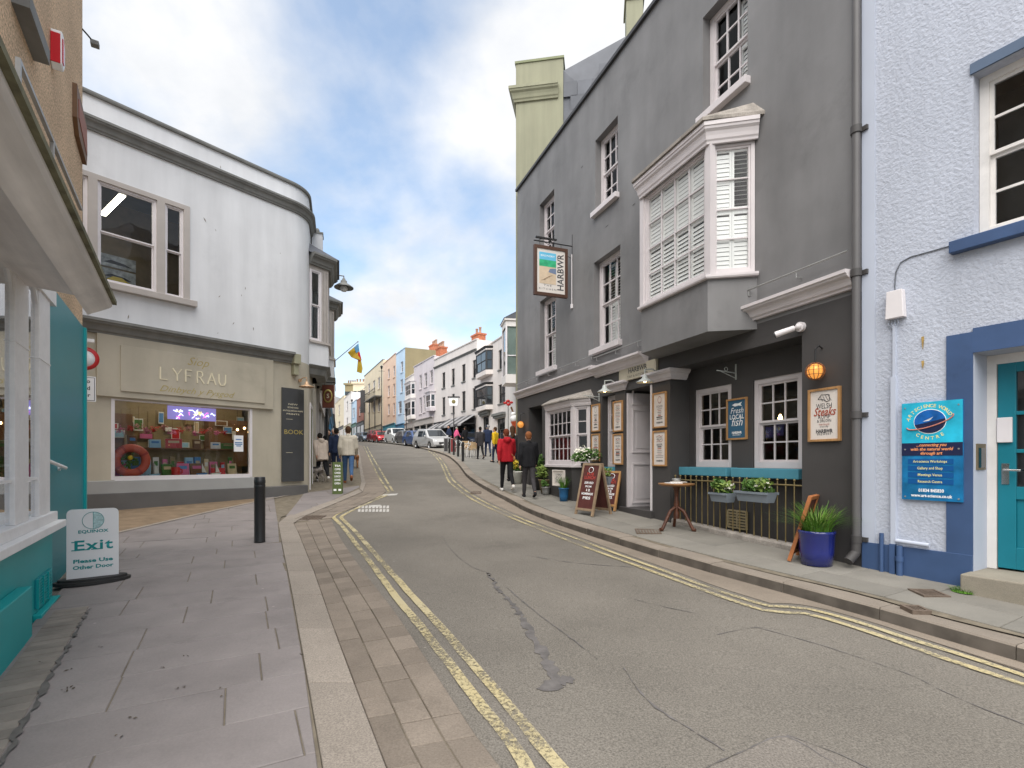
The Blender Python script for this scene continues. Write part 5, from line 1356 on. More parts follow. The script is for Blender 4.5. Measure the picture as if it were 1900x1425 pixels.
# ================================================================ oriel windows along the street side
M_board = C_('putty_board', (.40, .365, .34), .6)
def oriel(name, label, s0, s1, o, zb, zs, zt, cant, wm):
    t = thing(name, label, 'bay window', LS.mat())
    pl = [(s0, 0), (s0 + cant, -o), (s1 - cant, -o), (s1, 0)]
    MB().prism([(s0, .02)] + pl[1:3] + [(s1, .02)], zs - .62, zs, 'z').build('apron', M_shopwhite, t)
    MB().sweep([(-.35, -.30), (-.1, -.25), (-.05, -.1), (.03, -.03), (.05, 0), (-.3, 0)], [(p[0], p[1], zs - .62) for p in pl]).build('corbel', M_stonegrey, t)
    MB().sweep([(-.1, 0), (.05, 0), (.05, .06), (-.1, .06)], [(p[0], p[1], zs) for p in pl]).build('sill', M_putty, t)
    MB().prism([(s0, .02)] + pl[1:3] + [(s1, .02)], zt, zt + .12, 'z').build('head', M_putty, t)
    MB().sweep(OGEE(.3, .25), [(p[0], p[1], zt + .1) for p in pl]).build('eaves', M_stonegrey, t)
    rf = [(s0 - .15, 0), (s0 + cant - .1, -o - .3), (s1 - cant + .1, -o - .3), (s1 + .15, 0)]
    z = zt + .4
    MB().add([(p[0], p[1], z) for p in rf] + [(s0 + .2, 0, z + .35), (s1 - .2, 0, z + .35)], [(0, 1, 4), (1, 2, 5, 4), (2, 3, 5), (0, 3, 2, 1)]).build('roof', M_slate, t, fix=False)
    for i in range(3):
        a, c = Vector(pl[i]), Vector(pl[i + 1]); ln = (c - a).length; d = (c - a) / ln
        fm = Matrix(((d.x, -d.y, 0, a.x), (d.y, d.x, 0, a.y), (0, 0, 1, 0), (0, 0, 0, 1)))
        e1 = ln * .66 if i == 0 else ln - .1
        sash(t, .04, e1, zs + .06, zt, .02, 1, 2, M_white, fr=.05, fm=fm)
        if i == 0:
            for k in range(4):
                xa = e1 + (ln - e1) * k / 4
                bo = MB().box(xa + .003, xa + (ln - e1) / 4 - .003, .0 if k % 2 else .008, .06, zs + .06, zt).build('board', M_board, t); bo.matrix_local = fm
        else:
            bo = MB().box(e1, ln, .0, .06, zs + .06, zt).build('board', M_board, t); bo.matrix_local = fm
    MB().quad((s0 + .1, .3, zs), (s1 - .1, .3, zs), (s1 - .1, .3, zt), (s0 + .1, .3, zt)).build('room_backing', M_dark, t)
    return t
zo = lambda v: EYE + (HY - v) / F * 14.7
oriel('oriel_window', 'white oriel bay with putty boarding beside the rounded shop corner', .02, 2.3, .50, zo(720), zo(640), zo(506), .40, None)
oriel('oriel_window', 'second oriel bay beyond the boarded one up the street', 3.4, 5.6, .62, 4.4, 5.1, 6.75, .4, None)
# roof hopper / planter on the parapet, wall lamp, hanging sign, flag
hp = thing('rain_hopper', 'white rainwater hopper at the parapet above the oriel bays', 'hopper', LS.mat(1.0, 7.7, -.18))
MB().prism([(-.12, 0), (.12, 0), (.2, .55), (-.2, .55)], -.15, .15, 'y').build('box', M_shopwhite, hp); MB().box(-.22, .22, -.17, .17, .55, .6).build('rim', M_stonegrey, hp)
MB().ball((0, 0, .68), .07, 8, 6, (1, 1, 1.6)).build('bird_figure', M_stonegrey, hp)
wl_ = thing('bracket_lamp', 'grey street lamp on a wall bracket above the oriel bays', 'street lamp', P(638, 533, 16.5))
MB().lathe([(.02, .3), (.05, .27), (.06, .22), (.10, .2), (.10, .13), (.16, .1), (.30, 0), (.30, -.03), (.28, -.02), (.08, .08)], 20).build('lamp_shade', M_stonegrey, wl_)
MB().lathe([(.1, .02), (.12, -.05), (.08, -.13), (0, -.15)], 14).build('bowl', M_wht, wl_); MB().tube([(0, 0, .3), (0, 0, .36), (-.65, -.1, .42)], .018, 8).build('bracket', M_stonegrey, wl_)
hs_ = thing('hanging_sign', 'brown hanging sign with a gilt oval on an iron bracket under the oriel', 'sign', P(609, 735, 16.6))
MB().box(-.19, .19, -.02, .02, -.38, .36).build('board', mat('sign_brown', (.13, .04, .025), .5, .2), hs_)
q = MB().lathe([(.11, -.003), (.15, 0), (.11, .003)], 20); q.v = [(x, z - .024, y * 1.5) for x, y, z in q.v]; q.build('gilt_oval', M_gold, hs_)
letters('S', .2, M_ivory, hs_, 0, 0, -.026); MB().tube([(-.8, 0, .44), (.22, 0, .44)], .015, 6).tube([(-.12, 0, .44), (-.12, 0, .36)], .006, 5).tube([(.12, 0, .44), (.12, 0, .36)], .006, 5).build('bracket', M_black, hs_)
lp = thing('lamp_post', 'slim black post standing at the shop corner below the brown sign', 'post', G(607, 878) )
MB().cyl((0, 0, 0), (0, 0, 2.4), .05, .04, 10).cyl((0, 0, 0), (0, 0, .5), .075, n=10).build('shaft', M_black, lp); MB().ball((0, 0, 2.44), .06, 8, 6).build('finial', M_black, lp)
fg = thing('flag', 'yellow blue and red flag hanging from an angled pole over the street', 'flag', P(621, 669, 22))
tip = P(664, 634, 22) - P(621, 669, 22)
MB().cyl((-.5, .2, -.35), tuple(tip), .02, .015, 8).ball(tuple(tip), .035, 8, 6).build('pole', M_steel, fg)
def cloth(pts, m, nm):
    o_ = MB(); q = [P(u, v, 22 + dz) - P(621, 669, 22) for u, v, dz in pts]; o_.add([tuple(p) for p in q], [tuple(range(len(q)))]).build(nm, m, fg, fix=False)
cloth([(645, 654, 0), (663, 639, 0), (665, 649, .05), (652, 663, .12)], C_('flag_yellow', (.62, .42, .04)), 'yellow_field'); cloth([(657, 645, -.01), (665, 637, -.01), (667, 652, .04), (661, 655, .03)], C_('flag_blue', (.12, .33, .55)), 'blue_field')
cloth([(652, 663, .12), (665, 649, .05), (670, 668, -.05), (664, 668, .1)], C_('flag_gold', (.55, .35, .04)), 'gold_fold'); cloth([(664, 655, .03), (667, 652, .02), (671, 668, -.06), (666, 671, .0)], M_red, 'red_field')
cloth([(664, 668, .1), (670, 668, -.05), (673, 684, .0), (671, 693, .0), (662, 690, .1)], C_('flag_yellow', (.62, .42, .04)), 'yellow_tail')

# ================================================================ teal shop on the left
M_tealw = mat('teal_paint', (0.004, 0.33, 0.33), 0.45, 0.06, 1.5, bump=.03, bscale=20, spec=.45, grime=.06)
M_tealb = mat('teal_dark_paint', (0.003, 0.23, 0.27), 0.4, 0.05, 1.5, spec=.45)
M_pebble = mat('pebbledash', (0.66, 0.48, 0.32), 0.95, 0.15, 1.2, bump=0.8, bscale=90, spec=.15, speck=.6, spscale=42)
M_fascia = mat('weathered_fascia', (0.78, 0.74, 0.70), 0.7, 0.10, 1.5, streak=.25, stretch=(.6, 6, 6), grime=.15)
M_peel = mat('peeling_white', (0.82, 0.80, 0.78), 0.55, 0.05, 4, speck=.03, spscale=25, grime=.10)
ts = thing('teal_shop', 'teal and white shopfront with a pebbledash wall above', 'shop', T.mat())
xe = T.s(97); xw = T.s(153, .12)
YW = .12
pw = (T.s(20, YW), T.s(57, YW), T.z(57, 72, YW), 12.0)
facade('wall', ts, M_pebble, [(*pw, .12), (.05, xe - .1, T.z(100, 972, -.08) + .1, T.z(129, 600, .0) - .05, .05)], 0, xw, -.3, 11, y=YW, D=6)
box('upper_window', M_peel, ts, pw[1] - .16, pw[1] - .003, YW + .04, YW + .12, pw[2], 11)
box('upper_sill', M_stonegrey, ts, pw[0], pw[1] + .1, YW - .12, YW + .1, pw[2] - .14, pw[2] - .003)
box('upper_pane', M_blackglass, ts, pw[0], pw[1] - .16, YW + .08, YW + .1, pw[2], 11)
# end panel: teal boarding on the wall beyond the window, with corner bead and rail
zh = T.z(129, 600, .0)
MB().box(xe - .05, xw - .10, YW - .03, YW, .1, zh + .3).build('end_panel', M_tealb, ts)
MB().box(xw - .14, xw - .06, YW - .06, YW - .0005, .1, zh + .3).build('corner_bead', M_tealw, ts, .006)
rl = T.sz(127, 868, YW - .12)
hd = thing('handrail', 'white painted handrail bar on the dark teal end panel', 'handrail', T.mat())
MB().tube([(*[(q_, YW - .1, z_) for q_, z_ in [T.sz(84, 853, YW - .1)]][0],), (rl[0] - .03, YW - .1, rl[1]), (rl[0] + .01, YW - .02, rl[1])], .018, 10).build('bar', M_peel, hd)
MB().cyl((rl[0] + .01, YW - .05, rl[1]), (rl[0] + .01, YW - .03, rl[1]), .032, n=12).build('end_plate', M_peel, hd)
# stall riser, projecting lower plinth, vent
zsl = T.z(100, 972, -.08)
MB().box(0, xe, -.0, YW, -.3, zsl - .03).build('stall_riser', M_tealw, ts)
MB().box(0, T.s(60, -.09), -.09, 0, -.3, T.z(60, 1087, -.09)).build('lower_plinth', M_tealw, ts, .008)
MB().box(T.s(60), xe + .02, -.06, 0, -.3, T.z(95, 1108)).build('ground_plinth', M_tealw, ts, .006)
va, vb, v0, v1 = T.s(64), T.s(92), T.z(80, 1115), T.z(80, 1064)
vg = thing('teal_vent', 'dark teal grille set in the stall riser of the teal shop', 'vent', T.mat())
MB().box(va, vb, -.012, -.001, v0, v1).build('backing', M_tealb, vg)
for k in range(3):
    x = va + (vb - va) * k / 3
    MB().box(x, x + .02, -.03, -.012, v0, v1).build('frame_bar', M_tealw, vg)
    for j in range(10): z = v0 + (v1 - v0) * (j + .5) / 10; MB().box(x + .025, x + (vb - va) / 3, -.02, -.012, z - .006, z + .006).build('slat', M_tealw, vg)
# sill and window posts
MB().box(-.2, xe + .05, -.10, .1, zsl - .07, zsl).box(-.2, xe + .01, -.04, .1, zsl, zsl + .09).build('window_sill', M_peel, ts, .008)
zw0 = zsl + .09; zw1 = zh - .03
posts = [(T.s(-140), T.s(-140) + .16), (T.s(21), T.s(21) + (T.s(52) - T.s(21)) * .75), (T.s(69), T.s(90))]
posts[1] = (T.s(24), T.s(50)); posts[2] = (T.s(70), T.s(90))
for a, c in posts: MB().box(a, c, -.012, .024, zw0, zw1 - .0).box(a - .006, c + .006, -.018, .023, zw1 - .62, zw1 - .605).build('window_post', M_peel, ts, .006)
for (a, c) in ((posts[0][1], posts[1][0]), (posts[1][1], posts[2][0])):
    # arched heads
    w_ = c - a; r_ = min(.34, w_ * .5)
    for sgn, e0 in ((1, a), (-1, c)):
        pts = [(e0, zw1)] + [(e0 + sgn * (r_ - r_ * math.cos(R(t))), zw1 - r_ * .9 + r_ * .9 * math.sin(R(t))) for t in range(0, 91, 10)]
        MB().prism(pts, .0, .02, 'y').build('arch_spandrel', M_peel, ts)
    MB().quad((a, .018, zw0), (c, .018, zw0), (c, .018, zw1), (a, .018, zw1)).build('pane', glass_mat('shop_glass', (.9, .95, .94), .5), ts)
    MB().box(a, c, .004, .03, zw0 + .33, zw0 + .355).build('glazing_bar', M_peel, ts)
MB().box(0, xe + .01, -.03, YW, zw1, zw1 + .22).build('head_board', M_peel, ts)
# interior: coloured drapes and shelves seen through the glass
ii = thing('window_display', 'coloured fabrics and shelves behind the teal shop window', 'display', T.mat())
MB().box(0, xe - .08, .9, .95, .6, 3.2).build('back_panel', mat('display_dark', (.10, .085, .075), .8, .5, 3), ii)
rs2 = random.Random(5)
for k in range(12):
    x = T.s(-300) + k * .32; m = [M_tealw, M_sand, M_tealb, M_shelfw, M_tan, M_sky][k % 6]
    pts = [(x + .26 * i / 6, .55 + .03 * math.sin(i * 2.1 + k)) for i in range(7)]
    MB().add([(p[0], p[1], 1.25 + .1 * (k % 3)) for p in pts] + [(p[0], p[1], 2.75) for p in pts], [(i, i + 1, 8 + i, 7 + i) for i in range(6)], True).build('hanging_cloth', m, ii, fix=False)
for z in (1.05, 1.5): MB().box(0, xe - .1, .15, .5, z, z + .02).build('shelf', M_shelfw, ii)
for k in range(14):
    x = T.s(-250) + k * .26; MB().lathe([(0, 0), (.05, 0), (.06, .05), (.03, .12), (.02, .18), (.0, .18)], 10, (x, .3, 1.07)).build('ornament', [M_sand, M_shelfw, M_sky, M_brown][k % 4], ii)

# canted fascia with heavy cornice
tipS, tipZ = T.sz(203, 568, -.55)
zf = T.z(154, 606, -.05)
se = tipS
prof = [(-.25, zf - .02), (.03, zf - .02), (.05, zf), (.05, zf + .07), (.075, zf + .09), (.09, zf + .13), (.09, zf + .16), (.16, zf + .26), (.20, zf + .30), (.24, zf + .36), (.27, zf + .37), (.40, tipZ - .10), (.55, tipZ - .02), (.57, tipZ), (.57, tipZ + .035), (-.25, tipZ + .10)]
cornice('fascia', ts, M_fascia, [(-.5, 0), (se, 0)], 0, [(o, z) for o, z in prof])
MB().sweep([(-.05, zf - .09), (.06, zf - .09), (.075, zf - .07), (.075, zf - .022), (-.05, zf - .021)], [(-.5, 0), (se - .12, 0)]).build('moulding', M_peel, ts)
MB().box(-.5, se + .02, -.60, -.55, tipZ + .02, tipZ + .055).build('fascia_edge', mat('mossy_edge', (.16, .15, .09), .9, .4, 9), ts)
# bracket rail above the fascia
br = thing('fascia_rail', 'grey metal bracket rail above the weathered fascia of the teal shop', 'rail', T.mat())
zr_ = (T.z(95, 220, -.1) + T.z(140, 400, -.1)) / 2
MB().box(T.s(33, -.1), T.s(150, -.1), -.115, -.085, zr_, zr_ + .03).build('rail_bar', M_steel, br)
for u in (33, 96): s_ = T.s(u, -.1); MB().box(s_, s_ + .03, -.115, -.085, zr_ - .36, zr_).box(s_, s_ + .025, -.1, YW, zr_ - .2, zr_ - .17).build('bracket', M_steel, br)
# alarm box, plaque, wall fittings
ab = thing('alarm_box', 'red and white alarm bell box on the pebbledash wall', 'alarm box', T.mat())
aa = T.rect(93, 121, 90, 165, YW, 107)
a1_ = T.s(121, YW - .1); zm_ = (aa[2] + aa[3]) / 2; hz_ = .2
MB().prism([(aa[0], zm_ - hz_ * .8), (aa[0] + .06, zm_ - hz_), (a1_ - .08, zm_ - hz_), (a1_, zm_ - hz_ * .5), (a1_, zm_ + hz_ * .5), (a1_ - .08, zm_ + hz_), (aa[0], zm_ + hz_)], YW - .1, YW, 'y').build('case', M_wht, ab, .012)
MB().box(aa[0] - .012, aa[0] + .002, YW - .085, YW - .004, zm_ - hz_ * .78, zm_ + hz_ * .8).box(aa[0] + .0, a1_ - .1, YW - .108, YW - .1, zm_ - hz_ * .7, zm_ + hz_ * .6).build('red_lens', mat('lens_red', (.55, .01, .02), .25, 0), ab)
pq = thing('wall_plaque', 'small carved shield plaque on the pebbledash corner', 'plaque', T.mat())
qa = T.rect(134, 154, 192, 285, YW, 146)
MB().prism([(qa[0], qa[3]), (qa[0], qa[2] + .25), (qa[0] + .15, qa[2] + .08), (qa[1] - .05, qa[2]), (qa[1], qa[2] + .2), (qa[1] - .06, qa[3] - .12), (qa[0] + .2, qa[3] - .03)], YW - .05, YW, 'y').build('shield', M_brown, pq)
MB().prism([(qa[0] + .08, qa[3] - .15), (qa[0] + .1, qa[2] + .3), (qa[1] - .1, qa[2] + .12), (qa[1] - .1, qa[3] - .2)], YW - .058, YW - .05, 'y').build('relief', C_('relief_red', (.3, .1, .06)), pq)
fx_ = thing('wall_floodlight', 'small floodlight and wire stub on the pebbledash corner edge', 'floodlight', T.mat(xw, T.z(153, 62, YW), YW))
MB().tube([(-.02, 0, .05), (.08, -.06, .04), (.13, -.1, .02)], .012, 6).build('bracket', M_black, fx_); MB().box(.10, .2, -.17, -.07, -.03, .04).build('lamp_head', M_stonegrey, fx_, .01)
ik = thing('iron_hook', 'wrought iron hook fixed at the end of the weathered fascia', 'hook', T.mat())
MB().tube([(se - .05, -.5, tipZ + .05), (se + .12, -.52, tipZ + .16), (se + .25, -.53, tipZ + .17), (se + .28, -.53, tipZ + .22)], .01, 6).build('hook', M_black, ik)
# no-vehicles sign on a post at the far side of the corner
sp_ = thing('road_sign', 'round red ringed road sign with white plate on a post behind the pebbledash corner', 'road sign', rotz(P(157, 665, 8.1) , R(38)))
q = MB().lathe([(.13, -.012), (.185, -.012), (.185, .0), (.13, 0), (.13, -.012)], 28); q.v = [(x, z, y) for x, y, z in q.v]; q.build('red_ring', M_red, sp_)
q = MB().lathe([(0, -.008), (.135, -.008), (.135, .002), (0, .002)], 28); q.v = [(x, z, y) for x, y, z in q.v]; q.build('disc', M_wht, sp_)
MB().box(-.17, .14, -.008, .0, -.68, -.28).build('plate', M_wht, sp_, .004); MB().box(-.155, .125, -.010, -.0085, -.665, -.295).build('plate_border', M_ink, sp_); MB().box(-.147, .117, -.012, -.0102, -.657, -.303).build('plate_face', M_wht, sp_)
for i, tx in enumerate(('No', 'd', 'or')): letters(tx, .085, M_ink, sp_, .07, -.36 - .11 * i, -.0135, bold=.02, align='RIGHT')
zg_ = g(*P(157, 665, 8.1).xy) - P(157, 665, 8.1).z
MB().cyl((-.06, .04, zg_), (-.06, .04, .22), .03, n=12).build('post', M_steel, sp_)
MB().box(-.1, .12, -.06, .03, .26, .31).build('sign_light', M_wht, sp_)
M_grass = mat('grass_green', (.085, .20, .022), .5, .35, 6, spec=.35); M_leaf = mat('leaf_mid', (.075, .155, .03), .55, .4, 9, spec=.3); M_leafy = mat('leaf_yellowgreen', (.17, .24, .05), .55, .35, 9, spec=.3)
M_petal = mat('petal_white', (.75, .73, .62), .6, .1, 5); M_bluepot = mat('blue_glaze', (.012, .02, .16), .22, .15, 3, spec=.6, coat=.5); M_bluepot2 = mat('blue_pot', (.02, .11, .25), .35, .1, 3); M_clay = mat('olive_clay', (.13, .10, .05), .6, .2, 5); M_zinc = mat('grey_blue_planter', (.19, .22, .25), .55, .1, 5)
M_soil = mat('soil', (.03, .02, .012), .95, .3, 20)
M_mahog = mat('mahogany', (.085, .03, .015), .45, .25, 6, stretch=(4, 4, 25), streak=.3)
def onpav(u, v, r=0.0):
    p = G(u, v, pR)
    if r:                                           # keep a thing of radius r clear of the pub wall and its small bay
        t_ = (p.xy - H.a).dot(H.d); lim = -r - .01 - (o2 if jl2 + .1 < t_ < j2 - .25 else 0)
        dw = (p.xy - H.a).dot(H.i)
        if 0 < t_ < H.L and dw > lim:
            q = p.xy + H.i * (lim - dw); p = Vector((q.x, q.y, gp(q.x, q.y)))
    return p
# ---------------------------------------------------------------- posters
def lines(t, w_, h_, y, rows):
    for (tx, zf_, size, m, fit, kw) in rows: letters(tx, size, m, t, 0, h_ * zf_, y, fit=w_ * fit if fit else None, **kw)
M_script = mat('rust_script', (.36, .07, .035), .6, 0); M_bluepanel = mat('chalk_blue', (.03, .11, .19), .6, .1); M_redchalk = mat('chalk_red', (.42, .05, .04), .7, 0)
def p_steak(t, w_, h_, y):
    lines(t, w_, h_, y, (('WELSH', .66, .09, M_ink, .56, {'bold': .0}), ('Steaks', .55, .14, M_script, .80, {'shear': .35, 'bold': .015}), ('RUMP', .46, .07, M_ink, .42, {}), ('& SIRLOIN', .385, .05, M_ink, .5, {}), ('from the grill', .32, .035, M_script, .36, {}), ('every day', .28, .03, M_ink, .3, {}), ('HARBWR', .19, .06, M_ink, .6, {'bold': .04}), ('BREWERY', .135, .035, M_ink, .5, {'space': 1.3})))
    pts = [(-.12, .80), (-.05, .88), (.10, .87), (.11, .76), (.05, .74), (-.02, .79)]
    MB().tube([(w_ * x * 1.8, y - .001, h_ * z) for x, z in pts + pts[:1]], .003, 4).build('cow_sketch', M_ink, t)
    for k in range(4): MB().tube([(w_ * (-.15 + .1 * k), y - .001, h_ * .86), (w_ * (-.05 + .1 * k), y - .001, h_ * .76)], .002, 4).build('hatching', M_ink, t)
def p_fish(t, w_, h_, y):
    MB().prism([(-.26 * w_, .845 * h_), (-.1 * w_, .88 * h_), (.1 * w_, .87 * h_), (.3 * w_, .9 * h_), (.22 * w_, .845 * h_), (.3 * w_, .8 * h_), (.1 * w_, .82 * h_), (-.1 * w_, .805 * h_)], y - .002, y, 'y').build('fish_drawing', M_wht, t)
    lines(t, w_, h_, y, (('Fresh', .70, .13, M_wht, .72, {'shear': .3}), ('LOCAL', .55, .10, M_wht, .80, {'bold': .015}), ('fish', .42, .18, M_wht, .62, {'shear': .3}), ('HARBWR', .17, .05, M_wht, .55, {'bold': .04}), ('BREWERY', .115, .03, M_wht, .45, {})))
def p_menu(k):
    def f_(t, w_, h_, y):
        r_ = random.Random(40 + k)
        words_ = ['MENU', 'HARBWR', 'KITCHEN', 'ALES', 'FOOD', 'BEER']
        letters(words_[k % 6], .055, M_ink, t, 0, h_ * .60, y, fit=w_ * .5)
        letters('HARBWR', .04, M_ink, t, 0, h_ * .15, y, bold=.04, fit=w_ * .55)
        for i in range(7):
            z = h_ * (.53 - .048 * i); wd = w_ * r_.uniform(.22, .66)
            MB().box(-wd / 2, wd / 2, y - .0012, y, z, z + r_.choice((.005, .007, .012, .018))).build('print_line', [M_ink, M_script, M_ink][i % 3], t)
        if k in (0, 4):
            q = MB().lathe([(.045, -.001), (.052, 0), (.045, .001)], 16); q.v = [(x, y + z, h_ * .79 + y_ * 1.2) for x, y_, z in q.v]; q.build('emblem', (M_script if k == 4 else M_steel), t)
        else:
            for j in range(4): MB().tube([(w_ * (-.26 + .13 * i_), y - .001, h_ * (.70 + .05 * j + .02 * math.sin(2.3 * i_ + j * 1.7 + k))) for i_ in range(5)], .003, 4).build('sketch_line', (M_ink, M_steel, M_script)[(j + k) % 3], t)
    return f_
poster('oak framed steak poster on the pier beside the caged lamp', H, 1502, 1562, 720, 819, 0, p_steak)
poster('oak framed dark blue fresh fish board between the two recessed windows', H, 1350, 1388, 739, 816, .4, p_fish, M_bluepanel)
PM = [('upper oak framed notice left of the narrow window', 1099, 1114, 750, 801), ('lower oak framed notice left of the narrow window', 1099, 1114, 805, 856), ('upper oak framed menu on the pier left of the pub door', 1139, 1156.5, 744, 801), ('lower oak framed menu on the pier left of the pub door', 1139, 1156.5, 805, 862), ('upper oak framed menu on the pier right of the pub door', 1213, 1238, 728, 794), ('lower oak framed menu on the pier right of the pub door', 1213, 1238, 799, 865)]
for k, (lab, a, c, v0_, v1_) in enumerate(PM): poster(lab, H, a, c, v0_, v1_, 0, p_menu(k), group='framed notices on the pub wall')
t = poster('plain white framed board on the base of the small bay', H, 1027, 1049, 872, 902, -.41, lambda t, w_, h_, y: [MB().tube([(w_ * (.3 * math.cos(a * 1.3 + k)), y, h_ * (.5 + .3 * math.sin(a * 1.1 + k * 2))) for a in range(5)], .004, 4).build('sketch_line', M_steel, t) for k in range(4)], M_paper, frame=M_paper, name='white_board')
# ---------------------------------------------------------------- hanging pub sign
hw = H.at(H.s(1062), 0).xy; ii_ = H.i
sgm = Matrix(((ii_.x, -ii_.y, 0, hw.x), (ii_.y, ii_.x, 0, hw.y), (0, 0, 1, 0), (0, 0, 0, 1)))
ps = thing('pub_sign', 'brown framed hanging pub sign with a beach scene and vertical lettering', 'sign', sgm)
zb_, zt_ = EYE + (HY - 549) / F * 11.95, EYE + (HY - 457) / F * 11.95
xa, xb = -1.0, -.14
M_frameb = mat('sign_frame_brown', (.075, .035, .022), .5, .1)
fb = MB().box(xa, xa + .07, -.04, .04, zb_, zt_).box(xb - .07, xb, -.04, .04, zb_, zt_).box(xa + .07, xb - .07, -.039, .039, zb_, zb_ + .07).box(xa + .07, xb - .07, -.039, .039, zt_ - .07, zt_).build('frame', M_frameb, ps)
MB().box(xa + .07, xb - .07, -.02, .02, zb_ + .07, zt_ - .07).build('panel', mat('sign_cream', (.66, .62, .58), .5, .03), ps)
px0, px1 = xa + .13, xb - .30; hh = zt_ - zb_
for nm, a, c, m in (('sky_print', .72, .87, mat('p_sky', (.12, .45, .66), .5, .1)), ('sea_print', .585, .72, mat('p_sea', (.03, .36, .17), .5, .3, 9)), ('sand_print', .24, .585, mat('p_sand', (.58, .46, .33), .5, .1, 8))):
    MB().box(px0, px1, -.024, -.0201, zb_ + hh * a, zb_ + hh * c).build(nm, m, ps)
MB().prism([(px1 - .2, zb_ + hh * .48), (px1 - .16, zb_ + hh * .55), (px1, zb_ + hh * .57), (px1, zb_ + hh * .45)], -.026, -.0242, 'y').build('boat_print', C_('p_boat', (.15, .2, .3)), ps)
for k in range(4): MB().tube([(px0 + .05 + .06 * k, -.025, zb_ + hh * (.3 + .03 * k)), (px0 + .16 + .06 * k, -.025, zb_ + hh * (.33 + .03 * k))], .004, 4).build('ripple', M_brown, ps)
letters('HARBWR', .23, M_ink, ps, xb - .175, (zb_ + zt_) / 2 - .0, -.021, bold=.02, rot=math.pi / 2, fit=hh * .74)
letters('THE', .06, M_ink, ps, (px0 + px1) / 2, zb_ + hh * .205, -.021, fit=.2, space=1.4); letters('KITCHEN', .06, M_ink, ps, (px0 + px1) / 2, zb_ + hh * .135, -.021, fit=.44, space=1.4); letters('BREWERY', .06, M_wht, ps, (px0 + px1) / 2, zb_ + hh * .80, -.0245, fit=.36)
MB().tube([(.0, 0, zt_ + .1), (-1.0, 0, zt_ + .1)], .014, 6).tube([(0, 0, zt_ + .38), (0, 0, zt_ - .25)], .012, 6).tube([(-.75, 0, zt_ + .1), (0, 0, zt_ - .2)], .006, 5).build('iron_bracket', M_black, ps)
MB().box(-.95, -.42, -.03, .03, zt_ + .17, zt_ + .20).tube([(-.9, 0, zt_ + .1), (-.8, 0, zt_ + .17)], .007, 5).tube([(-.5, 0, zt_ + .1), (-.6, 0, zt_ + .17)], .007, 5).build('sign_lamp', M_black, ps)
for x in (-.85, -.3): MB().cyl((x, 0, zt_), (x, 0, zt_ + .1), .006, n=6).build('hanger', M_black, ps)
MB().tube([(-.02, -.01, zt_ - .1), (-.02, -.01, zb_ - .15)], .012, 6).box(-.045, .0, -.03, .02, zb_ - .22, zb_ - .12).build('cable_conduit', M_white, ps)
# ---------------------------------------------------------------- name board, lamps, camera, brackets
nb_ = H.rect(1150, 1219, 672, 704, -.03, 1185)
nbd = thing('name_board', 'cream name board above the pub door', 'sign', H.mat((nb_[0] + nb_[1]) / 2, (nb_[2] + nb_[3]) / 2, -.03))
bw_ = nb_[1] - nb_[0]; bh_ = .26
MB().box(-bw_ / 2, bw_ / 2, -.02, .03, -bh_ / 2, bh_ / 2).build('board', mat('cream_board', (.42, .38, .29), .6, .1), nbd, .004)
letters('HARBWR', .13, M_ink, nbd, .03, .035, -.022, bold=.02, fit=bw_ * .5); letters('TAP & KITCHEN', .06, M_ink, nbd, .03, -.075, -.022, fit=bw_ * .55)
M_enamel = mat('pale_enamel', (.42, .44, .42), .4, .1, 5)
gooseneck('grey enamel gooseneck lamp by the near end of the name board', H, H.s(1223), H.z(1223, 692), .04, .3, M_enamel, 'gooseneck lamps over the pub door', True, .15)
gooseneck('grey enamel gooseneck lamp above the pier left of the pub door', H, H.s(1146), H.z(1146, 712), .04, .3, M_enamel, 'gooseneck lamps over the pub door', True, .15)
def caged(label, s_, z_, r_, hk):
    t = thing('caged_lamp', label, 'lamp', H.mat(s_, z_, 0))
    MB().ball((0, -.12, 0), r_ * .85, 14, 10).build('globe', mat('amber_globe', (.75, .30, .06), .3, .3, 14, emit=.55), t)
    MB().ball((0, -.12, -.2 * r_), r_ * .25, 8, 6).build('bulb', M_bulb, t)
    cg = MB()
    for k in range(6):
        a = math.pi * k / 6
        cg.tube([(r_ * math.cos(th) * math.cos(a), -.12 + r_ * math.cos(th) * math.sin(a), r_ * math.sin(th)) for th in [2 * math.pi * j / 16 for j in range(17)]], .004, 4)
    for z in (-.4, .1, .55): rr = r_ * math.sqrt(1 - z * z); cg.tube([(rr * math.cos(2 * math.pi * j / 16), -.12 + rr * math.sin(2 * math.pi * j / 16), r_ * z) for j in range(17)], .004, 4)
    cg.build('cage', mat('rusty_wire', (.2, .08, .03), .6, .2), t)
    MB().cyl((0, -.12, r_ * .9), (0, -.12, hk), .009, n=6).tube([(0, -.12, hk), (0, -.06, hk + .05), (0, 0, hk + .02)], .009, 6).build('hanger', M_black, t)
caged('caged amber bulb lamp above the steak poster', H.s(1526), H.z(1526, 690), .105, .26)
caged('small caged amber lamp by the far blue door of the pub', H.s(973), H.z(973, 788), .11, .3)
cc = thing('security_camera', 'white bullet security camera on the charcoal fascia', 'camera', H.mat(H.s(1488), H.z(1488, 607), 0))
MB().cyl((0, 0, 0), (0, -.05, 0), .06, n=18).ball((0, -.06, 0), .04, 10, 8).build('mount', M_white, cc)
MB().cyl((-.04, -.08, -.01), (-.2, -.22, -.07), .035, .04, 14).build('body', M_white, cc); MB().cyl((-.195, -.216, -.068), (-.21, -.228, -.074), .034, n=14).build('lens', M_black, cc); MB().tube([(0, -.05, 0), (-.05, -.09, -.01)], .02, 8).build('neck', M_white, cc)
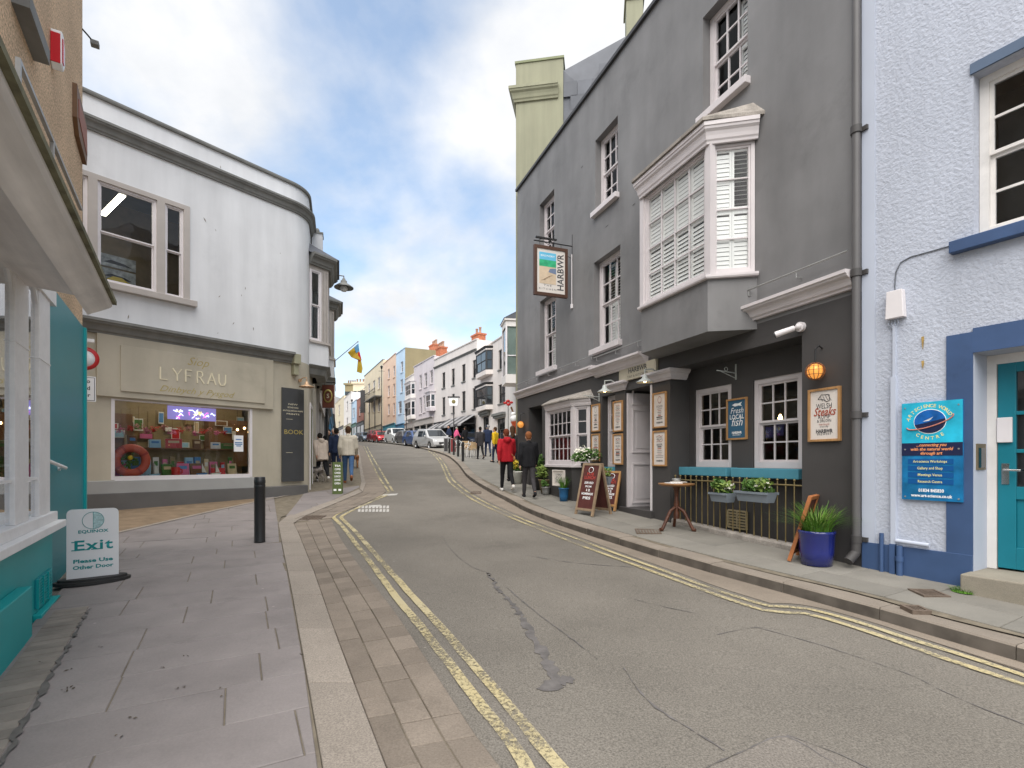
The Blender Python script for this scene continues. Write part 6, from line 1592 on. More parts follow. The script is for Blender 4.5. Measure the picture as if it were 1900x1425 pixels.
for lab, u, v, o in (('white empty iron hanging bracket on the recess wall', 1366, 690, .4), ('white empty iron hanging bracket beside the small bay', 1112, 735, 0)):
    t = thing('iron_bracket', lab, 'bracket', H.mat(H.s(u, o), H.z(u, v, o), o))
    MB().box(-.012, .012, -.012, 0, -.12, .12).build('back_bar', M_enamel, t); MB().tube([(0, -.01, -.02), (0, -.38, .0)], .009, 6).tube([(0, -.01, -.1), (0, -.3, -.01)], .006, 5).build('arm', M_enamel, t)
    MB().tube([(0, -.2 + .03 * math.cos(a_), .03 + .03 * math.sin(a_)) for a_ in [6.283 * j / 10 for j in range(11)]], .005, 4).build('scroll', M_enamel, t)
# ---------------------------------------------------------------- round table with its clutter
tp = onpav(1272, 981, .3); tb = thing('round_table', 'small round wooden pedestal table on the pavement by the railing', 'table', tp)
MB().lathe([(0, .70), (.22, .70), (.27, .715), (.285, .73), (.28, .745), (0, .745)], 28).build('table_top', mat('table_top_wood', (.26, .13, .05), .4, .2, 6), tb)
MB().lathe([(.045, .18), (.05, .25), (.03, .32), (.045, .42), (.03, .5), (.035, .62), (.07, .7)], 16).build('pedestal', M_mahog, tb)
for k in range(3):
    a = R(200 + 120 * k); c, s_ = math.cos(a), math.sin(a)
    MB().tube([(.03 * c, .03 * s_, .36), (.12 * c, .12 * s_, .30), (.2 * c, .2 * s_, .15), (.27 * c, .27 * s_, .02), (.31 * c, .31 * s_, .02)], .026, 8).build('leg', M_mahog, tb)
mp_ = tp + Vector((0, 0, .747))
mn = thing('folded_menus', 'white folded menus lying on the round table', 'menu', rotz(mp_ + Vector((-.02, -.05, 0)), .3)); MB().box(-.16, .05, -.1, .08, 0, .012).build('lower_sheet', M_wht, mn); MB().box(-.05, .16, -.06, .1, .0125, .022).build('upper_sheet', M_paper, mn)
ash = thing('stone_ashtray', 'grey stone ashtray on the round table', 'ashtray', mp_ + Vector((.02, .07, .0225))); MB().lathe([(0, 0), (.06, 0), (.07, .03), (.06, .045), (.04, .03), (0, .025)], 14).build('dish', M_steel, ash); MB().lathe([(.058, .045), (.066, .05), (.07, .04)], 14).build('rim', M_steel, ash)
# ---------------------------------------------------------------- pots, planters
def pot(name, label, u, v, r_, h, m, kind, seed, rim=1.1, base=.75, group=None, yo=None):
    p = onpav(u, v, r_ * 1.1)
    if yo is not None: p = H.at(H.s(u, yo), 0, yo); p.z = gp(p.x, p.y)
    t = thing(name, label, 'plant pot', p, group)
    MB().lathe([(0, 0), (r_ * base, 0), (r_ * (base + 1) / 2 * 1.02, h * .4), (r_, h * .9), (r_ * rim, h * .93), (r_ * rim, h), (r_ * .9, h), (r_ * .88, h * .9)], 26).build('pot', m, t)
    MB().cyl((0, 0, h * .85), (0, 0, h * .9), r_ * .9, n=20).build('soil', M_soil, t)
    kind(t, r_, h, seed)
    return t
pot('flower_pot', 'glossy cobalt blue pot with tall green grass beside the downpipe', 1515, 1047, .185, .39, M_bluepot, lambda t, r_, h, sd_: (blades('grass', t, 260, .42, .42, r_ * .8, M_grass, sd_, .014, .9, h * .88), blades('young_grass', t, 90, .38, .2, r_ * .7, M_leafy, sd_ + 1, .012, .5, h * .88)), 3, rim=1.04, base=.86)
pot('flower_pot', 'small blue pot with spiky green leaves by the chalk board', 1046, 921, .11, .30, M_bluepot2, lambda t, r_, h, sd_: blades('leaves', t, 110, .34, .2, r_ * .7, M_grass, sd_, .02, .4, h * .85), 5, base=.8, yo=-.43)
pot('flower_pot', 'wide olive clay pot with pale leafy plant near the small bay', 1012, 908, .17, .36, M_clay, lambda t, r_, h, sd_: leaves('leaves', t, 420, (.24, .24, .28), M_leafy, sd_, .05, (0, 0, h + .12)), 6, base=.6, yo=-.3)
pot('flower_pot', 'dark tub with bushy green plant by the far blue door', 998, 893, .17, .42, M_black, lambda t, r_, h, sd_: leaves('leaves', t, 380, (.26, .24, .36), M_leaf, sd_, .05, (0, 0, h + .25)), 9, base=.7, yo=-.2)
pot('flower_tub', 'tall black tub overflowing with white flowers behind the folding chalk board', 1094, 912, .17, .92, M_black, lambda t, r_, h, sd_: (leaves('leaves', t, 900, (.36, .3, .24), M_leaf, sd_, .045, (0, 0, h + .1)), leaves('white_flowers', t, 190, (.38, .32, .26), M_petal, sd_ + 2, .036, (0, 0, h + .12))), 12, base=.8, yo=-.27)
pot('metal_bucket', 'small zinc bucket on the ledge behind the chalk board', 1113, 912, .1, .2, M_steel, lambda t, r_, h, sd_: leaves('leaves', t, 160, (.12, .12, .14), M_leaf, sd_, .04, (0, 0, h + .06)), 14)
def trough(label, u0, u1, v0, v1, o, seed, group):
    s0, s1 = H.s(u0, o), H.s(u1, o); z0, z1 = H.z((u0 + u1) / 2, v1, o), H.z((u0 + u1) / 2, v0, o); w_ = s1 - s0; h = (z1 - z0)
    t = thing('railing_planter', label, 'planter', H.mat((s0 + s1) / 2, z0, o), group)
    MB().add([(-w_ * .44, -.07, 0), (w_ * .44, -.07, 0), (w_ * .44, .07, 0), (-w_ * .44, .07, 0), (-w_ / 2, -.1, h), (w_ / 2, -.1, h), (w_ / 2, .1, h), (-w_ / 2, .1, h)], [(0, 3, 2, 1), (0, 1, 5, 4), (1, 2, 6, 5), (2, 3, 7, 6), (3, 0, 4, 7)]).build('trough', M_zinc, t)
    MB().box(-w_ / 2 - .01, w_ / 2 + .01, -.11, -.09, h - .03, h).box(-w_ / 2 - .01, w_ / 2 + .01, .09, .11, h - .03, h).build('rim', M_zinc, t)
    MB().box(-w_ * .48, w_ * .48, -.09, .09, h - .04, h - .02).build('soil', M_soil, t)
    leaves('leaves', t, 380, (w_ * .5, .13, .16), M_leaf, seed, .04, (0, 0, h + .04)); leaves('pale_leaves', t, 160, (w_ * .5, .14, .12), M_leafy, seed + 1, .035, (0, 0, h + .05)); leaves('white_flowers', t, 60, (w_ * .5, .13, .12), M_petal, seed + 2, .026, (0, 0, h + .04))
    return t
trough('short grey planter of green leaves hooked on the railing', 1325, 1357, 914, 931, -.06, 21, 'planters hooked on the railing'); trough('long grey planter with white flowers hooked on the railing', 1373, 1433, 912, 931, -.06, 25, 'planters hooked on the railing')
trough('small grey planter with leaves under the narrow window', 1118, 1136, 884, 898, -.12, 31, None)
# short railing under the narrow window
sr = thing('window_railing', 'short brass coloured railing before the narrow window', 'railing', H.mat())
ra, rb_ = H.s(1098), H.s(1140); zt = H.z(1110, 878, -.1)
for i in range(8): s_ = ra + (rb_ - ra) * i / 7; MB().cyl((s_, -.1, gfl(s_)), (s_, -.1, zt + .04), .008, n=6).ball((s_, -.1, zt + .05), .015, 6, 5).build('bar', M_brass, sr)
MB().cyl((ra, -.1, zt), (rb_, -.1, zt), .01, n=6).build('top_rail', M_brass, sr)
MB().box(ra, rb_, -.16, .0, gfl(ra) - .2, gfl(rb_) + .16).build('ledge', M_leadstone, sr)
# ---------------------------------------------------------------- chalk boards
M_chalkbrown = mat('chalkboard_brown', (.085, .022, .018), .7, .2, 8)
def aboard(name, label, u, v, w_, h, rot, lean, double, m, fm_, draw, leg=None):
    p = onpav(u, v, h * math.sin(lean) + .04 if not double else .5)
    if double: p = H.at(H.s(u, -.92), 0, -.92); p.z = gp(p.x, p.y)
    t = thing(name, label, 'chalk board', rotz(p, rot))
    for k in ((0, 1) if double else (0,)):
        sg_ = Matrix.Rotation(-lean if k == 0 else lean, 4, 'X'); off = Matrix.Translation((0, 0 if k == 0 else 2 * h * math.sin(lean) + .02, 0))
        f_ = MB()
        for s_ in (-1, 1): f_.box(s_ * w_ / 2, s_ * (w_ / 2 - .045), -.02, .02, 0, h)
        f_.box(-w_ / 2 + .045, w_ / 2 - .045, -.0195, .0195, .09, .135).box(-w_ / 2 + .045, w_ / 2 - .045, -.0195, .0195, h - .045, h)
        o = f_.build('frame', fm_, t, .003); o.matrix_local = off @ sg_
        MB().box(-w_ / 2 + .045, w_ / 2 - .045, -.008, .008, .135, h - .045).build('panel', m, o)
        if k == 0: draw(o, w_ - .09, h, -.010)
    return t
def chalk(t, w_, h_, y):
    q = MB().lathe([(.05, -.001), (.06, 0), (.05, .001)], 14); q.v = [(x * 1.2, y + z, h_ * .87 + y_) for x, y_, z in q.v]; q.build('emblem', M_wht, t)
    lines(t, w_, h_, y, (('PUB', .79, .08, M_redchalk, .45, {'bold': .02}), ('LUNCH', .72, .09, M_redchalk, .7, {'bold': .02}), ('SERVED', .62, .06, M_wht, .6, {'bold': .02}), ('FROM', .55, .05, M_wht, .4, {'bold': .02}), ('12', .48, .06, M_wht, .25, {'bold': .03}), ('HOMEMADE', .41, .06, M_wht, .75, {'bold': .03}), ('PIES', .33, .07, M_wht, .5, {'bold': .03})))
M_oldwood = mat('weathered_wood', (.27, .19, .12), .8, .25, 7, grime=.2)
aboard('sandwich_board', 'folding brown chalk board with weathered wood frame before the white flowers', 1083, 937, .52, 1.02, math.atan2(H.d.y, H.d.x) + R(12), R(13), True, M_chalkbrown, M_oldwood, chalk)
aboard('leaning_board', 'narrow brown chalk board leaning beside the pub door step', 1143, 946, .40, .82, math.atan2(H.d.y, H.d.x) + R(26), R(16), False, M_chalkbrown, M_oak, chalk)
def chalk2(t, w_, h_, y):
    for i, tx in enumerate(('FISH', '&', 'CHIPS', 'PIES')): letters(tx, .13, M_org, t, 0, h_ * (.8 - .18 * i), y, bold=.03, fit=w_ * (.7 if tx != '&' else .2))
aboard('leaning_board', 'orange lettered board leaning between the railing and the cobalt pot', 1472, 1036, .44, .80, math.atan2(H.d.y, H.d.x) + R(-62), R(16), False, M_chalkbrown, mat('orange_wood', (.36, .13, .045), .5, .2, 7), chalk2)
# ---------------------------------------------------------------- left pavement: exit board, bollard, green board
ep = G(173, 1080, .03); ea = math.atan2(-ep.x, ep.y)
ex = thing('exit_board', 'white pavement sign with teal exit lettering on a black base', 'pavement sign', rotz(ep, ea))
zc_ = ep.xy.length; wE = 97 / F * ep.y * math.cos(ea); hE = 136 / F * ep.y
pts = [(-wE / 2, .06), (wE / 2, .06)] + [(wE / 2 - .05 + .05 * math.cos(R(t)), hE - .05 + .05 * math.sin(R(t))) for t in range(0, 91, 15)] + [(-wE / 2 + .05 + .05 * math.cos(R(t)), hE - .05 + .05 * math.sin(R(t))) for t in range(90, 181, 15)]
MB().prism(pts, -.012, .012, 'y').build('panel', mat('sign_panel_white', (.72, .70, .70), .4, .02), ex)
M_tealp = mat('teal_print', (.0, .23, .23), .5, 0)
base = [(.33 * wE / .44 * math.cos(t) * 1.0, .17 * math.sin(t)) for t in [2 * math.pi * i / 28 for i in range(28)]]
MB().prism(base, 0, .035, 'z').prism([(x * .9, y * .8) for x, y in base], .0352, .06, 'z').build('base', mat('rubber_black', (.028, .026, .025), .6, .1), ex)
cz, cr_ = hE - .125, .092
MB().tube([(cr_ * math.cos(a), -.013, cz + cr_ * math.sin(a)) for a in [6.2832 * i / 36 for i in range(37)]], .0025, 5).tube([(0, -.013, cz - cr_), (0, -.013, cz + cr_)], .002, 5).build('logo_ring', M_tealp, ex)
MB().prism([(cr_ * .97 * math.cos(R(a)), cz + cr_ * .97 * math.sin(R(a))) for a in range(-90, 91, 10)], -.0135, -.0125, 'y').build('logo_half', mat('pale_teal', (.38, .52, .52), .5, .25, 60), ex)
letters('EQUINOX', .045, M_tealp, ex, 0, hE * .695, -.0135, bold=.03, fit=wE * .58)
letters('Exit', .15, M_tealp, ex, 0, hE * .505, -.0135, bold=.022, space=1.12, fit=wE * .74)
# slab serifs on the big word
for (x, z, w_) in ((-.36, .562, .10), (-.36, .452, .10), (-.15, .452, .07), (-.01, .452, .06), (.118, .452, .085)): MB().box(wE * (x - w_ / 2), wE * (x + w_ / 2), -.0142, -.0132, hE * z - .005, hE * z + .005).build('serif', M_tealp, ex)
letters('Please Use', .055, M_tealp, ex, 0, hE * .30, -.0135, bold=.035, fit=wE * .76); letters('Other Door', .055, M_tealp, ex, 0, hE * .215, -.0135, bold=.035, fit=wE * .78)
def bollard(label, p, h, r_, group=None, band=False):
    t = thing('bollard', label, 'bollard', p, group)
    MB().lathe([(0, 0), (r_ * 1.02, 0), (r_ * 1.02, .02), (r_, .03), (r_, h - .1), (r_ * 1.04, h - .095), (r_ * 1.04, h - .05), (r_, h - .045), (r_, h - .012), (r_ * .9, h), (0, h)], 24).build('post', M_black, t)
    MB().lathe([(r_ * 1.01, h - .16), (r_ * 1.03, h - .155), (r_ * 1.03, h - .13), (r_ * 1.01, h - .125)], 24).build('groove_ring', M_black, t)
    return t
bollard('tall smooth black bollard on the slate pavement before the bookshop', G(482, 1006, .03), 1.0, .078)
gb = G(626, 917, .03); gt = thing('green_board', 'narrow olive green pavement board with white lettering by the walkers', 'pavement sign', rotz(gb, math.atan2(-gb.x, gb.y) * .8))
hG = 60 / F * gb.y; wG = 18.5 / F * gb.y * .95
M_olive = mat('olive_board', (.075, .105, .025), .5, .1)
for s_ in (0, 1): o = MB().box(-wG / 2, wG / 2, -.01, .01, 0, hG).build('leaf', M_olive, gt); o.matrix_local = Matrix.Translation((0, .26 * s_, 0)) @ Matrix.Rotation(R(-7 if s_ == 0 else 7), 4, 'X')
lf = [o for o in gt.children][0]
for i, tx in enumerate(('TEA', 'COFFEE', 'CAKES', 'LUNCH', 'SCONES', 'OPEN')): letters(tx, .07, M_wht, lf, 0, hG * (.88 - .11 * i), -.012, bold=.02, fit=wG * .6)
for s_ in (-1, 1): MB().box(s_ * .06 - .035, s_ * .06 + .035, -.0125, -.0105, .09, .14).build('white_mark', M_wht, lf)
# ================================================================ houses up the street
CH = [(966, 31), (938, 37), (885, 43.5), (806, 52.5), (768, 59), (752, 63), (735, 67), (711, 75), (676, 90), (662, 98), (652, 105), (638, 118), (622, 136)]
def cp(i): u, Z = CH[i]; return ((u - CX) / F * Z, Z)
def ren(nm, c): return mat(nm, c, .7, .05, .6, streak=.08, stretch=(1.5, 1.5, .2), spec=.25)
M_offw = ren('off_white_render', (.66, .605, .57)); M_lil = ren('lilac_render', (.58, .525, .54)); M_wht2 = ren('white_render', (.68, .64, .61)); M_pblue = ren('powder_blue_render', (.46, .59, .72)); M_peach = ren('peach_render', (.68, .50, .38)); M_crm = ren('cream_render', (.62, .54, .40)); M_brk = ren('red_brown_render', (.34, .15, .11)); M_ltan = ren('tan_gable', (.27, .225, .13))
M_brick = mat('chimney_brick', (.42, .14, .07), .9, .25, 5, bump=.2, bscale=40); M_pot = mat('chimney_pot', (.36, .22, .15), .8, .15, 5)
M_blkframe = mat('black_frame', (.035, .035, .037), .5, 0); M_shopdk = mat('shopfront_dark', (.045, .043, .045), .5, .1)
def house(name, label, i0, i1, vroof, m, wins, fm_=None, depth=8.0, sill_m=None, parapet=True, trim=None, wr=.09, cat='house'):
    """terraced house between two corner points of the street line; wins = pixel rectangles (u0, u1, v0, v1)"""
    wl = Wall(cp(i1), cp(i0)) if isinstance(i0, int) else Wall(i1, i0)
    u_n, v_n = vroof
    zr = wl.z(u_n, v_n)
    t = thing(name, label, cat, wl.mat())
    holes = []
    for w_ in wins:
        s0, s1, za, zb = wl.rect(*w_[:4]); holes.append((max(.05, s0), min(wl.L - .05, s1), za, zb))
    facade('wall', t, m, holes, 0, wl.L, -1, zr, depth=wr, D=depth)
    for h in holes:
        sash(t, h[0] + .01, h[1] - .01, h[2], h[3], wr - .01, 1 if h[1] - h[0] < .75 else 2, 2, fm_ or M_white, M_blackglass, fr=.06, bar=.03, sill=(.08, .08, .09), sillm=sill_m or m)
    if parapet: cornice('coping', t, trim or m, [(-.02, 0), (wl.L + .02, 0)], zr - .03, [(-.2, 0), (.06, 0), (.08, .06), (.08, .1), (-.2, .11)])
    return t, wl, zr
def chimney(parent, x, y, z0, z1, w_, d_, n, m=None):
    c = MB().box(x, x + w_, y, y + d_, z0, z1).box(x - .08, x + w_ + .08, y - .08, y + d_ + .08, z1, z1 + .15).build('chimney', m or M_brick, parent)
    for k in range(n):
        MB().lathe([(.13, 0), (.16, .05), (.12, .1), (.11, .55), (.14, .58), (.14, .65), (.09, .65)], 10, (x + w_ * (k + .5) / n, y + d_ / 2, z1 + .15)).build('chimney_pot', M_pot, c)
def shopfront(parent, wl, s0, s1, z0, zt, m, panes=3, fas_=.5):
    b = MB().box(s0, s1, -.12, .02, zt - fas_, zt)
    for k in range(panes + 1): x = s0 + (s1 - s0) * k / panes; b.box(max(s0, x - .09), min(s1, x + .09), -.08, .02, z0, zt - fas_)
    b.box(s0, s1, -.06, .02, z0, z0 + .55)
    o = b.build('shopfront', m, parent)
    for k in range(panes): a = s0 + (s1 - s0) * k / panes + .09; c = s0 + (s1 - s0) * (k + 1) / panes - .09; MB().quad((a, -.02, z0 + .55), (c, -.02, z0 + .55), (c, -.02, zt - fas_), (a, -.02, zt - fas_)).build('pane', M_blackglass, o)
    cornice('cornice', o, m, [(s0 - .05, -.1), (s1 + .05, -.1)], zt, OGEE(.16, .16))
    return o
def bay(parent, wl, u0, u1, v0, v1, o, mf, mw_, cols=2):
    """projecting box bay with three glazed faces"""
    s0, s1, za, zb = wl.rect(u0, u1, v0, v1, -o * .5)
    pl = [(s0, 0), (s0 + .3, -o), (s1 - .3, -o), (s1, 0)]
    b = MB().prism([(s0, .02)] + pl[1:3] + [(s1, .02)], za - .35, za, 'z').build('bay', mw_, parent)
    MB().prism([(s0, .02)] + pl[1:3] + [(s1, .02)], zb, zb + .2, 'z').build('bay_head', mw_, b)
    cornice('bay_cornice', b, mf, pl, zb + .12, OGEE(.16, .12))
    for i in range(3):
        a, c = Vector(pl[i]), Vector(pl[i + 1]); ln = (c - a).length; d = (c - a) / ln
        fm = Matrix(((d.x, -d.y, 0, a.x), (d.y, d.x, 0, a.y), (0, 0, 1, 0), (0, 0, 0, 1)))
        sash(b, .02, ln - .02, za, zb, .01, cols if i == 1 else 1, 2, mf, M_blackglass, fr=.07, bar=.03, fm=fm)
# white house with the glazed bay, next to the green house
tA0, w0, z0_ = house('white_house', 'narrow white house with a tall curtained bay beside the green house', 0, 1, (950, 608), M_wht2, [], depth=6)
xn = w0.L; za, zb = EYE + (HY - 694) / F * 31, EYE + (HY - 606) / F * 31; OB = .92
MB().box(xn - 1.6, xn, -OB, 0, za - .55, za - .03).build('bay_base', M_wht2, tA0)
MB().box(xn - 1.6, xn, -OB, 0, zb, zb + .35).box(xn - 1.7, xn + .08, -OB - .08, 0, zb + .35, zb + .47).build('bay_head', M_wht2, tA0)
fr0 = MB().box(xn - .1, xn, -OB, -OB + .1, za - .03, zb).box(xn - .1, xn, -.1, 0, za - .03, zb).box(xn - 1.6, xn - 1.5, -OB, -OB + .1, za - .03, zb).box(xn - .08, xn - .02, -OB + .1, -.1, (za + zb) / 2 - .35, (za + zb) / 2 - .29)
fr0.build('bay_frame', M_white, tA0)
MB().add([(xn - .14 + .02 * (i % 2), -OB + .1 + (OB - .2) * i / 14, z) for z in (za, zb) for i in range(15)], [(i, i + 1, 16 + i, 15 + i) for i in range(14)], True).build('curtain', mat('pale_curtain', (.50, .57, .53), .8, .1, 3), tA0, fix=False)
MB().quad((xn - .04, -OB + .1, za), (xn - .04, -.1, za), (xn - .04, -.1, zb), (xn - .04, -OB + .1, zb)).build('bay_pane', M_glass, tA0)
MB().quad((xn - 1.5, -OB + .06, za), (xn - .1, -OB + .06, za), (xn - .1, -OB + .06, zb), (xn - 1.5, -OB + .06, zb)).build('bay_pane', M_blackglass, tA0)
zrf = zb + .47
MB().add([(xn - 1.8, -OB - .12, zrf), (xn + .12, -OB - .12, zrf), (xn + .12, .8, zrf + 1.0), (xn - 1.8, .8, zrf + 1.0)], [(0, 1, 2, 3)]).add([(xn + .1, -OB - .1, zrf), (xn + .1, .8, zrf), (xn + .1, .8, zrf + 1.0)], [(0, 1, 2)]).build('bay_roof', M_slate, tA0, fix=False)
chimney(tA0, -.9, 1.0, z0_ - 1, w0.z(930, 590), 1.0, .7, 2)
# white house with black bays
tA, wA, zA = house('white_house', 'white rendered house with black framed bays and windows', 1, 2, (936, 622), M_offw, [(925, 938, 647, 684), (925, 938, 712, 748), (896, 907, 772, 815), (922, 937, 776, 818)], M_blkframe, sill_m=M_stonegrey)
bay(tA, wA, 886, 909, 655, 691, .5, M_blkframe, M_offw); bay(tA, wA, 886, 909, 720, 754, .5, M_blkframe, M_offw)
for u0, u1, v in ((893, 910, 768), (918, 939, 771)): s0, s1, za, zb = wA.rect(u0, u1, v - 6, v); MB().box(s0, s1, -.3, 0, za, za + .18).box(s0 + .08, s1 - .08, -.2, 0, za - .16, za).build('door_hood', M_stonegrey, tA)
# long white house with the café
tB, wB, zB = house('white_cafe_house', 'long white house with slim dark windows above the awninged cafe', 2, 3, (884, 630), M_offw, [(820.5, 826, 691, 720), (838, 843.5, 684, 715), (857, 863.5, 676, 708), (877, 883, 668, 701), (820.5, 826, 737, 770), (857, 863.5, 726, 762), (877, 883, 720, 759), (838.5, 843.5, 731, 766)], M_blkframe, sill_m=M_stonegrey)
cornice('string_course', tB, M_stonegrey, [(0, 0), (wB.L, 0)], zB - .95, OGEE(.18, .16)); chimney(tB, wB.L * .42, 2.2, zB - .5, wB.z(856, 628) + .9, 1.5, .8, 2)
zg_b = gp(*wB.at(wB.L * .5, 0).xy)
shopfront(tB, wB, .3, wB.L - .2, zg_b - .4, wB.z(870, 777), M_shopdk, 5)
for k, (u0, u1, v0_, v1_, lab) in enumerate(((829, 880, 774, 795, 'charcoal striped awning over the nearer cafe tables'), (803, 842, 784, 797, 'charcoal striped awning over the farther cafe window'))):
    s0, s1 = wB.s(u0, -.3), wB.s(u1, -.3); zt = wB.z((u0 + u1) / 2, v0_); 
    aw = thing('awning', lab, 'awning', wB.mat(), 'cafe awnings')
    n = 8
    for j in range(n):
        a, c = s0 + (s1 - s0) * j / n, s0 + (s1 - s0) * (j + 1) / n
        MB().add([(a, -.12, zt), (c, -.12, zt), (c, -1.5, zt - .85), (a, -1.5, zt - .85), (a, -1.52, zt - 1.02), (c, -1.52, zt - 1.02)], [(0, 1, 2, 3), (3, 2, 5, 4)]).build('stripe', (mat('awning_dark', (.075, .072, .075), .8, .1), mat('awning_pale', (.30, .29, .29), .8, .1))[j % 2], aw, fix=False)
    for x in (s0 + .05, s1 - .05): MB().tube([(x, -.1, zt - .8), (x, -1.48, zt - .87)], .025, 6).build('arm', M_shopdk, aw)
# lilac, white bays, blue, peach, cream and beyond
tC, wC, zC = house('lilac_house', 'pale lilac house with white sashes above a moulded shopfront', 3, 4, (806, 660), M_lil, [(778, 782.5, 696, 722), (787, 792.5, 692, 718), (797.5, 803, 687, 712), (778, 782.5, 738, 768), (785, 789, 734, 765)], M_white)
bay(tC, wC, 792, 804, 732, 757, .5, M_white, M_lil); shopfront(tC, wC, .2, wC.L - .2, gp(*wC.at(3, 0).xy) - .4, wC.z(790, 779), M_putty, 3)
chimney(tC, .4, 2.5, zC - .6, wC.z(797, 645) + 1, 1.6, .8, 5); chimney(tC, wC.L * .55, 4.0, zC - .6, wC.z(806, 650) + .5, 1.2, .7, 2, M_pot)
tD, wD, zD = house('small_white_house', 'small white house with two stacked bays below the tan gable', 4, 5, (768, 694), M_wht2, [], depth=5)
bay(tD, wD, 754, 767, 714, 735, .5, M_white, M_wht2); bay(tD, wD, 753, 767, 746, 773, .5, M_white, M_wht2); shopfront(tD, wD, .1, wD.L - .1, gp(*wD.at(2, 0).xy) - .4, wD.z(760, 787), M_putty, 2)
tE, wE_, zE = house('powder_blue_house', 'tall powder blue house with a blank tan gable and brick chimney', 5, 6, (751, 646), M_pblue, [(743.5, 748, 671, 691), (743, 747.5, 704, 728), (739, 745, 745, 768)], M_white, depth=14)
MB().box(wE_.L - .0, wE_.L + .06, -.02, 14, 5, zE + .05).build('gable', M_ltan, tE); pc_ = wE_.mat().inverted() @ P(800, 690, 70); chimney(tE, pc_.x - .9, pc_.y, P(800, 700, 70).z, P(800, 642, 70).z, 1.8, 1.0, 5)
shopfront(tE, wE_, .1, wE_.L - .1, gp(*wE_.at(2, 0).xy) - .4, wE_.z(744, 789), C_('shop_blue', (.05, .2, .35)), 2)
tF, wF, zF = house('peach_house', 'peach rendered house with small white windows', 6, 7, (735, 655), M_peach, [(719.5, 723, 685, 703), (729.5, 733, 679, 700), (719.5, 723, 716, 736), (729.5, 733, 712, 735), (719.5, 723, 750, 770), (729.5, 733, 748, 770)], M_white, depth=12)
shopfront(tF, wF, .2, wF.L - .2, gp(*wF.at(2, 0).xy) - .4, wF.z(723, 790), C_('shop_turq', (.05, .28, .38)), 3)
tG, wG_, zG = house('cream_house', 'cream house front carrying a long iron balcony', 7, 8, (711, 667), M_crm, [(683, 686.5, 712, 730), (692, 696, 706, 726), (701, 705, 700, 722), (683, 686.5, 744, 765), (692, 696, 742, 765), (701, 705, 738, 764)], M_white, depth=12, trim=M_stonegrey)
shopfront(tG, wG_, .2, wG_.L - .2, gp(*wG_.at(5, 0).xy) - .4, wG_.z(690, 795), C_('shop_cream', (.5, .45, .33)), 4)
bl_ = MB(); s0, s1 = wG_.s(688), wG_.s(709); zz_ = wG_.z(698, 740)
bl_.box(s0, s1, -1.1, 0, zz_ - .15, zz_)
MB().add(bl_.v, bl_.f).build('balcony_floor', M_stonegrey, tG)
for k in range(13): x = s0 + (s1 - s0) * k / 12; MB().cyl((x, -1.05, zz_), (x, -1.05, zz_ + 1.0), .03, n=6).build('balcony_bar', M_blkframe, tG)
MB().box(s0, s1, -1.09, -1.02, zz_ + 1.0, zz_ + 1.06).build('balcony_rail', M_blkframe, tG)
for u in (688, 698, 709): x = wG_.s(u); MB().cyl((x, -1.05, zz_ - 5), (x, -1.05, zz_ - .15), .07, n=8).build('balcony_post', M_blkframe, tG)
rows = (('red_brown_house', 'narrow red brown shop house with a black banner', 8, 9, (674, 735), M_brk, [(666, 669, 755, 772)]), ('sky_blue_house', 'low sky blue house beyond the red brown one', 9, 10, (661, 742), M_pblue, [(655, 658, 757, 775)]),
        ('far_white_house', 'white gabled house far up the street', 10, 11, (651, 728), M_wht2, [(643, 646, 745, 762), (643, 646, 775, 795)]), ('far_cream_house', 'pale cream house at the far bend of the street', 11, 12, (637, 735), M_crm, [(628, 631, 752, 770), (628, 631, 782, 800)]))
for nm, lab, a, c, vr, m, wn in rows:
    tt, ww_, zz2 = house(nm, lab, a, c, vr, m, wn, M_white, depth=12)
    shopfront(tt, ww_, .2, ww_.L - .2, gp(*ww_.at(2, 0).xy) - .5, gp(*ww_.at(2, 0).xy) + 3.2, [M_shopdk, C_('shop_green', (.06, .16, .12)), C_('shop_cream', (.5, .45, .33)), M_shopdk][rows.index((nm, lab, a, c, vr, m, wn))], 2)
    if nm != 'sky_blue_house': chimney(tt, .5, 3, zz2 - .5, zz2 + 2.0, 1.6, 1.0, 4, M_crm if 'far' in nm else None)
# a hidden back range behind the terraces keeps the sky line solid
for lab, u0, u1, Z, v, m, nm in (('cream back building with several chimney pots above the red shop', 655, 678, 112, 712, M_crm, 'cream_block'), ('brown back building with dark windows above the sky blue house', 640, 656, 122, 714, M_ltan, 'brown_block')):
    t = thing(nm, lab, 'building', Matrix.Translation((0, 0, 0))); a, c = P(u0, v, Z), P(u1, v, Z)
    MB().box(a.x, c.x, Z, Z + 10, 4, a.z).box(a.x - .3, c.x + .3, Z - .3, Z + 10.3, a.z, a.z + .4).build('wall', m, t)
    for k in range(4): x = a.x + (c.x - a.x) * (k + .5) / 4; MB().lathe([(.2, 0), (.16, .8), (.22, .85), (.22, .95)], 8, (x, Z + 2, a.z + .4)).build('chimney_pot', M_pot, t)
    for k in range(3): x = a.x + (c.x - a.x) * (k + .5) / 3; MB().box(x - .35, x + .35, Z - .05, Z, a.z - 3.2, a.z - 1.6).build('window', M_blackglass, t)
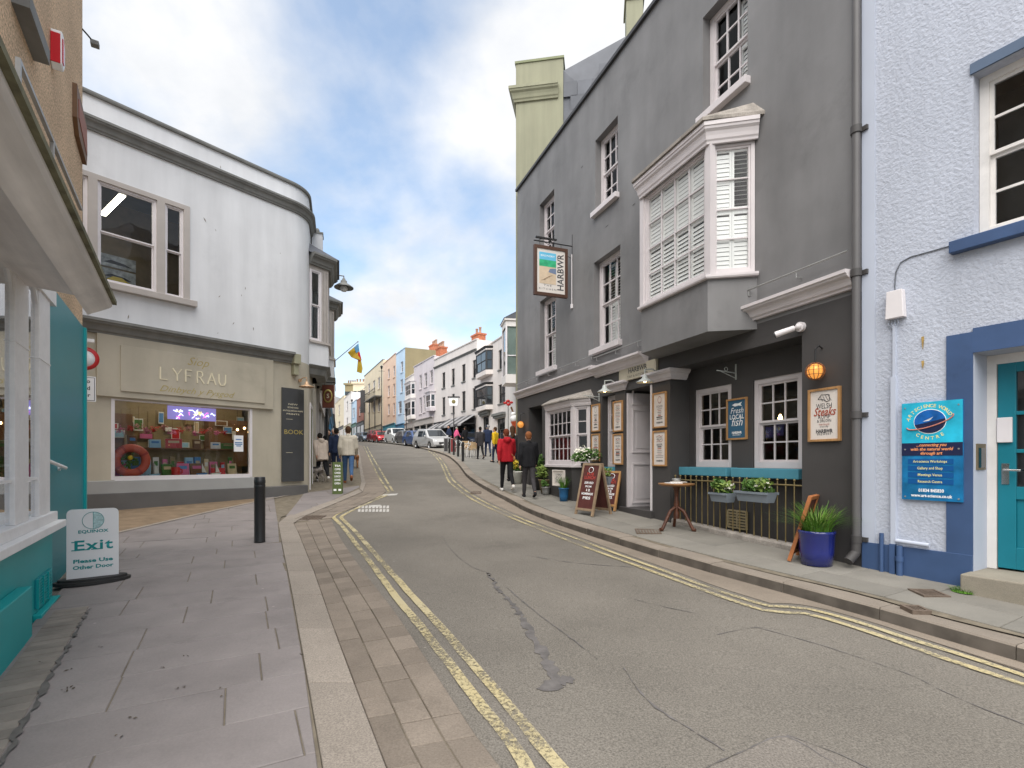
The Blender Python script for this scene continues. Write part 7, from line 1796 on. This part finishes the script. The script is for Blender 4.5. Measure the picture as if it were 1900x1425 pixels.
# left-hand row beyond the bookshop, and the houses closing the view
sl = [LS.at(4.5, 0).xy, LS.at(12, 0).xy, LS.at(24, 0).xy, LS.at(45, 0).xy, LS.at(85, 0).xy]
for k, (lab, m, h) in enumerate((('grey white house adjoining the oriel bays', M_wht2, 7.2), ('cream house on the bookshop side of the street', M_crm, 7.6), ('pale blue house on the bookshop side of the street', M_pblue, 9), ('white terrace on the bookshop side far uphill', M_wht2, 11))):
    a, c = sl[k], sl[k + 1]; wl = Wall(a, c); t = thing('street_house', lab, 'house', wl.mat()); zb_ = g(a.x, a.y)
    hl = []
    n = max(2, int(wl.L / 3))
    for f_ in (0, 1):
        for j in range(n): x = wl.L * (j + .5) / n; hl.append((x - .45, x + .45, zb_ + 4.0 + 2.6 * f_, zb_ + 5.7 + 2.6 * f_)) if zb_ + 5.7 + 2.6 * f_ < zb_ + h - .3 else None
    facade('wall', t, m, hl, 0, wl.L, -1, zb_ + h, D=8)
    for q in hl: sash(t, q[0] + .01, q[1] - .01, q[2], q[3], .08, 1, 2, M_white, M_blackglass)
    shopfront(t, wl, .3, wl.L - .3, zb_ - .2, zb_ + 3.2, [M_putty, M_shopdk, C_('shop_blue', (.05, .2, .35)), M_shopdk][k], n)
    cornice('coping', t, M_stonegrey, [(0, 0), (wl.L, 0)], zb_ + h, [(-.2, 0), (.1, 0), (.1, .12), (-.2, .14)])
for lab, u0, u1, Z, v, m in (('white house front closing the end of the street', 600, 622, 140, 735, M_wht2), ('pale blue house front closing the end of the street', 622, 636, 146, 742, M_pblue), ('cream hotel front closing the end of the street', 588, 602, 150, 760, M_crm)):
    wl = Wall(P(u0, v, Z).xy, P(u1, v, Z).xy); t = thing('end_house', lab, 'house', wl.mat()); z1 = P(u0, v, Z).z; hl = []
    for i in range(3):
        for j in range(3): x = wl.L * (i + .5) / 3; hl.append((x - .4, x + .4, z1 - 2.6 - 3 * j, z1 - 1.0 - 3 * j))
    facade('wall', t, m, hl, 0, wl.L, 2, z1, D=8)
    for q in hl: sash(t, *q, .08, 1, 2, M_white, M_blackglass)
    cornice('coping', t, m, [(0, 0), (wl.L, 0)], z1, [(-.2, 0), (.2, 0), (.2, .25), (-.2, .3)])
# lamp standards, lantern sign and banner along the street
def standard(label, u, v, h, Z=None):
    p = G(u, v, .1) if Z is None else Vector((P(u, v, Z).x, Z, g(P(u, v, Z).x, Z))); t = thing('street_lamp', label, 'street lamp', p)
    MB().cyl((0, 0, 0), (0, 0, 1), .09, .08, 8).cyl((0, 0, 1), (0, 0, h), .055, .04, 8).build('column', M_blkframe, t)
    MB().lathe([(0, .5), (.04, .45), (.2, .3), (.16, .28), (.1, 0), (0, 0)], 8, (0, 0, h)).build('lantern', M_blkframe, t); MB().box(-.4, .4, -.02, .02, h - .3, h - .26).build('ladder_bar', M_blkframe, t)
standard('tall black street lamp before the peach house', 708, 820, 9.5, 66); standard('black street lamp before the sky blue house', 653, 820, 6.5, 84); standard('slim black lamp post beside the small white house', 754, 820, 3.6, 58)
ls = thing('lantern_sign', 'white box lantern sign on a slim post before the cafe house', 'sign', Vector((P(842, 800, 44).x, 44, g(-5, 44) + .12)))
MB().cyl((0, 0, 0), (0, 0, 3.5), .045, n=8).build('post', M_blkframe, ls); MB().prism([(-.34, 3.5), (.34, 3.5), (.42, 4.2), (-.42, 4.2)], -.15, .15, 'y').build('box', M_wht, ls); MB().box(-.5, .5, -.2, .2, 4.2, 4.3).build('cap', M_blkframe, ls); MB().ball((0, -.16, 3.85), .17, 12, 8, (1, .2, 1)).build('emblem', C_('emblem_olive', (.2, .17, .06)), ls)
bn = thing('black_banner', 'black banner hanging from an angled pole by the red brown house', 'banner', P(672, 740, 88))
MB().tube([(2.2, 0, 3.2), (-.2, 0, 1.4)], .05, 6).build('pole', M_steel, bn); MB().box(-.3, .5, -.02, .02, -2.4, 1.5).build('cloth', M_shopdk, bn)
# ================================================================ people
M_skin = mat('skin', (.52, .30, .21), .55, .05, 8, spec=.3)
def rem(o, vox, sm=3):
    q = o.modifiers.new('remesh', 'REMESH'); q.mode = 'VOXEL'; q.voxel_size = vox; q.use_smooth_shade = True
    q = o.modifiers.new('smooth', 'SMOOTH'); q.factor = .5; q.iterations = sm
    return o
def person(label, p, heading, Ht, top, bottom, shoes, hair, stride=.35, lean=0.0, coat=.0, arm=.3, hood=False, longhair=False, puffy=1.0, vox=.018, bag=None, group=None, elbow=.35, hat=None):
    """walking figure; local +y is the way it faces; heading in radians"""
    k = Ht / 1.75
    t = thing('person', label, 'person', rotz(p, heading), group)
    V = lambda x, y, z: Vector((x, y, z)) * k
    def lx(v_):                                   # lean the upper body about the hips
        z = v_.z - .95 * k; c, s_ = math.cos(lean), math.sin(lean)
        return Vector((v_.x, v_.y * c + z * s_, .95 * k + z * c - v_.y * s_))
    legs = []
    for sg, a in ((-1, stride), (1, -stride)):
        hip = V(.09 * sg, 0, .92); bend = .12 if a > 0 else .55 * abs(stride) / .35
        kn = hip + V(0, math.sin(a) * .43, -math.cos(a) * .43); b_ = a - bend
        an = kn + V(0, math.sin(b_) * .41, -math.cos(b_) * .41)
        toe_up = .03 if a > 0 else -.07 * min(1, abs(stride) / .3)
        legs.append((hip, kn, an, an + V(0, .15, -.055 + toe_up), an + V(0, -.05, -.05)))
    low = min(min(l_[2].z - .075 * k, l_[3].z - .03 * k) for l_ in legs); dz = Vector((0, 0, -low))
    legs = [tuple(q + dz for q in l_) for l_ in legs]
    U = lambda v_: lx(v_) + dz
    arms = []
    for sg, a in ((-1, -arm), (1, arm)):
        sh = V(.185 * sg, 0, 1.42); el = sh + V(.05 * sg, math.sin(a) * .29, -math.cos(a) * .29); wr_ = el + V(.0, math.sin(a + elbow) * .25, -math.cos(a + elbow) * .25)
        d = (wr_ - el).normalized(); arms.append((U(sh), U(el), U(wr_), (U(wr_) - U(el)).normalized(), sg))
    hc = U(V(0, .03, 1.625))
    b = MB()
    b.ball(hc, .098 * k, 14, 10, (.8, .98, 1.18)).ball(hc + V(0, .03, -.075), .06 * k, 10, 8, (.85, .9, .8)).capsule(U(V(0, .0, 1.45)), U(V(0, .015, 1.56)), .055 * k, .05 * k)
    b.capsule(hc + V(0, .09, -.02), hc + V(0, .108, -.035), .012 * k, .016 * k, 8)                       # nose
    for sg in (-1, 1): b.ball(hc + V(.082 * sg, -.005, -.01), .026 * k, 8, 6, (.4, .8, 1.2))                  # ears
    b.capsule(U(V(0, 0, 1.0)), U(V(0, 0, 1.32)), .095 * k, .10 * k)
    for hip, kn, an, toe, heel in legs: b.capsule(hip, kn, .07 * k, .05 * k).capsule(kn, an, .05 * k, .035 * k).capsule(an, toe, .035 * k, .03 * k)
    for sh, el, wr_, d, sg in arms:
        b.capsule(U(V(0, 0, 1.36)), sh, .055 * k, .045 * k).capsule(sh, el, .04 * k, .036 * k).capsule(el, wr_, .036 * k, .027 * k)
        side = Vector((1, 0, 0)); nrm = d.cross(side).normalized(); pc = wr_ + d * .05 * k
        b.capsule(wr_, pc + d * .03 * k, .026 * k, .03 * k, 8)
        for f_, ln in enumerate((.065, .075, .07, .055)):
            o_ = nrm * (f_ - 1.5) * .017 * k + d * .075 * k; q0 = wr_ + o_; q1 = q0 + d * ln * .55 * k + side * -sg * .006 * k; q2 = q1 + d * ln * .45 * k + side * -sg * .018 * k
            b.capsule(q0, q1, .0095 * k, .009 * k, 6).capsule(q1, q2, .009 * k, .008 * k, 6)
        b.capsule(wr_ + d * .03 * k + nrm * .03 * k, wr_ + d * .075 * k + nrm * .055 * k, .0105 * k, .009 * k, 6)
    body = rem(b.build('body', M_skin, t, fix=False), min(vox, .015), 2)
    for sg in (-1, 1): MB().ball(hc + V(.033 * sg, .088, .012), .0115 * k, 8, 6).build('eye', M_ink, t)
    MB().capsule(hc + V(-.022, .094, -.06), hc + V(.022, .094, -.06), .006 * k, .006 * k, 6).build('mouth', mat('lips', (.38, .13, .11), .5, 0), t)
    # clothing
    c = MB(); w_ = puffy
    c.capsule(U(V(-.125, 0, 1.38)), U(V(.125, 0, 1.38)), .092 * k * w_, .092 * k * w_).ball(U(V(-.055, .01, 1.3)), .122 * k * w_).ball(U(V(.055, .01, 1.3)), .122 * k * w_).cyl(U(V(-.055, .01, 1.3)), U(V(-.06, 0, .90 - coat)), .122 * k * w_, .118 * k * w_).cyl(U(V(.055, .01, 1.3)), U(V(.06, 0, .90 - coat)), .122 * k * w_, .118 * k * w_)
    c.capsule(U(V(0, -.02, 1.47)), U(V(0, .0, 1.49)), .072 * k, .068 * k)
    for sh, el, wr_, d, sg in arms: c.capsule(U(V(.05 * sg, 0, 1.36)), sh, .085 * k * w_, .07 * k * w_).capsule(sh, el, .068 * k * w_, .058 * k * w_).capsule(el, wr_ - d * .01 * k, .058 * k * w_, .042 * k * w_)
    if hood: c.capsule(U(V(-.05, -.1, 1.47)), U(V(.05, -.1, 1.47)), .07 * k, .07 * k).ball(U(V(0, -.11, 1.44)), .085 * k, 10, 8)
    rem(c.build('jacket', top, t, fix=False), vox)
    c = MB(); c.capsule(legs[0][0] + V(0, 0, .03), legs[1][0] + V(0, 0, .03), .115 * k, .115 * k)
    for hip, kn, an, toe, heel in legs: c.capsule(hip, kn, .095 * k, .068 * k).capsule(kn, an + (kn - an) * .08, .066 * k, .05 * k)
    rem(c.build('trousers', bottom, t, fix=False), vox)
    for hip, kn, an, toe, heel in legs: rem(MB().capsule(heel, toe, .042 * k, .036 * k).capsule(an + V(0, 0, -.02), heel + V(0, .02, .01), .045 * k, .042 * k).build('shoe', shoes, t, fix=False), .014, 1)
    h = MB(); h.ball(hc + V(0, -.016, .045), .104 * k, 14, 10, (.86, .98, .98)).ball(hc + V(0, -.045, -.01), .075 * k, 10, 8, (1, .8, .95))
    cut = hc.y + .045 * k
    if longhair: h.capsule(hc + V(0, -.05, -.02), hc + V(0, -.085, -.2), .085 * k, .06 * k)
    ho = rem(h.build('hair', hair, t, fix=False), .014, 2)
    # keep the hair off the face
    ho.data.transform(Matrix.Translation((0, -.012 * k, .008 * k)))
    if hat: MB().lathe([(.115 * k, -.02), (.118 * k, .03), (.09 * k, .09), (.0, .11)], 14, tuple(hc + V(0, -.005, .04))).build('hat', hat, t)
    if bag: rem(MB().capsule(U(V(-.17, .09, 1.43)), U(V(.16, -.15, 1.0)), .014 * k, .014 * k, 6).ball(U(V(.2, -.04, .93)), .085 * k, 8, 6, (.5, 1.1, 1)).build('shoulder_bag', bag, t, fix=False), .015, 1)
    return t
cm = lambda nm, c, **q: mat(nm, c, q.pop('rough', .85), .12, 7, bump=.2, bscale=18, spec=.2, **q)
K_cream = cm('cream_jacket', (.52, .47, .39)); K_beige = cm('beige_puffer', (.52, .43, .36)); K_jean = cm('blue_jeans', (.055, .11, .22)); K_black = cm('black_cloth', (.012, .012, .014)); K_red = cm('red_jacket', (.36, .012, .02)); K_navy = cm('navy_cloth', (.02, .03, .065)); K_dgrey = cm('dark_grey_cloth', (.045, .042, .045)); K_yel = cm('yellow_jacket', (.72, .46, .02)); K_pink = cm('pink_jacket', (.72, .12, .26)); K_brn = cm('brown_shoe', (.19, .07, .03)); K_wshoe = cm('white_shoe', (.6, .58, .55)); K_tan = cm('tan_bag', (.35, .14, .06))
H_brown = cm('brown_hair', (.07, .035, .018)); H_ginger = cm('ginger_hair', (.23, .085, .032)); H_auburn = cm('auburn_hair', (.15, .04, .018)); H_dark = cm('dark_hair', (.02, .015, .012)); H_grey = cm('grey_hair', (.3, .28, .26))
up = R(18)                                                       # walking up the street, away
pv = lambda u, v: G(u, v, .03)
person('person in a cream padded jacket and blue jeans walking up the left pavement', pv(646, 897), up, 1.84, K_cream, K_jean, K_brn, H_brown, .38, .04, .02, .12, puffy=1.22, elbow=.6)
person('person in a beige hooded puffer coat and black trousers leaning over beside the shop board', pv(597, 893), R(40), 1.60, K_beige, K_black, K_wshoe, H_dark, .28, .28, .16, .5, hood=True, puffy=1.3, elbow=.5)
person('person in dark navy clothes half hidden beside the cream jacket', pv(624, 884), up, 1.72, K_navy, K_navy, K_black, H_dark, .25, .03, .05, .2)
person('person in black with long dark hair coming down the left pavement', G(610, 866, .03), R(190), 1.68, K_black, K_dgrey, K_black, H_dark, .3, longhair=True, vox=.022)
person('person in a dark jacket and light hair farther up the left pavement', G(618, 858, .03), R(195), 1.7, K_dgrey, K_navy, K_black, H_grey, .3, vox=.022)
person('person in a red hooded jacket and black leggings walking past the pub', onpav(940, 911), R(14), 1.66, K_red, K_black, K_wshoe, H_auburn, .3, .03, .06, .35, hood=True, puffy=1.18, bag=K_tan, elbow=.4)
person('ginger haired person in a black jacket and dark trousers outside the small bay', onpav(981, 923), R(10), 1.60, K_black, K_dgrey, K_black, H_ginger, .26, .03, .08, .2, puffy=1.15)
person('person with brown hair in a dark coat just beyond the red jacket', onpav(951, 893), R(12), 1.7, K_dgrey, K_black, K_black, H_brown, .25, longhair=True, coat=.12)
person('person in a bright yellow jacket near the white house door', onpav(919, 858), R(60), 1.66, K_yel, K_navy, K_black, H_brown, .15, vox=.022, puffy=1.15)
person('person in a long dark grey coat walking by the cafe chairs', onpav(891, 852), R(20), 1.70, K_dgrey, K_black, K_black, H_dark, .25, coat=.18, vox=.022, puffy=1.1)
person('person in a navy padded coat and hat by the dark doorway', onpav(905, 847), R(15), 1.80, K_navy, K_navy, K_black, H_grey, .22, coat=.1, vox=.022, puffy=1.15, hat=K_navy)
person('person in a pink jacket standing under the cafe awning', Vector((P(847, 800, 42).x, 42, gp(P(847, 800, 42).x, 42))), R(-60), 1.66, K_pink, K_dgrey, K_black, H_grey, .05, vox=.025)
person('tall person in dark navy standing beside the silver car', Vector((P(833, 800, 42.5).x, 42.5, gp(P(833, 800, 42.5).x, 42.5))), R(120), 1.80, K_navy, K_black, K_black, H_dark, .05, vox=.025)
person('person in black sitting area shade under the near awning', Vector((P(863, 800, 41).x, 41, gp(P(863, 800, 41).x, 41))), R(30), 1.68, K_black, K_black, K_black, H_dark, .08, vox=.025)
# ---------------------------------------------------------------- dogs
def dog(label, p, heading, L, m, m2, face_tail=True):
    t = thing('dog', label, 'dog', rotz(p, heading)); k = L / .7
    V = lambda x, y, z: Vector((x, y, z)) * k
    b = MB(); b.capsule(V(0, .2, .42), V(0, -.02, .40), .115 * k, .10 * k).capsule(V(0, -.02, .41), V(0, -.24, .43), .095 * k, .09 * k)
    b.capsule(V(0, .26, .46), V(0, .36, .58), .075 * k, .06 * k).ball(V(0, .41, .62), .075 * k, 10, 8).capsule(V(0, .45, .61), V(0, .54, .585), .045 * k, .03 * k)
    for sg in (-1, 1):
        b.capsule(V(.04 * sg, .38, .68), V(.075 * sg, .37, .60), .022 * k, .018 * k, 6)
        y = .2 + .05 * sg; b.capsule(V(.07 * sg, y, .38), V(.07 * sg, y - .02, .2), .045 * k, .03 * k).capsule(V(.07 * sg, y - .02, .2), V(.07 * sg, y, .03), .026 * k, .022 * k).capsule(V(.07 * sg, y, .025), V(.07 * sg, y + .04, .022), .025 * k, .022 * k, 6)
        y = -.22 - .05 * sg; b.capsule(V(.07 * sg, y, .40), V(.075 * sg, y + .06, .27), .065 * k, .045 * k).capsule(V(.075 * sg, y + .06, .27), V(.075 * sg, y - .07, .15), .038 * k, .024 * k).capsule(V(.075 * sg, y - .07, .15), V(.075 * sg, y - .05, .03), .022 * k, .02 * k).capsule(V(.075 * sg, y - .05, .025), V(.075 * sg, y, .022), .024 * k, .02 * k, 6)
    b.capsule(V(0, -.3, .46), V(0, -.42, .40), .028 * k, .02 * k, 8).capsule(V(0, -.42, .40), V(0, -.47, .28), .02 * k, .012 * k, 8)
    rem(b.build('body', m, t, fix=False), .014, 2)
    rem(MB().capsule(V(0, .05, .47), V(0, -.18, .48), .075 * k, .07 * k).build('saddle_patch', m2, t, fix=False), .014, 2)
    MB().lathe([(.07 * k, 0), (.078 * k, .015), (.07 * k, .03)], 12, tuple(V(0, .32, .5))).build('collar', K_red, t); MB().ball(V(0, .565, .59), .016 * k, 6, 5).build('nose', M_black, t)
    return t
dog('grey and black shaggy dog beside the beige puffer coat', pv(583, 894), R(75), .62, cm('grey_fur', (.25, .22, .2)), cm('black_fur', (.03, .028, .026)))
dog('brown dog walking ahead of the cream jacket', pv(659, 868), up, .85, cm('brown_fur', (.26, .11, .045)), cm('dark_brown_fur', (.17, .07, .03)))
# ================================================================ cars
def car(label, u, Z, heading, col, kind, plate='white', L=4.3, Wd=1.8, Hh=1.5):
    x = (u - CX) / F * Z; p = Vector((x, Z, g(x, Z) + .0)); sl = math.atan((g(x, Z + 1) - g(x, Z - 1)) / 2)
    t = thing('parked_car', label, 'car', Matrix.Translation(p) @ Matrix.Rotation(sl, 4, 'X') @ Matrix.Rotation(heading, 4, 'Z'), 'cars parked up the street')
    l = L / 2; bl_ = Hh * .60; hd_ = Hh * .62
    wa = lambda c: [(c + .36 * math.cos(R(a)), .30 + .36 * math.sin(R(a))) for a in range(180, -1, -20)]
    sil = [(-l, .35), (-l * .98, .22)] + [q for q in [(-l * .62 - .4, .2)]] + wa(-l * .62) + [(-l * .62 + .4, .2), (l * .60 - .4, .2)] + wa(l * .60) + [(l * .60 + .4, .2), (l * .97, .24), (l, .42), (l * .98, .62), (l * .90, hd_ * .86), (l * .48, hd_)]
    roof = {'suv': [(l * .12, Hh * .97), (-l * .1, Hh), (-l * .62, Hh * .98), (-l * .90, bl_ + .1)], 'hatch': [(l * .10, Hh * .96), (-l * .12, Hh), (-l * .60, Hh * .95), (-l * .92, bl_ + .05)], 'van': [(l * .3, Hh * .98), (0, Hh), (-l * .88, Hh), (-l * .97, bl_)]}[kind]
    sil += roof + [(-l * .98, .55)]
    hw_ = Wd / 2
    wz = lambda z: hw_ * (.93 if z < .25 else 1.0 if z <= bl_ else 1.0 - .22 * (z - bl_) / (Hh - bl_))
    n = len(sil); b = MB()
    b.add([(x_, -wz(z), z) for x_, z in sil] + [(x_, wz(z), z) for x_, z in sil], [tuple(range(n)), tuple(range(n, 2 * n))[::-1]] + [(i, n + i, n + (i + 1) % n, (i + 1) % n) for i in range(n)])
    o = b.build('body', mat('car_' + label.split()[0], col, .3, .02, 3, spec=.5, coat=.6), t, .05)
    gl = mat('car_glass', (.02, .025, .03), .06, 0, spec=.8)
    ws, rb0, rb1, bk = (l * .48, hd_), roof[0], roof[2], roof[3]
    f_ = lambda a, c, q: (a[0] + (c[0] - a[0]) * q, a[1] + (c[1] - a[1]) * q)
    def strip(a, c, q0, q1, ins, nm):
        p0, p1 = f_(a, c, q0), f_(a, c, q1); nx, nz = -(p1[1] - p0[1]), (p1[0] - p0[0]); ll = math.hypot(nx, nz); nx, nz = nx / ll * .025, nz / ll * .025
        if nz < 0: nx, nz = -nx, -nz
        MB().quad((p0[0] + nx, -wz(p0[1]) * ins, p0[1] + nz), (p0[0] + nx, wz(p0[1]) * ins, p0[1] + nz), (p1[0] + nx, wz(p1[1]) * ins, p1[1] + nz), (p1[0] + nx, -wz(p1[1]) * ins, p1[1] + nz)).build(nm, gl, t, fix=False)
    strip(ws, rb0, .06, .92, .86, 'windscreen'); strip(bk, rb1, .12, .9, .84, 'rear_window')
    for sg in (-1, 1):
        zb, zt = bl_ + .03, Hh * .90
        e = .012
        xs_ = [(l * .36, rb0[0] - .02), (-.02, -.05), (rb1[0] + .35, rb1[0] + .25)]
        for (a, a2), (c, c2) in zip(xs_, xs_[1:]):
            MB().quad((a - .05, sg * (wz(zb) + e), zb), (a2 - .05, sg * (wz(zt) + e), zt), (c2 + .05, sg * (wz(zt) + e), zt), (c + .05, sg * (wz(zb) + e), zb)).build('side_window', gl, t, fix=False)
        for cx_ in (l * .60, -l * .62):
            wy = sg * (hw_ - .1)
            tw = MB().lathe([(.19, -.1), (.30, -.1), (.325, -.06), (.325, .06), (.30, .1), (.19, .1)], 18); tw.v = [(cx_ + x_, wy + z, .32 + y) for x_, y, z in tw.v]
            w2 = tw.build('wheel', mat('tyre', (.02, .02, .02), .8, .1), t)
            q = MB().lathe([(0, .06), (.06, .07), (.19, .05), (.2, .095)], 14); q.v = [(cx_ + x_, wy + sg * z, .32 + y) for x_, y, z in q.v]; q.build('rim', mat('alloy', (.45, .45, .46), .3, 0, metal=.8), w2)
        MB().ball((l * .93, sg * hw_ * .74, .66), .14, 10, 8, (.5, 1.2, .65)).build('headlight', mat('headlamp', (.75, .77, .8), .1, 0, spec=.9), t)
        MB().ball((-l * .95, sg * hw_ * .78, .72), .12, 8, 6, (.35, .9, 1.2)).build('tail_light', mat('tail_lamp', (.4, .01, .01), .2, 0), t)
        MB().ball((l * .34, sg * (hw_ + .1), bl_ + .08), .1, 8, 6, (.6, 1, .75)).build('wing_mirror', mat('car_' + label.split()[0], col), t)
    MB().box(l * .985, l * 1.012, -.45, .45, .45, .60).build('grille', M_black, t); MB().box(l * 1.0, l * 1.02, -.26, .26, .36, .46).build('number_plate', M_wht, t)
    MB().box(l * .96, l * 1.008, -.7, .7, .24, .34).build('bumper_intake', M_black, t)
    return t
hdg = lambda a, c: math.atan2(c[1] - a[1], c[0] - a[0])
dn = math.atan2(-.9, .45)
car('silver estate car parked beside the cafe barrier', 803, 42.5, dn + .12, (.42, .42, .42), 'suv', L=4.4, Wd=1.85, Hh=1.62)
car('navy hatchback parked behind the silver car', 776, 48.5, dn + .08, (.04, .08, .2), 'hatch', L=4.0, Hh=1.48)
car('graphite hatchback parked between the navy and white cars', 757, 54.5, dn + .06, (.09, .09, .095), 'hatch', L=4.0, Hh=1.48)
car('white van style car parked before the small white house', 737, 59.5, dn + .05, (.66, .67, .66), 'suv', L=4.5, Wd=1.9, Hh=1.78)
car('red hatchback parked before the cream house', 708, 66.5, dn + .02, (.5, .02, .03), 'hatch', L=4.0)
car('crimson hatchback parked behind the red one', 697, 74, dn, (.22, .01, .03), 'suv', L=4.2, Hh=1.7)
car('bluegrey hatchback parked before the sky blue house', 680, 79, dn, (.16, .21, .28), 'hatch')
car('dark saloon parked farthest up the street', 668, 87, dn - .02, (.05, .05, .06), 'hatch')
# ================================================================ café furniture, bollards, small street things
for u, v, lab in ((859, 856, 'black bollard at the kerb corner by the cafe chairs'), (850, 847, 'second black bollard along the kerb from the cafe corner'), (842, 844, 'third black bollard along the kerb from the cafe corner'), (834, 841, 'black bollard next to the silver car')):
    bollard(lab, onpav(u, v), .95, .065, 'bollards along the cafe kerb')
def chair(label, p, heading, m, m2):
    t = thing('cafe_chair', label, 'chair', rotz(p, heading), 'cafe chairs')
    MB().box(-.21, .21, -.2, .2, .43, .46).build('seat', m, t)
    bk = MB(); bk.add([(.2 * math.sin(a), -.2 - .06 * math.cos(a), z) for z in (.5, .86) for a in [R(-80 + 16 * i) for i in range(11)]], [(i, i + 1, 12 + i, 11 + i) for i in range(10)], True); bk.build('backrest', m, t, fix=False)
    for sx in (-1, 1):
        for sy in (-1, 1): MB().cyl((sx * .19, sy * .18, .44), (sx * .22, sy * .21, 0), .014, n=6).build('leg', m2, t)
        MB().tube([(sx * .2, -.2, .86), (sx * .24, 0, .66), (sx * .2, .18, .44)], .013, 6).build('arm', m2, t)
def ctable(label, p):
    t = thing('cafe_table', label, 'table', p, 'cafe tables'); MB().lathe([(0, .70), (.34, .70), (.35, .72), (.34, .735), (0, .735)], 20).build('table_top', M_enamel, t); MB().cyl((0, 0, .02), (0, 0, .7), .03, n=8).build('column', M_steel, t); MB().lathe([(0, .04), (.1, .035), (.24, .015), (.24, 0), (0, 0)], 16).build('base', M_steel, t)
M_wick = mat('wicker', (.42, .29, .16), .7, .25, 30); M_chw = mat('chair_white', (.62, .6, .58), .5, .05)
for lab, u, v, h, m in (('tan wicker cafe chair with white frame beside the grey coat', 878, 850, .4, M_wick), ('white framed cafe chair behind the kerb bollard', 868, 848, 2.2, M_wick), ('orange brown wicker chair at the middle cafe table', 862, 845, 3.0, M_wick), ('pale cafe chair nearest the white house wall', 886, 846, 1.2, M_chw), ('pale cafe chair by the canvas barrier', 852, 842, 4.0, M_chw)): chair(lab, onpav(u, v), h, m, M_chw)
ctable('round pale cafe table between the wicker chairs', onpav(871, 847)); ctable('round pale cafe table beside the canvas barrier', onpav(857, 842))
for lab, u0, u1, v, m in (('dark canvas windbreak at the end of the cafe terrace', 824, 831, 841, M_shopdk), ('maroon canvas windbreak panel beside the cafe bollards', 836, 846, 842, C_('maroon_canvas', (.2, .03, .03)))):
    a, c = onpav(u0, v), onpav(u1, v); t = thing('windbreak', lab, 'windbreak', rotz(a, math.atan2(c.y - a.y, c.x - a.x)), 'cafe windbreaks'); ln = (c - a).length
    MB().box(0, ln, -.01, .01, .12, .95).build('canvas', m, t)
    for x in (0, ln): MB().cyl((x, 0, 0), (x, 0, 1.0), .02, n=6).build('upright', M_steel, t)
yp = onpav(959, 897); t = thing('yellow_planter', 'yellow topped flower tub standing by the pub end wall', 'planter', yp)
MB().lathe([(0, 0), (.14, 0), (.17, .32), (.19, .34), (.17, .36), (0, .36)], 16).build('tub', C_('pale_tub', (.55, .55, .5)), t); leaves('yellow_flowers', t, 220, (.22, .22, .2), C_('yellow_petals', (.6, .45, .03)), 44, .04, (0, 0, .5)); leaves('leaves', t, 200, (.22, .22, .24), M_leaf, 45, .045, (0, 0, .46))
ic = thing('ice_cream_sign', 'red and white ice cream cone sign on a bracket at the far pub corner', 'sign', P(956, 783, 17))
MB().cyl((.05, 0, -.42), (-.02, 0, .02), .03, .13, 14).build('cone', C_('cone_red', (.55, .1, .04)), ic); MB().ball((-.03, 0, .1), .14, 12, 8).ball((-.06, 0, .25), .09, 10, 8).build('ice_cream', M_wht, ic); MB().cyl((-.06, 0, .3), (-.14, 0, .5), .03, n=8).build('flake', M_brown, ic); MB().tube([(.0, 0, .05), (.3, .05, .12)], .012, 6).build('bracket', M_black, ic)
rp = thing('ornament_pole', 'slim pole carrying a red whirligig near the white house', 'pole', onpav(943, 872)); hh = .05 + (872 - 745) / F * rp.location.y
MB().cyl((0, 0, 0), (0, 0, hh), .018, n=8).build('pole', M_steel, rp); MB().box(-.4, .25, -.015, .015, hh * .38, hh * .38 + .05).build('cross_bar', M_brown, rp)
for a in range(4): MB().ball((.11 * math.cos(a * 1.5708 + .1), -.03, hh - .1 + .07 * math.sin(a * 1.5708 + .1)), .085, 8, 6, (1, .15, .6)).build('red_sail', M_red, rp)
# moss tuft beside the door step
mt = thing('moss_tuft', 'small green moss tuft at the corner of the stone step', 'moss', onpav(1790, 1098)); blades('moss_blades', mt, 160, .05, .05, .10, M_grass, 8, .006, .4); MB().lathe([(.0, .012), (.06, .01), (.1, 0)], 12).build('mound', M_grass, mt)
